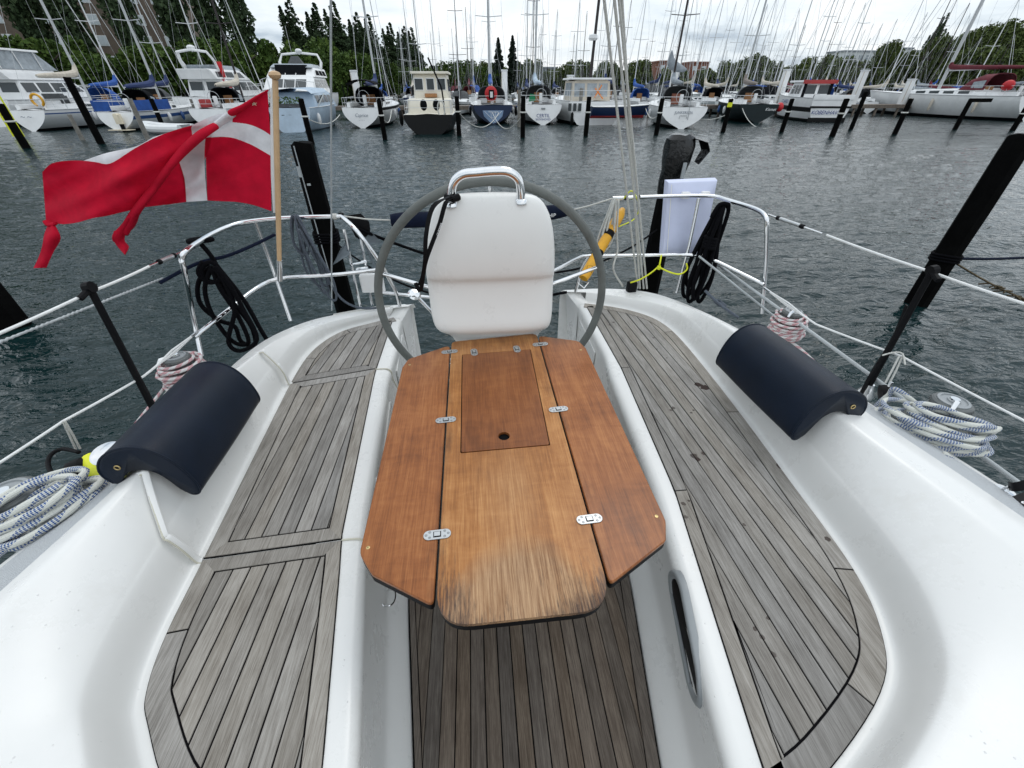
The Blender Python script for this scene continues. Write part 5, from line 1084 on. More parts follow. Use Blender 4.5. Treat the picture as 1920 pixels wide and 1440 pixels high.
def hullparts(root,L_,B,fb,m,stripe=None,st=.74,rake=.35,deep=1.,bow=.9,deckm='hullwhite',transom=None,boot='bootstripe',sti=1):
    S=xhull(L_,B,fb,st,rake,bow,deep=deep); mb=MB()
    for sg in (1,-1): mb.loft([[(p[0]*sg,p[1],p[2]) for p in r] for r in S],flip=(sg>0))
    nr=len(S[0])-1
    for fi in range(len(mb.f)):
        j=fi%nr; mb.m[fi]= 1 if (j==sti and stripe) else (2 if j>=nr-2 else 0)
    part2(mb,'hull',[m,stripe or m,boot],root,ang=40)
    # transom
    mb=MB(); r=S[0]; mb.loft([[(p[0],p[1]-.004,p[2]) for p in r],[(0,p[1]-.02,p[2]) for p in r],[(-p[0],p[1]-.004,p[2]) for p in r]]); part2(mb,'transom',transom or m,root,ang=60)
    mb=MB(); mb.loft([[(p[0][0]*sg*.985,p[0][1],p[0][2]+.015+(.05 if sg==0 else 0)) for sg in (1,.5,0,-.5,-1)] for p in S]); part2(mb,'deck',deckm,root,ang=60)
    mb=MB()
    for sg in (1,-1): mb.tube([(p[0][0]*sg,p[0][1],p[0][2]+.01) for p in S],.025,5)
    part2(mb,'toe_rail','hullwhite' if m!='hullwhite' else 'midgrey',root)
    return S
def trunk(root,L_,B,z,y0,y1,h,wf=.30,m='hullwhite',name='cabin',nwin=3):
    mb=MB(); w0=B*wf*1.05; w1=B*wf*.75
    mb.loft([[(w0,y0,z),(w0*.97,y0+.05,z+h*.8),(w0*.8,y0+.12,z+h),(-w0*.8,y0+.12,z+h),(-w0*.97,y0+.05,z+h*.8),(-w0,y0,z)],[(w1,y1,z),(w1*.95,y1-.5,z+h*.6),(w1*.75,y1-.7,z+h*.75),(-w1*.75,y1-.7,z+h*.75),(-w1*.95,y1-.5,z+h*.6),(-w1,y1,z)]],cap=(True,True)); c=part2(mb,name,m,root,ang=40)
    for sg in (1,-1):
        for k in range(nwin):
            a=y0+.5+(y1-y0-1.3)*k/nwin; b=a+(y1-y0-1.3)/nwin*.7; f=lambda y:w0+(w1-w0)*(y-y0)/(y1-y0); mb=MB(); g_=.006*sg
            mb.add([((f(a)*.995)*sg+g_,a,z+h*.25),((f(b)*.99)*sg+g_,b,z+h*.25),((f(b)*.975)*sg+g_,b,z+h*.58),((f(a)*.98)*sg+g_,a,z+h*.62)],[(0,1,2,3)[::sg]]); part2(mb,'window','glass',root)
    return c
def hood(root,y0,y1,z,wd,h,m,win=True,y2=None):
    mb=MB(); n=11; rows=[]
    for (y,k,kz) in ((y0,1.,1.),((y0*.6+y1*.4),1.,.99),((y0*.25+y1*.75),.95,.72),(y1,.86,.12)):
        rows.append([(wd*k*math.copysign(abs(math.cos(a))**.55,math.cos(a)),y,z+h*kz*abs(math.sin(a))**.7) for a in np.linspace(0,math.pi,n)])
    mb.loft(rows)
    # inside lining a little smaller so that the hood has thickness
    mb.loft([[(x*.97,y+.01,z+(zz_-z)*.96) for x,y,zz_ in r] for r in rows],flip=True); o=part2(mb,'spray_hood',m,root,ang=60)
    mb=MB(); mb.tube([(p[0],p[1]-.01,p[2]+.01) for p in rows[0]],.035,6); part2(mb,'hood_arch',m,root)
    if win:
        for sg in (1,-1):
            mb=MB(); mb.loft([[(wd*1.012*sg,y0+.15,z+h*.12),(wd*.99*sg,y0+.15,z+h*.60)],[(wd*.985*sg,(y0+y1)/2,z+h*.12),(wd*.965*sg,(y0+y1)/2,z+h*.50)]]); part2(mb,'hood_window','screen',root)
    return rows
def rail(root,pts,m='mastwhite',r=.018,name='rail'): mb=MB(); mb.tube(pts,r,5); return part2(mb,name,m,root)
def stern_rail(root,S,z0=.6,upto=3):
    top=[]; 
    pr_=[(S[i][0][0]*.93,S[i][0][1]+.08,S[i][0][2]) for i in range(upto)]
    R1=pr_[::-1]+[(-x,y,z) for x,y,z in pr_]; 
    rail(root,[(x,y,z+z0) for x,y,z in R1],name='pushpit_rail'); rail(root,[(x,y,z+z0*.5) for x,y,z in R1],r=.012,name='pushpit_rail')
    mb=MB()
    for x,y,z in R1: mb.tube([(x,y,z),(x,y,z+z0)],.014,5)
    part2(mb,'pushpit_legs','mastwhite',root)
    n=len(S)
    for sg in (1,-1):
        mb=MB(); q=[(S[i][0][0]*.95*sg,S[i][0][1],S[i][0][2]) for i in range(upto-1,n-1)]; mb.tube([(x,y,z+z0) for x,y,z in q],.010,4); mb.tube([(x,y,z+z0*.5) for x,y,z in q],.008,4)
        for x,y,z in q[::2]: mb.tube([(x,y,z),(x,y,z+z0)],.012,4)
        part2(mb,'guard_rail','mastwhite',root)
def rig(root,L_,B,z,ym,H,m='mastalu',r=.085,spr=2,rake=0.,stays=True,S=None,boom=None,cover=None,bz=1.0,bl=None,sag=0.,radar=None,lean=0.):
    top=(lean,ym-rake,z+H)
    mb=MB(); mb.tube([(0,ym,z-.3),(lean*.5,ym-rake*.5,z+H*.5),top],[r,r*.95,r*.6],8); part2(mb,'mast',m,root)
    for k in range(spr):
        f=(k+1)/(spr+1)+.04; zz_=z+H*f; y_=ym-rake*f; mb=MB(); w_=B*.30*(1-.2*k); mb.tube([(-w_,y_-.15,zz_+.06),(0,y_,zz_),(w_,y_-.15,zz_+.06)],.028,5); part2(mb,'spreader',m,root)
    if stays:
        w_=B*.30; e=.010 if r>.07 else .006
        for sg in (1,-1):
            mb=MB(); mb.tube([(B*.46*sg,ym-.1,z-.1),(w_*sg,ym-.15-rake*.35,z+H*.37),(w_*.8*sg,ym-.15-rake*.7,z+H*.70),(top[0],top[1],top[2]-.1)],e,4); mb.tube([(B*.44*sg,ym-.4,z-.1),(0,ym-rake*.36,z+H*.36)],e,4); part2(mb,'shroud','mastalu',root)
        mb=MB(); mb.tube([(0,L_*1.02,z+.1),(top[0],top[1],top[2]-.1)],.035 if r>.07 else .020,5); part2(mb,'furled_foresail','mastwhite',root)
        mb=MB(); mb.tube([(0,.1,z),(top[0],top[1],top[2])],e,4); part2(mb,'backstay','mastalu',root)
    if boom:
        bl=bl or ym*.62; mb=MB(); mb.tube([(0,ym-.1,z+bz),(0,ym-bl,z+bz+.05)],.07,6); part2(mb,'boom',m,root)
        if cover:
            mb=MB(); mb.tube([(0,ym+.08,z+bz+.95),(0,ym-.05,z+bz+.55),(0,ym-.35,z+bz+.28),(0,ym-bl*.4,z+bz+.16-sag*.5),(0,ym-bl*.8,z+bz+.10),(0,ym-bl,z+bz+.06)],[.07,.16,.21,.19,.15,.09],9,smooth=3); part2(mb,'sail_cover',cover,root)
    if radar: mb=MB(); mb.ell((.0,ym+.25,z+H*radar),(.25,.25,.14),10,6); part2(mb,'radar_dome','hullwhite',root)
def cockpit(root,L_,B,z,m='hullwhite',door='doorwood',y0=.5,y1=None,h=.32,wheel=True):
    y1=y1 or L_*.34
    for sg in (1,-1): mb=MB(); mb.cham(min(sg*B*.26,sg*B*.33),max(sg*B*.26,sg*B*.33),y0,y1,z-.05,z+h,.04); part2(mb,'cockpit_coaming',m,root)
    mb=MB(); mb.box(-B*.24,B*.24,y0+.1,y1-.02,z+.055,z+.075); part2(mb,'cockpit_well','hoodgrey',root)
    mb=MB(); mb.cham(-B*.10,B*.10,y1-.03,y1+.03,z+.1,z+.78,.02); part2(mb,'companion_door',door,root)
    if wheel:
        mb=MB(); mb.tube([(.42*math.cos(a),y0+.9,z+.62+.42*math.sin(a)) for a in np.linspace(0,2*math.pi,20)[:-1]],.016,5,closed=True); part2(mb,'steering_wheel','mastalu',root)
        mb=MB(); mb.cham(-.12,.12,y0+.95,y0+1.2,z,z+.75,.04); part2(mb,'steering_pedestal',m,root)
def fender(root,x,y,z,m='hullwhite',h=.6): mb=MB(); mb.lathe([(.03,-h/2-.04),(.11,-h/2+.08),(.12,0),(.11,h/2-.08),(.03,h/2+.04)],(x,y,z),10); part2(mb,'fender',m,root)
def ring_buoy(root,c,r,m,name='lifebuoy',gap=True,rr=.075,ax='y'):
    a=np.linspace(.25*math.pi-math.pi*.5+.9,2*math.pi-math.pi*.25-.9+math.pi*.0,18) if gap else np.linspace(0,2*math.pi,21)[:-1]
    a=np.linspace(-math.pi/2+.55,3*math.pi/2-.55,18) if gap else a
    mb=MB(); mb.tube([(c[0]+r*math.cos(t),c[1],c[2]+r*math.sin(t)) for t in a],rr,8,closed=not gap); return part2(mb,name,m,root)
def px2(x,y): return PZ(x,y,WZ)
def sailboat(px,py,L_,B,fb,label,hullm='hullwhite',stripe=None,hoodm='hoodgrey',cover='covergrey',H=14,rz=0,st=.74,door='doorwood',deep=1.,transom=None,spr=2,mastm='mastalu',group=None,sag=0,radar=None,wheel=True,r=.085,boomz=1.0,deckm='hullwhite',pos=None,hood_on=True,lean=0.,name='moored_sailboat',full=True,boot='bootstripe',sti=1):
    P=px2(px,py) if pos is None else pos
    root=empty(name,(P[0],P[1],WZ),rz,label,'sailboat',group)
    S=hullparts(root,L_,B,fb,hullm,stripe,st,deep=deep,transom=transom,deckm=deckm,boot=boot,sti=sti)
    z=fb*1.03; trunk(root,L_,B,z,L_*.34,L_*.72,.42,m=deckm if deckm!='hullwhite' else 'hullwhite',nwin=3 if full else 2)
    cockpit(root,L_,B,z,door=door,wheel=wheel and full)
    if hood_on: hood(root,L_*.29,L_*.42,z+.30,B*.31,.95,hoodm,win=full)
    if full:
        stern_rail(root,S)
        for t_ in (4,6):
            for sg in (1,-1): q=S[t_][0]; fender(root,(q[0]+.10)*sg,q[1],q[2]*.62,m='hullwhite' if t_==4 else 'stripe',h=.5)
    rig(root,L_,B,z+.35,L_*.58,H,m=mastm,r=r,spr=spr,boom=True,cover=cover,bz=boomz,sag=sag,radar=radar,lean=lean)
    return root,S
HD=R_(-1)
# --- pier behind the front row
pier=empty('pier',(10,49.5,WZ),0,'long low wooden pier behind the front row of boats','pier')
mb=MB(); mb.box(-50,60,-1.0,1.0,.85,.98); part2(mb,'pier_deck','pierwood',pier)
for k in range(44):
    mb=MB(); x=-49+k*2.5; 
    for y in (-.85,.85): mb.tube([(x,y,-.5),(x,y,.9)],.13,7)
    part2(mb,'pier_leg','pierwood',pier)
for y in (-1.03,1.03): mb=MB(); mb.box(-50,60,y-.03,y+.03,.66,.96); part2(mb,'fascia','pierwood',pier)
def pillar(px,pt,pb,Y,w_,label,lean=0):
    p=PY(px,pb,Y); t=PY(px,pt,Y); root=empty('service_pillar',(p[0],Y,WZ+.98),0,label,'pillar','white service pillars on the pier')
    h=t[2]-(WZ+.98); mb=MB(); mb.cham(-w_/2,w_/2,-w_/2,w_/2,0,h,.03); part2(mb,'column','hullwhite',root); mb=MB(); mb.cham(-w_/2-.04,w_/2+.04,-w_/2-.04,w_/2+.04,h-.10,h+.02,.03); part2(mb,'cap','mastwhite',root)
    mb=MB(); mb.box(-w_/2-.03,-w_/2+.01,-w_/2-.05,-w_/2-.003,.2,h-.15); part2(mb,'hose','coverbeige',root)
for px,pt,lab in ((946,131,'white service pillar behind the red-buoy blue sailboat'),(1604,131,'white service pillar left of the large white yacht with maroon covers'),(1067,141,'white service pillar above the wheelhouse motorboat with beige canvas'),(671,132,'white service pillar behind the white sailboat with black bimini'),(402,136,'tall white service pillar beside the red lifebuoy on the left'),(96,140,'white service pillar behind the beige boom at the far left'),(1697,148,'white service pillar standing over the bow of the large white yacht'),(1258,132,'white service pillar in front of the treeline above the terracotta door'),(1462,130,'white service pillar behind the dark green motorsailer')):
    pillar(px,pt,178,49.3,.55 if px not in (402,96) else .7,lab)
# --- front row (left to right)
# B: white sailboat with yellow horseshoe
b,S=sailboat(72,246,10.5,3.1,1.15,'white sailboat with thin blue stripe, beige boom cover and a yellow horseshoe buoy','hullwhite','stripe','hoodblack','coverbeige',H=13,rz=HD,st=.72,door='hoodgrey',r=.09,hood_on=False,boomz=1.5)
ring_buoy(b,(.85,.25,1.75),.34,'yellow','horseshoe_buoy'); text('~ ~','lettering',b,'lettergrey',.5,frame((0,-.30,.85),(1,0,0),(0,.1,1)))
mb=MB(); mb.loft([[(-.6,2.6,1.7),(-.6,2.6,2.1),(.6,2.6,2.1),(.6,2.6,1.7)],[(-.6,3.2,1.7),(-.55,3.0,2.1),(.55,3.0,2.1),(.6,3.2,1.7)]],closed=True,cap=(True,True)); part2(mb,'winch_hood','hoodgrey',b)
# C: blue weather cloths, outboard engine
b,S=sailboat(232,246,9.5,3.0,1.05,'white sailboat with broad blue stripe, bright blue cockpit cloths and an outboard motor','hullwhite','stripe','hoodblack','darkblue',H=13,rz=HD,st=.78,door='doorwood',sti=2)
for sg in (1,-1):
    mb=MB(); mb.loft([[(1.36*sg,.2,1.15),(1.36*sg,.2,1.75)],[(1.5*sg,1.9,1.15),(1.5*sg,1.9,1.76)],[(1.52*sg,3.8,1.15),(1.52*sg,3.8,1.76)]]); mb.loft([[(1.33*sg,.2,1.15),(1.33*sg,.2,1.75)],[(1.47*sg,1.9,1.15),(1.47*sg,1.9,1.76)],[(1.49*sg,3.8,1.15),(1.49*sg,3.8,1.76)]]); part2(mb,'weather_cloth','blue',b)
mb=MB(); mb.loft([[(-1.3,.06,1.15),(-1.3,.06,1.7)],[(-.15,.02,1.15),(-.15,.02,1.7)]]); part2(mb,'weather_cloth','blue',b)
mb=MB(); mb.cham(.15,.55,-.65,-.25,.45,1.05,.08); mb.cham(.25,.45,-.5,-.3,-.2,.45,.03,1); mb.box(-.5,.9,-.7,-.1,.08,.13,0); part2(mb,'outboard_motor',['cream','hoodblack'],b)
# D: dark striped sailboat behind the flag
b,S=sailboat(402,241,10.5,3.3,1.15,'white sailboat with dark blue topside band and black spray hood, half hidden by the flag','hullwhite','hullblue','hoodblack','coverbeige',H=13,rz=HD,mastm='mastdark',st=.8)
mb=MB(); mb.cham(-.9,-.3,.9,1.5,1.2,1.75,.05); part2(mb,'red_box','boatred',b)
def inflatable(px,py,label):
    P=px2(px,py); r0=empty('inflatable_dinghy',(P[0],P[1],WZ),R_(80),label,'dinghy'); mb=MB(); mb.tube([(.62,-1.2,.28),(.66,0,.28),(.6,.9,.32),(.3,1.45,.42),(0,1.6,.45),(-.3,1.45,.42),(-.6,.9,.32),(-.66,0,.28),(-.62,-1.2,.28)],.24,10,smooth=3); part2(mb,'tube','hullwhite',r0)
    mb=MB(); mb.box(-.5,.5,-1.1,1.1,.12,.18); mb.box(-.5,.5,-1.15,-1.08,.1,.5); part2(mb,'floor','midgrey',r0); return r0
inflatable(322,250,'white inflatable dinghy floating between the piles left of the flag')
# H: white sailboat, black bimini
b,S=sailboat(683,240,10.5,3.4,1.2,'white sailboat with a black bimini top and dark pinstripe, first right of the flag','hullwhite','hullblack','hoodblack','darkblue',H=14,rz=R_(-3),st=.80,sti=0)
hood(b,1.2,3.6,1.2,1.35,1.75,'hoodblack',win=False) if False else None
mb=MB(); rows=[]
for y,k in ((.9,.96),(1.6,1.0),(2.6,.97)): rows.append([(1.35*math.cos(a)*1.,y,1.95+1.0*abs(math.sin(a))**.6*k) for a in np.linspace(.0,math.pi,11)])
mb.loft([[p for p in r if p[2]>2.5] for r in rows]); mb.loft([[(x,y,z-.05) for x,y,z in r if z>2.5] for r in rows],flip=True); part2(mb,'bimini','hoodblack',b,ang=60)
for sg in (1,-1):
    for y in (.95,2.5): rail(b,[(1.33*sg,1.2,1.3),(1.3*sg,y,2.6)],'hoodblack',.03,'bimini_leg')
text('Caprice','lettering',b,'lettergrey',.30,frame((0,-.22,.80),(1,0,0),(0,.1,1)),.3) ; text('- - - -','lettering',b,'lettergrey',.2,frame((0,-.26,.52),(1,0,0),(0,.1,1)))
mb=MB(); mb.ell((-.35,2.0,1.75),(.42,.2,.42),12,8); part2(mb,'covered_helm','hoodblack',b)
# J: dark blue with red buoy cover
b,S=sailboat(925,233,10.5,3.7,1.25,'dark blue sailboat with red lifebuoy cover and pale blue transom emblem','hullblue',None,'hoodgrey','blue',H=15,rz=R_(-1),st=.84,boot='hullblack')
mb=MB(); mb.ell((-.12,.22,2.05),(.50,.14,.50),16,8); part2(mb,'red_buoy_cover','red',b); mb=MB(); mb.cham(-.30,.12,.02,.12,1.72,2.3,.05); mb.box(-.2,.02,.0,.018,1.8,2.18,1); part2(mb,'light_holder',['hoodblack','hullwhite'],b)
mb=MB(); em=[(-.85,.95),(.85,.95),(.75,.55),(.30,.18),(0,.08),(-.30,.18),(-.75,.55)]; mb.loft([[(x,-.12-(.95-z)*.32,z) for x,z in em],[(x*.98,-.125-(.95-z)*.32,z) for x,z in em]],closed=True,cap=(True,True)); part2(mb,'emblem','paleboatblue',b)
mb=MB()
for a_,b_ in (((-.7,.9),(.15,.15)),((.7,.9),(-.15,.15)),((-.17,.85),(-.17,.45)),((.17,.85),(.17,.45)),((-.17,.45),(.17,.45))): mb.tube([(a_[0],-.14-(.95-a_[1])*.32,a_[1]),(b_[0],-.14-(.95-b_[1])*.32,b_[1])],.014,4)
part2(mb,'emblem_lines','hullwhite',b); text('Witconen','lettering',b,'hullwhite',.20,frame((0,-.18,.86),(1,0,0),(0,.1,1)),.3)
for x in (-1.85,1.95): fender(b,x,1.2,.85,'hullblack')
# K
b,S=sailboat(1017,234,10.5,3.3,1.3,'white sailboat with broad white transom, blue lettering and grey hood','hullwhite',None,'hoodgrey','paleblue',H=15,rz=R_(-1),st=.90,sag=.1)
text('CERTIL','lettering',b,'letterblue',.34,frame((0,-.23,.62),(1,0,0),(0,.1,1))); text('SKOVSHOVED','lettering',b,'letterblue',.19,frame((0,-.29,.38),(1,0,0),(0,.1,1)))
mb=MB(); mb.loft([[(-1.15,.1,1.55),(-1.05,.1,2.05)],[(-.6,.08,1.6),(-.65,.1,2.0)]]); mb.loft([[(-1.15,.13,1.55),(-1.05,.13,2.05)],[(-.6,.11,1.6),(-.65,.13,2.0)]]); part2(mb,'green_cloth','green',b); mb=MB(); mb.box(-.16,.16,-.16,-.10,1.05,1.15); part2(mb,'step','midgrey',b)
# M
b,S=sailboat(1275,241,10.5,3.5,1.25,'white sailboat with wide flat transom, terracotta companion door and charcoal hood','hullwhite',None,'hoodgrey','covergrey',H=14,rz=R_(-12),st=.93,door='terracotta',mastm='mastdark')
text('JUNKERSEN','lettering',b,'lettergrey',.24,frame((0,-.16,.98),(1,0,0),(0,.1,1))); text('- - -','lettering',b,'lettergrey',.18,frame((.1,-.26,.45),(1,0,0),(0,.1,1)))
mb=MB(); mb.tube([(-.25,-.24,.62),(-.25,-.22,.80),(.25,-.22,.80),(.25,-.24,.62)],.018,5); mb.tube([(.35,-.24,.55),(.35,.0,1.9)],.02,5); part2(mb,'ladder','midgrey',b); rail(b,[(.3,.05,1.3),(.33,.05,5.0)],name='pole')
# grey bagged sail seen end on, above M
P=PY(1228,118,42.); r0=b
mb=MB(); o=A((P[0]-b.location[0],P[1]-b.location[1],P[2]-WZ)); mb.loft([[o+(-.50,0,.90),o+(-.44,.1,.92),o+(-.36,0,.90),o+(-.42,-.1,.88)],[o+(-.72,0,.10),o+(-.4,.5,.3),o+(-.08,0,.32),o+(-.4,-.4,.15)],[o+(-.80,0,-.50),o+(-.1,.6,.05),o+(.45,0,.12),o+(0,-.5,-.45)],[o+(-.1,0,-.72),o+(.5,.4,-.2),o+(1.0,0,-.15),o+(.6,-.4,-.62)],[o+(.95,0,-.66),o+(1.05,.2,-.45),o+(1.22,0,-.42),o+(1.05,-.15,-.62)]],closed=True,cap=(True,True)); part2(mb,'bagged_sail','covergrey',b,sub=1,ang=180)
# N: dark green motorsailer
b,S=sailboat(1415,230,9.5,3.6,1.25,'dark green hulled sailboat with white deck, brown wooden door and taupe boom cover','hullgreen',None,'hoodgrey','covertaupe',H=12,rz=R_(-12),st=.86,door='doorwood',boot='hullblack')
text('Kismet','lettering',b,'hullwhite',.30,frame((.9,-.16,.95),(1,0,0),(0,.1,1)),.3); mb=MB(); mb.ell((1.75,.3,1.1),(.30,.3,.34),10,8); part2(mb,'red_buoy','red',b)
# ---- other boats
def tier(root,y0,y1,z0,z1,w0,w1,rf=.4,ra=.1,m='hullwhite',name='superstructure',win=None,nwin=4,wz=(.35,.85),roof=.0,front=True,aft=False):
    """box with raked ends; w0/w1 half widths at bottom/top; rf,ra rakes at forward and aft end"""
    h=z1-z0; mb=MB(); rows=[]
    for f in (0,.5,.93,1.):
        w_=w0+(w1-w0)*f; k=.0 if f<1 else .05; ya=y0+ra*f+k; yb=y1-rf*f-k; w_-=k; c=.12
        rows.append([(w_,ya+c,z0+h*f),(w_,yb-c*2,z0+h*f),(w_*.72,yb,z0+h*f),(-w_*.72,yb,z0+h*f),(-w_,yb-c*2,z0+h*f),(-w_,ya+c,z0+h*f),(-w_+c,ya,z0+h*f),(w_-c,ya,z0+h*f)])
    mb.loft(rows,closed=True,cap=(True,True)); o=part2(mb,name,m,root,ang=40)
    def W(f): return w0+(w1-w0)*f
    if win:
        a,b_=wz
        for sg in (1,-1):
            for k in range(nwin):
                ya=y0+.3; yb=y1-rf*.6-.5; s=(yb-ya)/nwin; u0=ya+s*k; u1=u0+s*.86; e=.012; mb=MB()
                mb.add([(sg*(W(a)+e),u0,z0+h*a),(sg*(W(a)+e),u1+(0 if k<nwin-1 else .25*rf),z0+h*a),(sg*(W(b_)+e),u1-(0 if k<nwin-1 else .15*rf),z0+h*b_),(sg*(W(b_)+e),u0,z0+h*b_)],[(0,1,2,3)[::sg]]); part2(mb,'window',win,root)
        if front:
            for k in (-1,0,1):
                e=.015; x0=(k-.46)*W(.5)*.46;x1=(k+.46)*W(.5)*.46; mb=MB(); mb.add([(x0,y1-rf*a+e,z0+h*a),(x1,y1-rf*a+e,z0+h*a),(x1,y1-rf*b_+e,z0+h*b_),(x0,y1-rf*b_+e,z0+h*b_)],[(3,2,1,0)]); part2(mb,'windscreen',win,root)
        if aft:
            for k in (-1,1):
                e=.015; x0=(k-.8)*W(.5)*.46;x1=(k+.8)*W(.5)*.46; mb=MB(); mb.add([(x0,y0+ra*a-e,z0+h*a),(x1,y0+ra*a-e,z0+h*a),(x1,y0+ra*b_-e,z0+h*b_),(x0,y0+ra*b_-e,z0+h*b_)],[(0,1,2,3)]); part2(mb,'rear_window',win,root)
    return o
def guard(root,S,z0=.7,i0=4,r=.02,m='mastwhite'):
    for sg in (1,-1):
        q=[(S[i][0][0]*.92*sg,S[i][0][1]-.05,S[i][0][2]) for i in range(i0,len(S))]
        mb=MB(); mb.tube([(x,y,z+z0) for x,y,z in q],r,5)
        for x,y,z in q: mb.tube([(x,y,z),(x,y,z+z0)],r*.8,4)
        part2(mb,'guard_rail',m,root)
# I cream pilothouse cruiser
P=px2(803,256); P=A((P[0]-.0,31.2,0)); b=empty('pilothouse_boat',(P[0],P[1],WZ),R_(-1),'cream pilothouse cruiser with a black hull and a black stern davit','boat'); 
S=hullparts(b,10,3.3,1.0,'hullblack',None,st=.93,deckm='creamboat',boot='hullblack',deep=.55)
tier(b,1.5,4.2,1.0,1.85,1.45,1.38,.2,.1,'creamboat','aft_cabin'); tier(b,3.6,7.0,1.7,3.22,1.20,1.12,.5,.08,'creamboat','wheelhouse','glass',3,(.35,.80),aft=False)
for x,w_ in ((-.78,.26),(.0,.24),(.74,.26)): mb=MB(); mb.cham(x-w_-.05,x+w_+.05,3.60,3.66,2.28,2.98,.02); mb.box(x-w_,x+w_,3.58,3.598,2.33,2.93,1); part2(mb,'window',['hullwhite','glass'],b)
mb=MB(); mb.cham(-1.27,1.27,3.45,7.1,3.20,3.33,.05); part2(mb,'roof','creamboat',b); mb=MB(); mb.cham(-.42,.40,3.30,3.58,1.90,2.12,.03); part2(mb,'brown_box','doorwood',b)
stern_rail(b,S,.75,3)
mb=MB(); mb.tube([(1.05,.15,1.0),(.98,.2,2.3),(.75,.25,2.9),(0.30,.3,3.9)],.05,6,smooth=3); part2(mb,'davit','hoodblack',b)
for x in (-.25,.55): mb=MB(); mb.ell((x,.25,1.55),(.22,.18,.30),10,8); part2(mb,'covered_motor','hoodblack',b)
mb=MB(); mb.tube([(.85+.22*math.cos(a),.05,1.35+.42*math.sin(a)) for a in np.linspace(0,2*math.pi,15)[:-1]],.04,6,closed=True); part2(mb,'rope_loop','whiterope',b)
for x in (-1.95,1.9): fender(b,x,1.5,.8,'hullblack',.8)
# G pale blue steel cruiser
b=empty('steel_cruiser',(px2(556,247)[0],33.6,WZ),R_(0),'pale blue-grey steel cruiser with canvas cover and planters behind the flag staff','boat')
S=hullparts(b,9.5,3.0,1.3,'paleblue',None,st=.88,deckm='paleblue',boot='paleblue',deep=.5); tier(b,1.6,7.0,1.25,2.2,1.40,1.22,1.,.3,'paleblue','cabin','glass',4,(.35,.80),aft=False)
mb=MB(); mb.loft([[(-1.26,1.3,2.1),(-1.0,1.2,2.32),(0,1.15,2.42),(1.0,1.2,2.32),(1.26,1.3,2.1)],[(-1.2,5.5,2.2),(-.95,5.5,2.40),(0,5.5,2.47),(.95,5.5,2.40),(1.2,5.5,2.2)]]); part2(mb,'canvas_top','paleblue',b)
mb=MB(); mb.box(-1.2,.8,.15,.5,1.32,1.58); part2(mb,'planter_box','hoodgrey',b)
mb=MB(); gx=random.Random(3)
for k in range(120):
    c=A((gx.uniform(-1.2,.8),gx.uniform(.1,.5),gx.uniform(1.58,1.9))); d=A([gx.uniform(-.12,.12) for _ in range(3)]); e=A([gx.uniform(-.12,.12) for _ in range(3)]); mb.add([c-d,c+e,c+d],[(0,1,2)])
mat('leafmid',(.06,.12,.03),.7,var=.4,vs=3); tag(part2(mb,'plants','leafmid',b,smooth=False),kind='stuff')
mb=MB(); mb.ell((-.8,.2,1.95),(.30,.25,.26),10,8); part2(mb,'yellow_cover','yellow',b)
for x in (-.55,-.1): mb=MB(); mb.box(x,x+.18,-.12,-.06,.85,.98); part2(mb,'porthole','glass',b)
mb=MB(); mb.loft([[(1.30,4.0,2.1),(1.30,4.3,2.1)],[(1.50,1.2,1.4),(1.50,1.5,1.4)]]); part2(mb,'gangplank','hullgrey',b); fender(b,1.55,.8,.7)
# E, F, A motor yachts
def motoryacht(x,y,rz,label,L_=12,B=4,fb=1.6,canvas=None,fly=True,arch=True,windm='glass',dark=None,s=1.,hm='hullwhite'):
    b=empty('motor_yacht',(x,y,WZ),rz,label,'motor yacht'); S=hullparts(b,L_,B,fb,hm,None,st=.92,deep=.45,bow=1.6,boot='bootstripe')
    tier(b,L_*.16,L_*.74,fb,fb+1.35,B*.42,B*.36,1.9,.2,'hullwhite','saloon',windm,4,(.40,.86),aft=True)
    if fly:
        tier(b,L_*.12,L_*.58,fb+1.35,fb+2.05,B*.38,B*.34,1.2,-.5,'hullwhite','flybridge',dark,3,(.2,.75)); tier(b,L_*.2,L_*.52,fb+2.05,fb+2.35,B*.33,B*.30,.8,-.2,'screen','fly_screen')
    if arch:
        for y0 in ((L_*.16),): mb=MB(); mb.tube([(-B*.33,y0+.6,fb+2.0),(-B*.30,y0-.1,fb+3.2),(B*.30,y0-.1,fb+3.2),(B*.33,y0+.6,fb+2.0)],.10,7,flat=1.8,smooth=2); part2(mb,'radar_arch','hullwhite',b); mb=MB(); mb.ell((0,y0,fb+3.5),(.33,.33,.18),12,6); mb.tube([(.0,y0,fb+3.2),(0,y0,fb+3.5)],.05,5); part2(mb,'radar_dome','hullwhite',b); rail(b,[(.7,y0,fb+3.2),(.75,y0-.3,fb+5.4)],r=.015,name='antenna')
    if canvas:
        mb=MB(); w_=B*.35; mb.loft([[(w_,.1+L_*.1,fb+2.0),(w_*.96,.3+L_*.1,fb+3.15),(-w_*.96,.3+L_*.1,fb+3.15),(-w_,.1+L_*.1,fb+2.0)],[(w_,L_*.52,fb+2.0),(w_*.9,L_*.42,fb+3.15),(-w_*.9,L_*.42,fb+3.15),(-w_,L_*.52,fb+2.0)]],cap=(True,True)); part2(mb,'enclosure',canvas,b,smooth=False)
        mb=MB(); mb.cham(-w_*1.03,w_*1.03,L_*.1,L_*.44,fb+3.15,fb+3.28,.05); part2(mb,'hardtop','hullwhite',b)
        for sg in (1,-1):
            for yy in (.12,.26,.40): rail(b,[(w_*1.01*sg,L_*yy+.05,fb+2.0),(w_*.98*sg,L_*yy,fb+3.16)],'hullwhite',.045,'enclosure_post')
    guard(b,S,.75,5); return b,S
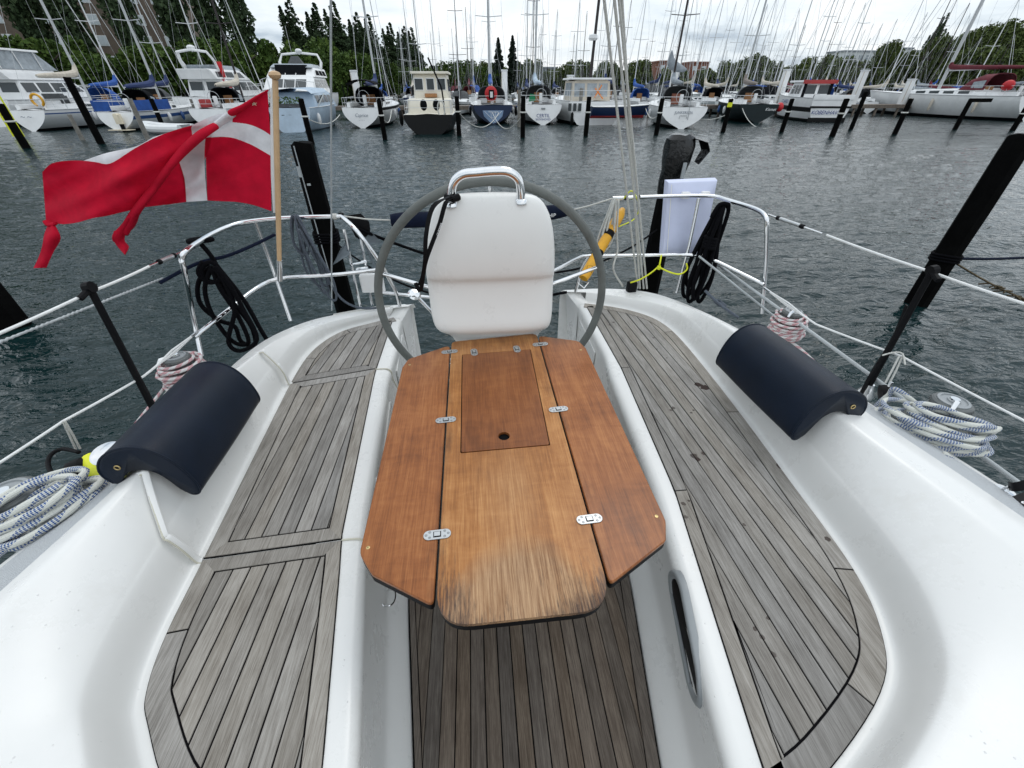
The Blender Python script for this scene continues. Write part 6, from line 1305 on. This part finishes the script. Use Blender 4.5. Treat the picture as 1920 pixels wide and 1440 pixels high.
motoryacht(-36.5,40.5,HD,'large white flybridge motor yacht with clear enclosure at the far left',13,4.4,1.6,canvas='screen',arch=False)
bE,_=motoryacht(-23.4,45.0,R_(-6),'white flybridge motor yacht with brown-tinted upper windows left of the flag staff',12.5,4.2,1.7,windm='glass',dark='glass')
P=PY(432,155,44.); mb=MB(); c=(P[0]+1.0,0,0)
lb=empty('lifebuoy_post',(PY(434,190,47.5)[0],47.5,WZ+.98),0,'red and white lifebuoy with red sign on the pier behind the flag','lifebuoy')
mb=MB(); mb.tube([(0,0,0),(0,0,3.0)],.05,6); part2(mb,'post','red',lb); mb=MB(); mb.cham(-.25,.25,-.08,-.02,2.2,3.3,.03); part2(mb,'sign','red',lb); ring_buoy(lb,(0,-.14,1.55),.42,'hullwhite','ring',False,.11)
for a in (0,math.pi/2,math.pi,3*math.pi/2): mb=MB(); mb.tube([(.42*math.cos(a+t),-.15,1.55+.42*math.sin(a+t)) for t in (-.25,0,.25)],.125,8); part2(mb,'red_band','red',lb)
bF,_=motoryacht(PY(582,150,46)[0]-3.0,56.0,math.pi+R_(4),'white motor yacht facing the camera with a black flybridge screen and arch',13,5.6,1.9,dark='hoodblack',windm='glass')
mb=MB(); mb.loft([[(-1.6,5.4,3.60),(-1.55,5.5,4.15)],[(-1.3,7.1,3.55),(-1.3,6.8,4.15)],[(1.3,7.1,3.55),(1.3,6.8,4.15)],[(1.6,5.4,3.60),(1.55,5.5,4.15)]]); part2(mb,'black_screen','hoodblack',bF)
mb=MB(); mb.loft([[(-.9,4.8,3.95),(.9,4.8,3.95)],[(-.3,4.2,4.9),(.3,4.2,4.9)]]); mb.loft([[(-.9,4.8,3.95),(-.3,4.2,4.9)],[(-.9,3.6,3.95),(-.3,4.0,4.9)]]); mb.loft([[(.9,4.8,3.95),(.3,4.2,4.9)],[(.9,3.6,3.95),(.3,4.0,4.9)]]); part2(mb,'helm_cover','hoodgrey',bF)
# L wheelhouse motorboat with beige canvas and hung dinghy
LX=PZ(1128,232,WZ)[0]
b=empty('canvas_cabin_boat',(LX-1.0,38.2,WZ),R_(2),'white motor cruiser with a beige canvas cabin and a brown mast','boat')
S=hullparts(b,10,4.4,1.5,'hullwhite',None,st=.95,deep=.35); mb=MB(); w_=1.6
mb.loft([[(-w_,1.4,1.5),(-w_*.95,1.65,2.85),(-w_*.6,1.7,2.98),(w_*.7,1.7,2.98),(w_*.95,1.65,2.85),(w_,1.4,1.5)],[(-w_,4.5,1.5),(-w_*.95,4.4,2.9),(-w_*.6,4.4,3.0),(w_*.7,4.4,3.0),(w_*.95,4.4,2.9),(w_,4.5,1.5)]],cap=(True,True)); part2(mb,'canvas_cabin','coverbeige',b,ang=50)
for x0,x1 in ((-1.4,-.55),(-.35,.45),(.6,1.35)):
    mb=MB(); mb.add([(x0,1.46,1.85),(x1,1.46,1.85),(x1,1.62,2.72),(x0,1.62,2.72)],[(0,1,2,3)]); part2(mb,'window','screen',b)
mb=MB(); mb.add([(-1.60,1.9,1.9),(-1.60,4.0,1.9),(-1.55,4.0,2.75),(-1.55,2.0,2.75)],[(3,2,1,0)]); part2(mb,'side_window','screen',b)
mb=MB(); mb.cham(-1.7,1.7,1.5,4.7,2.96,3.08,.05); part2(mb,'cabin_roof','hullwhite',b); stern_rail(b,S,.7,4)
mb=MB(); mb.tube([(-.0,2.2,3.0),(.45,2.3,18)],[.12,.08],8); part2(mb,'mast','mastdark',b); mb=MB(); mb.lathe([(.28,-.12),(.36,0),(.3,.2),(.1,.26)],(-.12,1.95,5.5),14); part2(mb,'radar_dome','hullwhite',b)
mb=MB(); mb.tube([(.2,1.2,2.4),(.9,1.1,1.7)],.05,5); mb.tube([(.7,1.1,2.6),(.2,1.1,1.8)],.05,5); part2(mb,'folded_chairs','orange',b)
for x in (-2.25,-1.85,-1.45): mb=MB(); mb.box(x,x+.25,-.28,-.20,.95,1.45); part2(mb,'side_window','glass',b)
for x in (-1.9,): fender(b,x,-.3,.4,'hullblack',.9)
d=empty('hung_dinghy',(LX-1.7,36.6,WZ+.62),R_(-88),'dark blue rowing dinghy hung on davits across the stern of the beige canvas cruiser','dinghy'); S=hullparts(d,4.2,1.3,.62,'hullblue',None,st=.6,rake=.1,deep=.5,bow=.4,boot='boatred',deckm='hullwhite')
# O work boat
OP=PZ(1553,229,WZ)
b=empty('work_boat',(OP[0]-.5,39.3,WZ),R_(-12),'white ex-pilot work boat with black stripes, red trimmed wheelhouse and home port lettering','boat')
S=hullparts(b,10,3.4,1.65,'hullwhite','hullblack',st=.95,deep=.30,rake=.1,transom='hullwhite',boot='hullblack',sti=3)
mb=MB(); mb.cham(-1.66,1.66,-.10,-.03,1.02,1.16,.01); part2(mb,'transom_stripe','hullblack',b); mb=MB(); mb.cham(-1.5,1.5,-.12,-.02,.0,.34,.01); part2(mb,'stern_platform','hullblack',b)
tier(b,3.4,6.4,1.6,2.85,1.35,1.2,.5,.1,'hullwhite','wheelhouse','glass',3,(.30,.82),aft=True); mb=MB(); mb.cham(-1.4,1.4,3.3,6.3,2.83,2.97,.05); part2(mb,'roof','hullwhite',b)
mb=MB(); mb.cham(-1.43,1.43,3.16,3.34,2.72,3.0,.02); part2(mb,'red_trim','boatred',b)
for x in (-1.1,1.1): mb=MB(); mb.cham(x-.12,x+.12,3.36,3.46,1.6,2.75,.02); part2(mb,'dark_post','hoodblack',b)
text('KOBENHAVN','lettering',b,'letterblue',.40,frame((-.25,-.16,.70),(1,0,0),(0,.05,1)),.25); text('GUARD','lettering',b,'letterblue',.42,frame((-1.74,5.2,1.38),(0,-1,0),(0,0,1)),.2); guard(b,S,.6,5)
mb=MB(); mb.cham(-1.62,1.62,-.06,.0,1.6,1.95,.02); part2(mb,'bulwark','hullwhite',b)
for x in (-.9,.9): mb=MB(); mb.cham(x-.2,x+.2,1.0,1.3,1.6,1.95,.03); part2(mb,'deck_box','hoodgrey',b)
# Q big white yacht, maroon covers
QP=PZ(1868,226,WZ)
b=empty('large_yacht',(QP[0]+1.2,39.0,WZ),R_(2),'large white sailing yacht with maroon sail cover and spray hood at the right','sailboat')
S=hullparts(b,16,4.6,1.75,'hullwhite',None,st=.66,deep=.9,bow=1.8); trunk(b,16,4.6,1.8,4.2,11.8,.62,wf=.30,nwin=4); cockpit(b,16,4.6,1.8,y1=4.3)
hood(b,3.5,6.0,2.25,1.5,1.25,'maroon'); stern_rail(b,S,.75,3); rig(b,16,4.6,2.3,9.2,20,m='mastalu',r=.15,spr=2,boom=True,cover='maroon',bz=1.55,bl=7.2)
mb=MB(); mb.tube([(0,1.0,1.7),(-.1,1.2,14)],[.11,.07],7); part2(mb,'mizzen_mast','mastalu',b); mb=MB(); mb.tube([(.0,.3,2.2),(.1,.0,3.4)],.2,8); part2(mb,'red_flag_roll','red',b); mb=MB(); mb.ell((-1.5,1.6,2.6),(.25,.5,.4),10,8); part2(mb,'red_buoy_cover','red',b)
for y in (9.5,7.0,2.8): mb=MB(); mb.lathe([(.02,-.55),(.12,-.4),(.13,.3),(.04,.5)],(-2.42 if y>3 else -2.25,y,1.05),9); part2(mb,'fender','coverbeige',b)
mb=MB(); mb.ell((0,-.12,.75),(1.0,.06,.62),16,8); part2(mb,'transom_panel','hullwhite',b)
# yellow ladder on the far left piles
ld=empty('quay_ladder',(PZ(20,262,WZ)[0],30.5,WZ),0,'yellow-green ladder hung on the pier post at the far left','ladder')
for x in (-.28,.28): mb=MB(); mb.tube([(x,0,.1),(x,0,2.2)],.045,6); part2(mb,'side_rail','lime',ld)
for k in range(5): mb=MB(); mb.tube([(-.28,0,.4+k*.4),(.28,0,.4+k*.4)],.035,6); part2(mb,'rung','lime',ld)
# --- mooring piles of the front row
PL=[((190,270),2.86,.17,'b','tall black pile in front of the far-left blue-striped sailboat'),((310,248),1.86,.14,'b','black pile right of the bright blue cockpit cloths'),((50,278),1.82,.17,'b','black pile below the yellow-green ladder at the far left'),((155,262),1.21,.11,'g','short grey pile in front of the yellow horseshoe sailboat'),((278,262),1.95,.12,'g','grey pile in front of the bright blue cockpit cloths'),((433,235),2.0,.14,'b','black pile just left of the flag top'),((375,232),1.7,.11,'g','grey pile in front of the black-hooded sailboat behind the flag'),
((585,270),1.99,.14,'b','black pile in front of the pale blue cruiser'),((722,262),1.9,.13,'b','black pile between the bimini sailboat and the cream pilothouse boat'),((861,255),2.04,.14,'b','black pile between the cream pilothouse boat and the dark blue sailboat'),((973,238),2.3,.12,'g','grey timber pile left of the broad white transom'),((980,258),2.05,.14,'b','black pile in front of the grey timber pile'),((1098,255),1.99,.14,'b','black pile in front of the beige canvas cruiser'),((1085,233),2.4,.15,'g','brown timber pile beside the beige canvas cruiser'),((1230,253),1.9,.14,'b','black pile in front of the terracotta door sailboat'),((1355,248),1.86,.14,'y','black pile with a fluorescent yellow band'),((1465,248),1.86,.14,'b','black pile between the dark green sailboat and the work boat'),((1560,256),1.92,.16,'b','black pile at the stern of the work boat'),((1595,243),2.21,.14,'b','black pile just right of the work boat'),((1677,252),1.89,.15,'b','black pile in front of the bow of the large yacht'),((1790,243),1.82,.15,'h','black pile with a horizontal arm in front of the large yacht'),((1898,245),1.6,.15,'b','black pile at the right edge under the stern of the large yacht')]
prng=random.Random(5)
for (b_,h,r,k,lab) in PL:
    P=PZ(*b_,WZ); p=pile((P[0],P[1]),h,r,lab,'pilegrey' if k=='g' else 'pile',seed=prng.randint(0,99),group='mooring piles along the far side of the basin')
    if k=='y': mb=MB(); mb.tube([(0,0,h-.45),(0,0,h-.2)],r*1.06,10); mb.build('yellow_band','lime',p)
    if k=='h': mb=MB(); mb.box(0,1.5,-.14,.14,h-.20,h+.02); mb.build('arm','pile',p)
    if k=='b' and h<2.2: mb=MB(); mb.tube([(r*1.1*math.cos(a),r*1.1*math.sin(a),h*.62) for a in np.linspace(0,2*math.pi,11)[:-1]],.04,5,closed=True); mb.build('rope_turn','whiterope',p)
def bmoor(p,q,sag,lab): 
    a=PZ(*p[0],WZ)+(0,0,p[1]); b_=A(q); moor(a,b_,sag,.025,'whiterope',lab,'slack mooring ropes of the far boats',n=12)
bmoor(((722,262),1.2),(-4.9,32,-1.2),.5,'slack rope from the pile to the cream pilothouse boat')
bmoor(((861,255),1.3),(2.4,38,-1.6),.9,'slack white rope crossing the transom of the dark blue sailboat from the left')
bmoor(((980,258),1.2),(1.9,38,-1.6),.9,'slack white rope crossing the transom of the dark blue sailboat from the right')
bmoor(((1355,248),1.0),(17,38,-1.4),.5,'slack white rope left of the yellow-banded pile')
bmoor(((1465,248),.6),(23.3,40,-1.3),.9,'white rope hanging from the stern of the dark green sailboat')
bmoor(((585,270),1.2),(-8.7,34,-1.5),.4,'slack rope from the pile to the pale blue cruiser')
bmoor(((1230,253),1.1),(13.6,36.5,-1.3),.4,'slack rope from the pile to the terracotta door sailboat')
# ================================================================== boats in the further rows
protos=[]
specs=[('hullwhite','stripe','hoodgrey','darkblue',10.8,'mastalu','far-off white sailboat with navy sail cover among the masts of the marina'),('hullwhite',None,'blue','blue',10.2,'mastwhite','far-off white sailboat with bright blue hood and cover among the masts'),('hullblue',None,'hoodblack','coverbeige',11.6,'mastalu','far-off blue-hulled sailboat with beige sail cover among the masts'),('hullwhite','boatred','maroon','maroon',9.8,'mastdark','far-off white sailboat with dark red cover and dark mast among the masts'),('hullwhite','hullblack','hoodgrey','covergrey',12.2,'mastdark','far-off white sailboat with grey cover and thin dark mast among the masts'),('hullgrey',None,'hoodblack','coverbeige',10.4,'mastwhite','far-off pale grey sailboat with beige cover among the masts')]
frng=random.Random(12)
def proj(P):
    d=float(np.dot(A(P),_F)); return 960+FPX*float(np.dot(A(P),_R))/d
PLACES=[(330,'at the far left'),(520,'behind the flag'),(640,'behind the pale blue cruiser'),(750,'behind the bimini sailboat'),(865,'behind the cream pilothouse boat'),(970,'behind the dark blue sailboat'),(1058,'behind the broad white transom'),(1180,'behind the beige canvas cruiser'),(1320,'behind the terracotta door boat'),(1450,'behind the dark green sailboat'),(1600,'behind the work boat'),(1720,'behind the bow of the large yacht'),(1840,'behind the maroon cover'),(9999,'at the far right')]
def place(P):
    x=proj(P)
    for a,b in PLACES:
        if x<a: return b
KIND=['navy-covered white sailboat','white sailboat with blue covers','blue-hulled sailboat','white sailboat with red cover','white dark-masted sailboat','pale grey sailboat']
def rowname(Y): return 'near row' if Y<70 else ('middle rows' if Y<100 else ('far rows' if Y<140 else 'farthest row'))
def farboat(pos,k,rz,s,label=None,group='sailboats moored in the far rows'):
    sp_=specs[k]
    if len(protos)<=k or protos[k] is None:
        while len(protos)<=k: protos.append(None)
        r0,_=sailboat(0,0,10,3.2,1.15,sp_[6],sp_[0],sp_[1],sp_[2],sp_[3],H=sp_[4],pos=(0,0),mastm=sp_[5],full=False,wheel=False,name='distant_sailboat',r=.058,group=group,spr=1 if k%2 else 2)
        protos[k]=r0; o=r0
    else: o=copy_tree(protos[k])
    o.location=(pos[0],pos[1],WZ); o.rotation_euler=(0,0,rz); o.scale=(1,1,s); o['label']=label or (KIND[k]+' in the '+rowname(pos[1])+', '+place((pos[0],pos[1],-1))); o['group']=group; return o
# the row behind the pier faces us (bows or sterns), boats every 4 m
x=-14; i=0
mid=['just behind the pier, above the bimini sailboat','just behind the pier, left of the cream pilothouse boat','just behind the pier, right of the cream pilothouse boat','just behind the pier, above the red buoy cover','just behind the pier, left of the broad white transom','just behind the pier, above the beige canvas cruiser']
while x<64:
    if not (-17<x<-9):
        farboat((x+frng.uniform(-.5,.5),52+frng.uniform(0,2)+ (0 if i%3 else 10)),frng.randrange(6),0 if i%3 else math.pi,frng.uniform(.8,1.12))
    x+=frng.uniform(3.6,5.0); i+=1
for Y,x0,x1,stp in ((76,-14,86,4.6),(88,-16,100,4.8),(112,-12,130,5.2),(124,-14,140,5.4),(150,-20,165,7.5)):
    x=x0
    while x<x1:
        if frng.random()<.70: farboat((x+frng.uniform(-1,1),Y+frng.uniform(-1.5,1.5)),frng.randrange(6),(0 if frng.random()<.6 else math.pi)+frng.uniform(-.06,.06),frng.uniform(.78,1.2))
        x+=stp*frng.uniform(.8,1.25)
for Y in (82,118): 
    p_=empty('pier',(50,Y,WZ),0,'low wooden pier between the far rows of boats, '+('nearer one' if Y==82 else 'farther one'),'pier'); mb=MB(); mb.box(-68,90,-.9,.9,.8,.95); part2(mb,'pier_deck','pierwood',p_)
# extra masts on the left whose hulls hide behind the flag and motor yachts
for (px_,Y,k) in ((255,43,0),(345,46,5),(150,44,1)):
    q=PY(px_,200,Y); farboat((q[0],Y),k,0,1.0,label={255:'white sailboat berthed behind the bright blue cockpit cloths',345:'pale sailboat berthed behind the black-hooded boat left of the flag',150:'white sailboat with blue hood berthed behind the beige boom'}[px_])
# boat with vivid blue tarp mid right
q=PY(1600,170,56); farboat((q[0],56),1,R_(20),1.0,label='sailboat with vivid blue covers on the pier left of the large white yacht')
q=PY(1460,165,57); farboat((q[0],57),1,0,.95,label='sailboat with blue hood behind the dark green sailboat')
# ================================================================== land, buildings, trees
mat('grass',(.045,.075,.022),.9,var=.4,vs=.3); mat('quay',(.22,.21,.19),.9,var=.3,vs=1)
def land(name,pts,z):
    mb=MB(); mb.loft([[(x,y,WZ+z) for x,y in pts],[(x,y,WZ-1) for x,y in pts]],closed=True); mb.add([(x,y,WZ+z) for x,y in pts],[tuple(range(len(pts)))]); o=mb.build(name,'grass',None,smooth=False)
    bm=bmesh.new(); bm.from_mesh(o.data); bmesh.ops.recalc_face_normals(bm,faces=bm.faces); bm.to_mesh(o.data); bm.free(); tag(o,kind='structure')
land('shore_ground',[(-3200,-200),(-95,30),(-60,55),(-33,68),(-24,84),(-22,120),(-26,175),(20,184),(90,186),(150,182),(220,150),(3200,120),(3200,3200),(-3200,3200)],.8)
def leafmat(name,c0,c1,c2):
    m,n,l,b=base_mat(name,c1,.75); b.inputs['Specular IOR Level'].default_value=.2
    t=n.new('ShaderNodeTexCoord').outputs['Object']; f=noise(n,l,t,.55,4,.6); g=noise(n,l,t,6,2,.6)
    c=ramp(n,l,mth(n,l,'MULTIPLY_ADD',g,.5,mth(n,l,'MULTIPLY',f,.6)),[(.38,c0),(.55,c1),(.72,c2)]); l.new(c,b.inputs['Base Color']); return m
leafmat('leaf_poplar',(.020,.038,.020),(.044,.072,.034),(.085,.125,.055)); leafmat('leaf_bush',(.020,.042,.008),(.052,.095,.018),(.11,.16,.03)); leafmat('leaf_round',(.034,.055,.016),(.075,.105,.028),(.13,.16,.045)); leafmat('leaf_fir',(.008,.016,.012),(.018,.030,.020),(.03,.045,.028))
mat('bark',(.05,.04,.03),.9,var=.3,vs=4)
nrng=np.random.RandomState(3)
def leafmesh(pts,size,asp=1.):
    n=len(pts); a=nrng.normal(size=(n,3)); b=nrng.normal(size=(n,3)); a/=np.linalg.norm(a,axis=1)[:,None]; b-=a*(a*b).sum(1)[:,None]; b/=np.linalg.norm(b,axis=1)[:,None]
    s=size*nrng.uniform(.5,1.3,(n,1)); v=np.stack([pts-a*s-b*s*.3*asp,pts+a*s*.2-b*s*.8*asp,pts+a*s+b*s*.2*asp,pts-a*s*.1+b*s*.9*asp],1).reshape(-1,3); f=np.arange(4*n).reshape(n,4); return v,f
def quickmesh(name,v,f,m,parent):
    me=bpy.data.meshes.new(name); me.vertices.add(len(v)); me.vertices.foreach_set('co',v.ravel()); me.loops.add(f.size); me.loops.foreach_set('vertex_index',f.ravel()); me.polygons.add(len(f)); me.polygons.foreach_set('loop_start',np.arange(0,f.size,4)); me.update(calc_edges=True); me.materials.append(MAT[m])
    o=bpy.data.objects.new(name,me); COL.objects.link(o); o.parent=parent; return o
def tree(label,kind,h,wd,n,size,m,lean=0.,group=None,name=None):
    root=empty(name or kind,(0,0,0),0,label,'tree',group); mb=MB()
    if kind=='poplar':
        npl=11; sb=nrng.randint(0,npl,n); tp=nrng.uniform(0,1,n); hh=np.array([.62+.38*((k*7)%npl)/(npl-1) for k in range(npl)])[sb]; z0=np.array([.04+.16*((k*5)%npl)/npl for k in range(npl)])[sb]
        t=z0+(hh-z0)*tp; oa=sb*2.399; oo=.31*np.sqrt((sb+.3)/npl)*(.35+.65*np.minimum(1,t*2.2))*(1.12-.45*t)
        rp=.155*np.sin(np.pi*np.clip(tp*.93+.07,0,1))**.55*(.75+.35*np.sin(tp*21+sb*1.7)); th=nrng.uniform(0,2*np.pi,n); r=np.sqrt(nrng.uniform(0,1,n))*rp
        P=np.stack([wd*(oo*np.cos(oa)+r*np.cos(th))*1.25,wd*(oo*np.sin(oa)+r*np.sin(th))*1.25,t*h],1); P=P[nrng.uniform(0,1,n)<.35+.65*(np.sin(P[:,2]*2.3+sb*1.9+P[:,0]*2)>-.3)]
    elif kind=='fir':
        t=nrng.uniform(.05,1,n)**1.3; lay=.55+.45*np.abs(np.sin(t*26)); th=nrng.uniform(0,2*np.pi,n); r=np.sqrt(nrng.uniform(0,1,n))*(1-t)**.8*lay*(1+.35*np.sin(th*5+t*30)); P=np.stack([wd/2*r*np.cos(th),wd/2*r*np.sin(th),t*h],1)
    else:
        nb=26 if kind!='bush' else 18; cs=nrng.uniform(-1,1,(nb,3)); cs/=np.maximum(1,np.linalg.norm(cs,axis=1))[:,None]; cs[:,2]=cs[:,2]*.5+.5; rad=nrng.uniform(.20,.42,nb); k=nrng.randint(0,nb,n); d=nrng.normal(size=(n,3)); d/=np.linalg.norm(d,axis=1)[:,None]; d*=nrng.uniform(.55,1.05,(n,1))
        q=cs[k]+d*rad[k][:,None]; lo=.22 if kind!='bush' else .0; P=np.stack([q[:,0]*wd*.42,q[:,1]*wd*.42,(lo+(1-lo)*np.clip(q[:,2],-.1,1.3)*.80)*h],1)
    if lean: P[:,0]+=lean*(P[:,2]/h)**2*h
    v,f=leafmesh(P,size,1.0); quickmesh('crown',v,f,m,root)
    mb.tube([(0,0,-.5),(lean*h*.1,0,h*.35),(lean*h*.6,0,h*.75)],[wd*.05+.12,wd*.035+.08,.05],7)
    for k in range(5):
        a=k*2.4; z0=h*(.2+.1*k); mb.tube([(0,0,z0),(wd*.22*math.cos(a),wd*.22*math.sin(a),z0+h*.16)],[.12,.05],5)
    mb.build('trunk','bark',root); return root
TP={}
def plant(kind,var,X,Y,hs,label,group,z=WZ+.6,ws=None,loc=True):
    if loc and group and group!='taller trees of the treeline': label=label+', '+place((X,Y,0))
    key=(kind,var)
    if key not in TP:
        prm={'poplar':(28,8.0,12000,.36,'leaf_poplar'),'bush':(6,9,13000,.19,'leaf_bush'),'round':(11,12,11000,.34,'leaf_round'),'fir':(20,7.5,5200,.48,'leaf_fir'),'big':(20,20,24000,.38,'leaf_round')}[kind]
        TP[key]=tree(label,kind,*prm,lean={'poplar':-.05,'big':.0}.get(kind,0),name={'poplar':'poplar_tree','bush':'willow_bush','round':'broadleaf_tree','fir':'conifer_tree','big':'broadleaf_tree'}[kind]); o=TP[key]; o['_h']=prm[0]
    else: o=copy_tree(TP[key])
    h0={'poplar':28,'bush':6,'round':11,'fir':20,'big':20}[kind]; s=hs/h0; o.location=(X,Y,z); o.scale=(ws or s,ws or s,s); o.rotation_euler=(0,0,rnd.uniform(0,6.28) if kind not in('poplar','big') else rnd.uniform(-.4,.4)); o['label']=label; o['group']=group; return o
def hgt(px,py,Y): return PY(px,py,Y)[2]-(WZ+.6)
# poplar rows
pops=[]
for (pb,pt,tx,Y) in ((560,-6,545,108),(600,5,590,112),(648,2,630,116),(690,22,668,120),(712,70,700,124),(745,42,733,140),(768,62,760,144),(782,68,776,148)):
    X=PY(tx,max(pt,10),Y)[0]; h=(PY(tx,pt,Y)[2]-(WZ+.6)); pops.append((X,Y,h))
for k,(X,Y,h) in enumerate(pops): plant('poplar',k%3,X,Y,max(15,min(h,30)),'dark wind-blown poplar against the sky','poplars standing against the sky',ws=.85)
for k in range(13):
    X=-37-k*5.3; Y=96-k*1.9; plant('poplar',k%3,X+rnd.uniform(-1,1),Y+rnd.uniform(-2,2),rnd.uniform(24,30),'tall dark poplar before the brown apartment block','close row of poplars at the left',ws=.70)
for k in range(22):
    X=-18-k*3.6; Y=82-k*.95 if k>2 else 84; plant('bush',k%3,X,Y+rnd.uniform(-2,1),rnd.uniform(5.5,8.5),'green shrub in the left shore hedge','green shrubs along the left shore')
for k in range(12):
    X=-14+k*2.6; plant('bush',k%3,X-6,128+k*4,rnd.uniform(6,9),'green shrub at the foot of the poplars','green shrubs below the poplars')
# far treeline
for k in range(34):
    X=-22+k*6.8+rnd.uniform(-2,2); Y=190+rnd.uniform(0,18); plant('round',k%3,X,Y,rnd.uniform(7,11.5),'rounded green tree in the distant treeline','distant treeline trees',ws=rnd.uniform(.75,1.1))
for (px_,pt,Y,lab) in ((934,72,170,'dark conifer, the left one of the pair above the masts'),(961,68,172,'dark conifer, the right one of the pair above the masts')):
    plant('fir',0,PY(px_,pt,Y)[0],Y,hgt(px_,pt,Y),lab,None,ws=.78) 
for (px_,pt,Y) in ((1430,98,170),(1388,112,175)): plant('round',1,PY(px_,pt,Y)[0],Y,hgt(px_,pt,Y),'taller rounded tree sticking out of the distant treeline' if px_>1400 else 'taller rounded tree left of the tallest one in the distant treeline','taller trees of the treeline')
# right bank trees rising to the right
for (px_,pt,Y,k) in ((1500,118,150,'round'),(1545,100,140,'round'),(1575,104,136,'round'),(1640,108,130,'round'),(1690,78,126,'big'),(1740,95,122,'round'),(1800,60,118,'big'),(1850,55,112,'big'),(1900,42,104,'big'),(1960,40,98,'big'),(1875,78,98,'round'),(1930,85,92,'round'),(1830,95,104,'round')):
    plant(k,rnd.randrange(2 if k=='big' else 3),PY(px_,pt,Y)[0],Y,hgt(px_,pt,Y),'broad green tree on the right bank','trees on the right bank')
for (px_,pt,Y,lab) in ((1786,24,124,'slim dark poplar standing tallest on the right bank'),(1765,55,128,'shorter slim poplar on the right bank beside the tallest one')): plant('poplar',1,PY(px_,pt,Y)[0],Y,hgt(px_,pt,Y),lab,None,ws=.55)
# buildings
mat('brickbrown',(.16,.125,.10),.9,var=.2,vs=.6); mat('facadewhite',(.60,.63,.64),.7,var=.06,vs=.4); mat('roofgrey',(.22,.25,.28),.6,var=.1); mat('brickred',(.22,.09,.06),.9,var=.2,vs=.6); mat('windowlight',(.62,.68,.72),.2,var=.15,vs=.8)
ap=empty('apartment_block',(-99,108,WZ+.8),R_(4),'tall brown brick apartment block with pale windows behind the poplars at the left','building')
mb=MB(); mb.box(-45,45,0,14,0,36); part2(mb,'wall','brickbrown',ap,smooth=False); mb=MB(); mb.box(-45.5,45.5,-.5,14.5,36,36.6); part2(mb,'roof','roofgrey',ap,smooth=False)
wb=None
for fl in range(11):
    for k in range(22):
        x=-43+k*4.0; z=2+fl*3.1
        if wb is None:
            mb=MB(); mb.box(-.85,.85,-.06,.1,0,1.6); mb.box(-.75,.75,-.09,-.065,.1,1.5,1); wb=mb.build('window',['hullwhite','windowlight'],ap,smooth=False); o=wb
        else: o=wb.copy(); COL.objects.link(o); o.parent=ap
        o.location=(x,0,z)
def block(px0,px1,pt,Y,label,m,roofm,wins=True,nf=3):
    a=PY(px0,pt,Y);b_=PY(px1,pt,Y); w_=b_[0]-a[0]; h=a[2]-(WZ+.6); r0=empty('building',((a[0]+b_[0])/2,Y,WZ+.6),0,label,'building'); mb=MB(); mb.box(-w_/2,w_/2,0,10,0,h); part2(mb,'wall',m,r0,smooth=False); mb=MB(); mb.box(-w_/2-.3,w_/2+.3,-.3,10.3,h,h+.5); part2(mb,'roof',roofm,r0,smooth=False)
    if wins:
        for f in range(nf):
            n_=max(2,int(w_/3)); 
            for k in range(n_):
                x=-w_/2+(k+.5)*w_/n_; mb=MB(); z=h-2.6-f*3; mb.box(x-.9,x+.9,-.08,-.0,z,z+1.5); part2(mb,'window','windowlight' if m!='facadewhite' else 'screen',r0,smooth=False)
block(1583,1652,97,205,'long white flat-roofed building behind the right treeline','facadewhite','roofgrey'); block(1690,1712,92,190,'white building with grey slanted roof behind the large yacht mast','facadewhite','roofgrey'); block(1718,1770,97,192,'white building wing seen between the slim poplars and the yacht mast','facadewhite','roofgrey',True,2)
block(1238,1262,116,215,'small red brick building in the treeline above the grey bagged sail','brickred','brickred',True,1); block(1296,1330,118,218,'low red brick houses in the distant treeline','brickred','brickred',True,1); block(1010,1045,128,215,'dark low building in the treeline behind the paired masts','roofgrey','roofgrey',False)
for i_ in range(1):
    pass
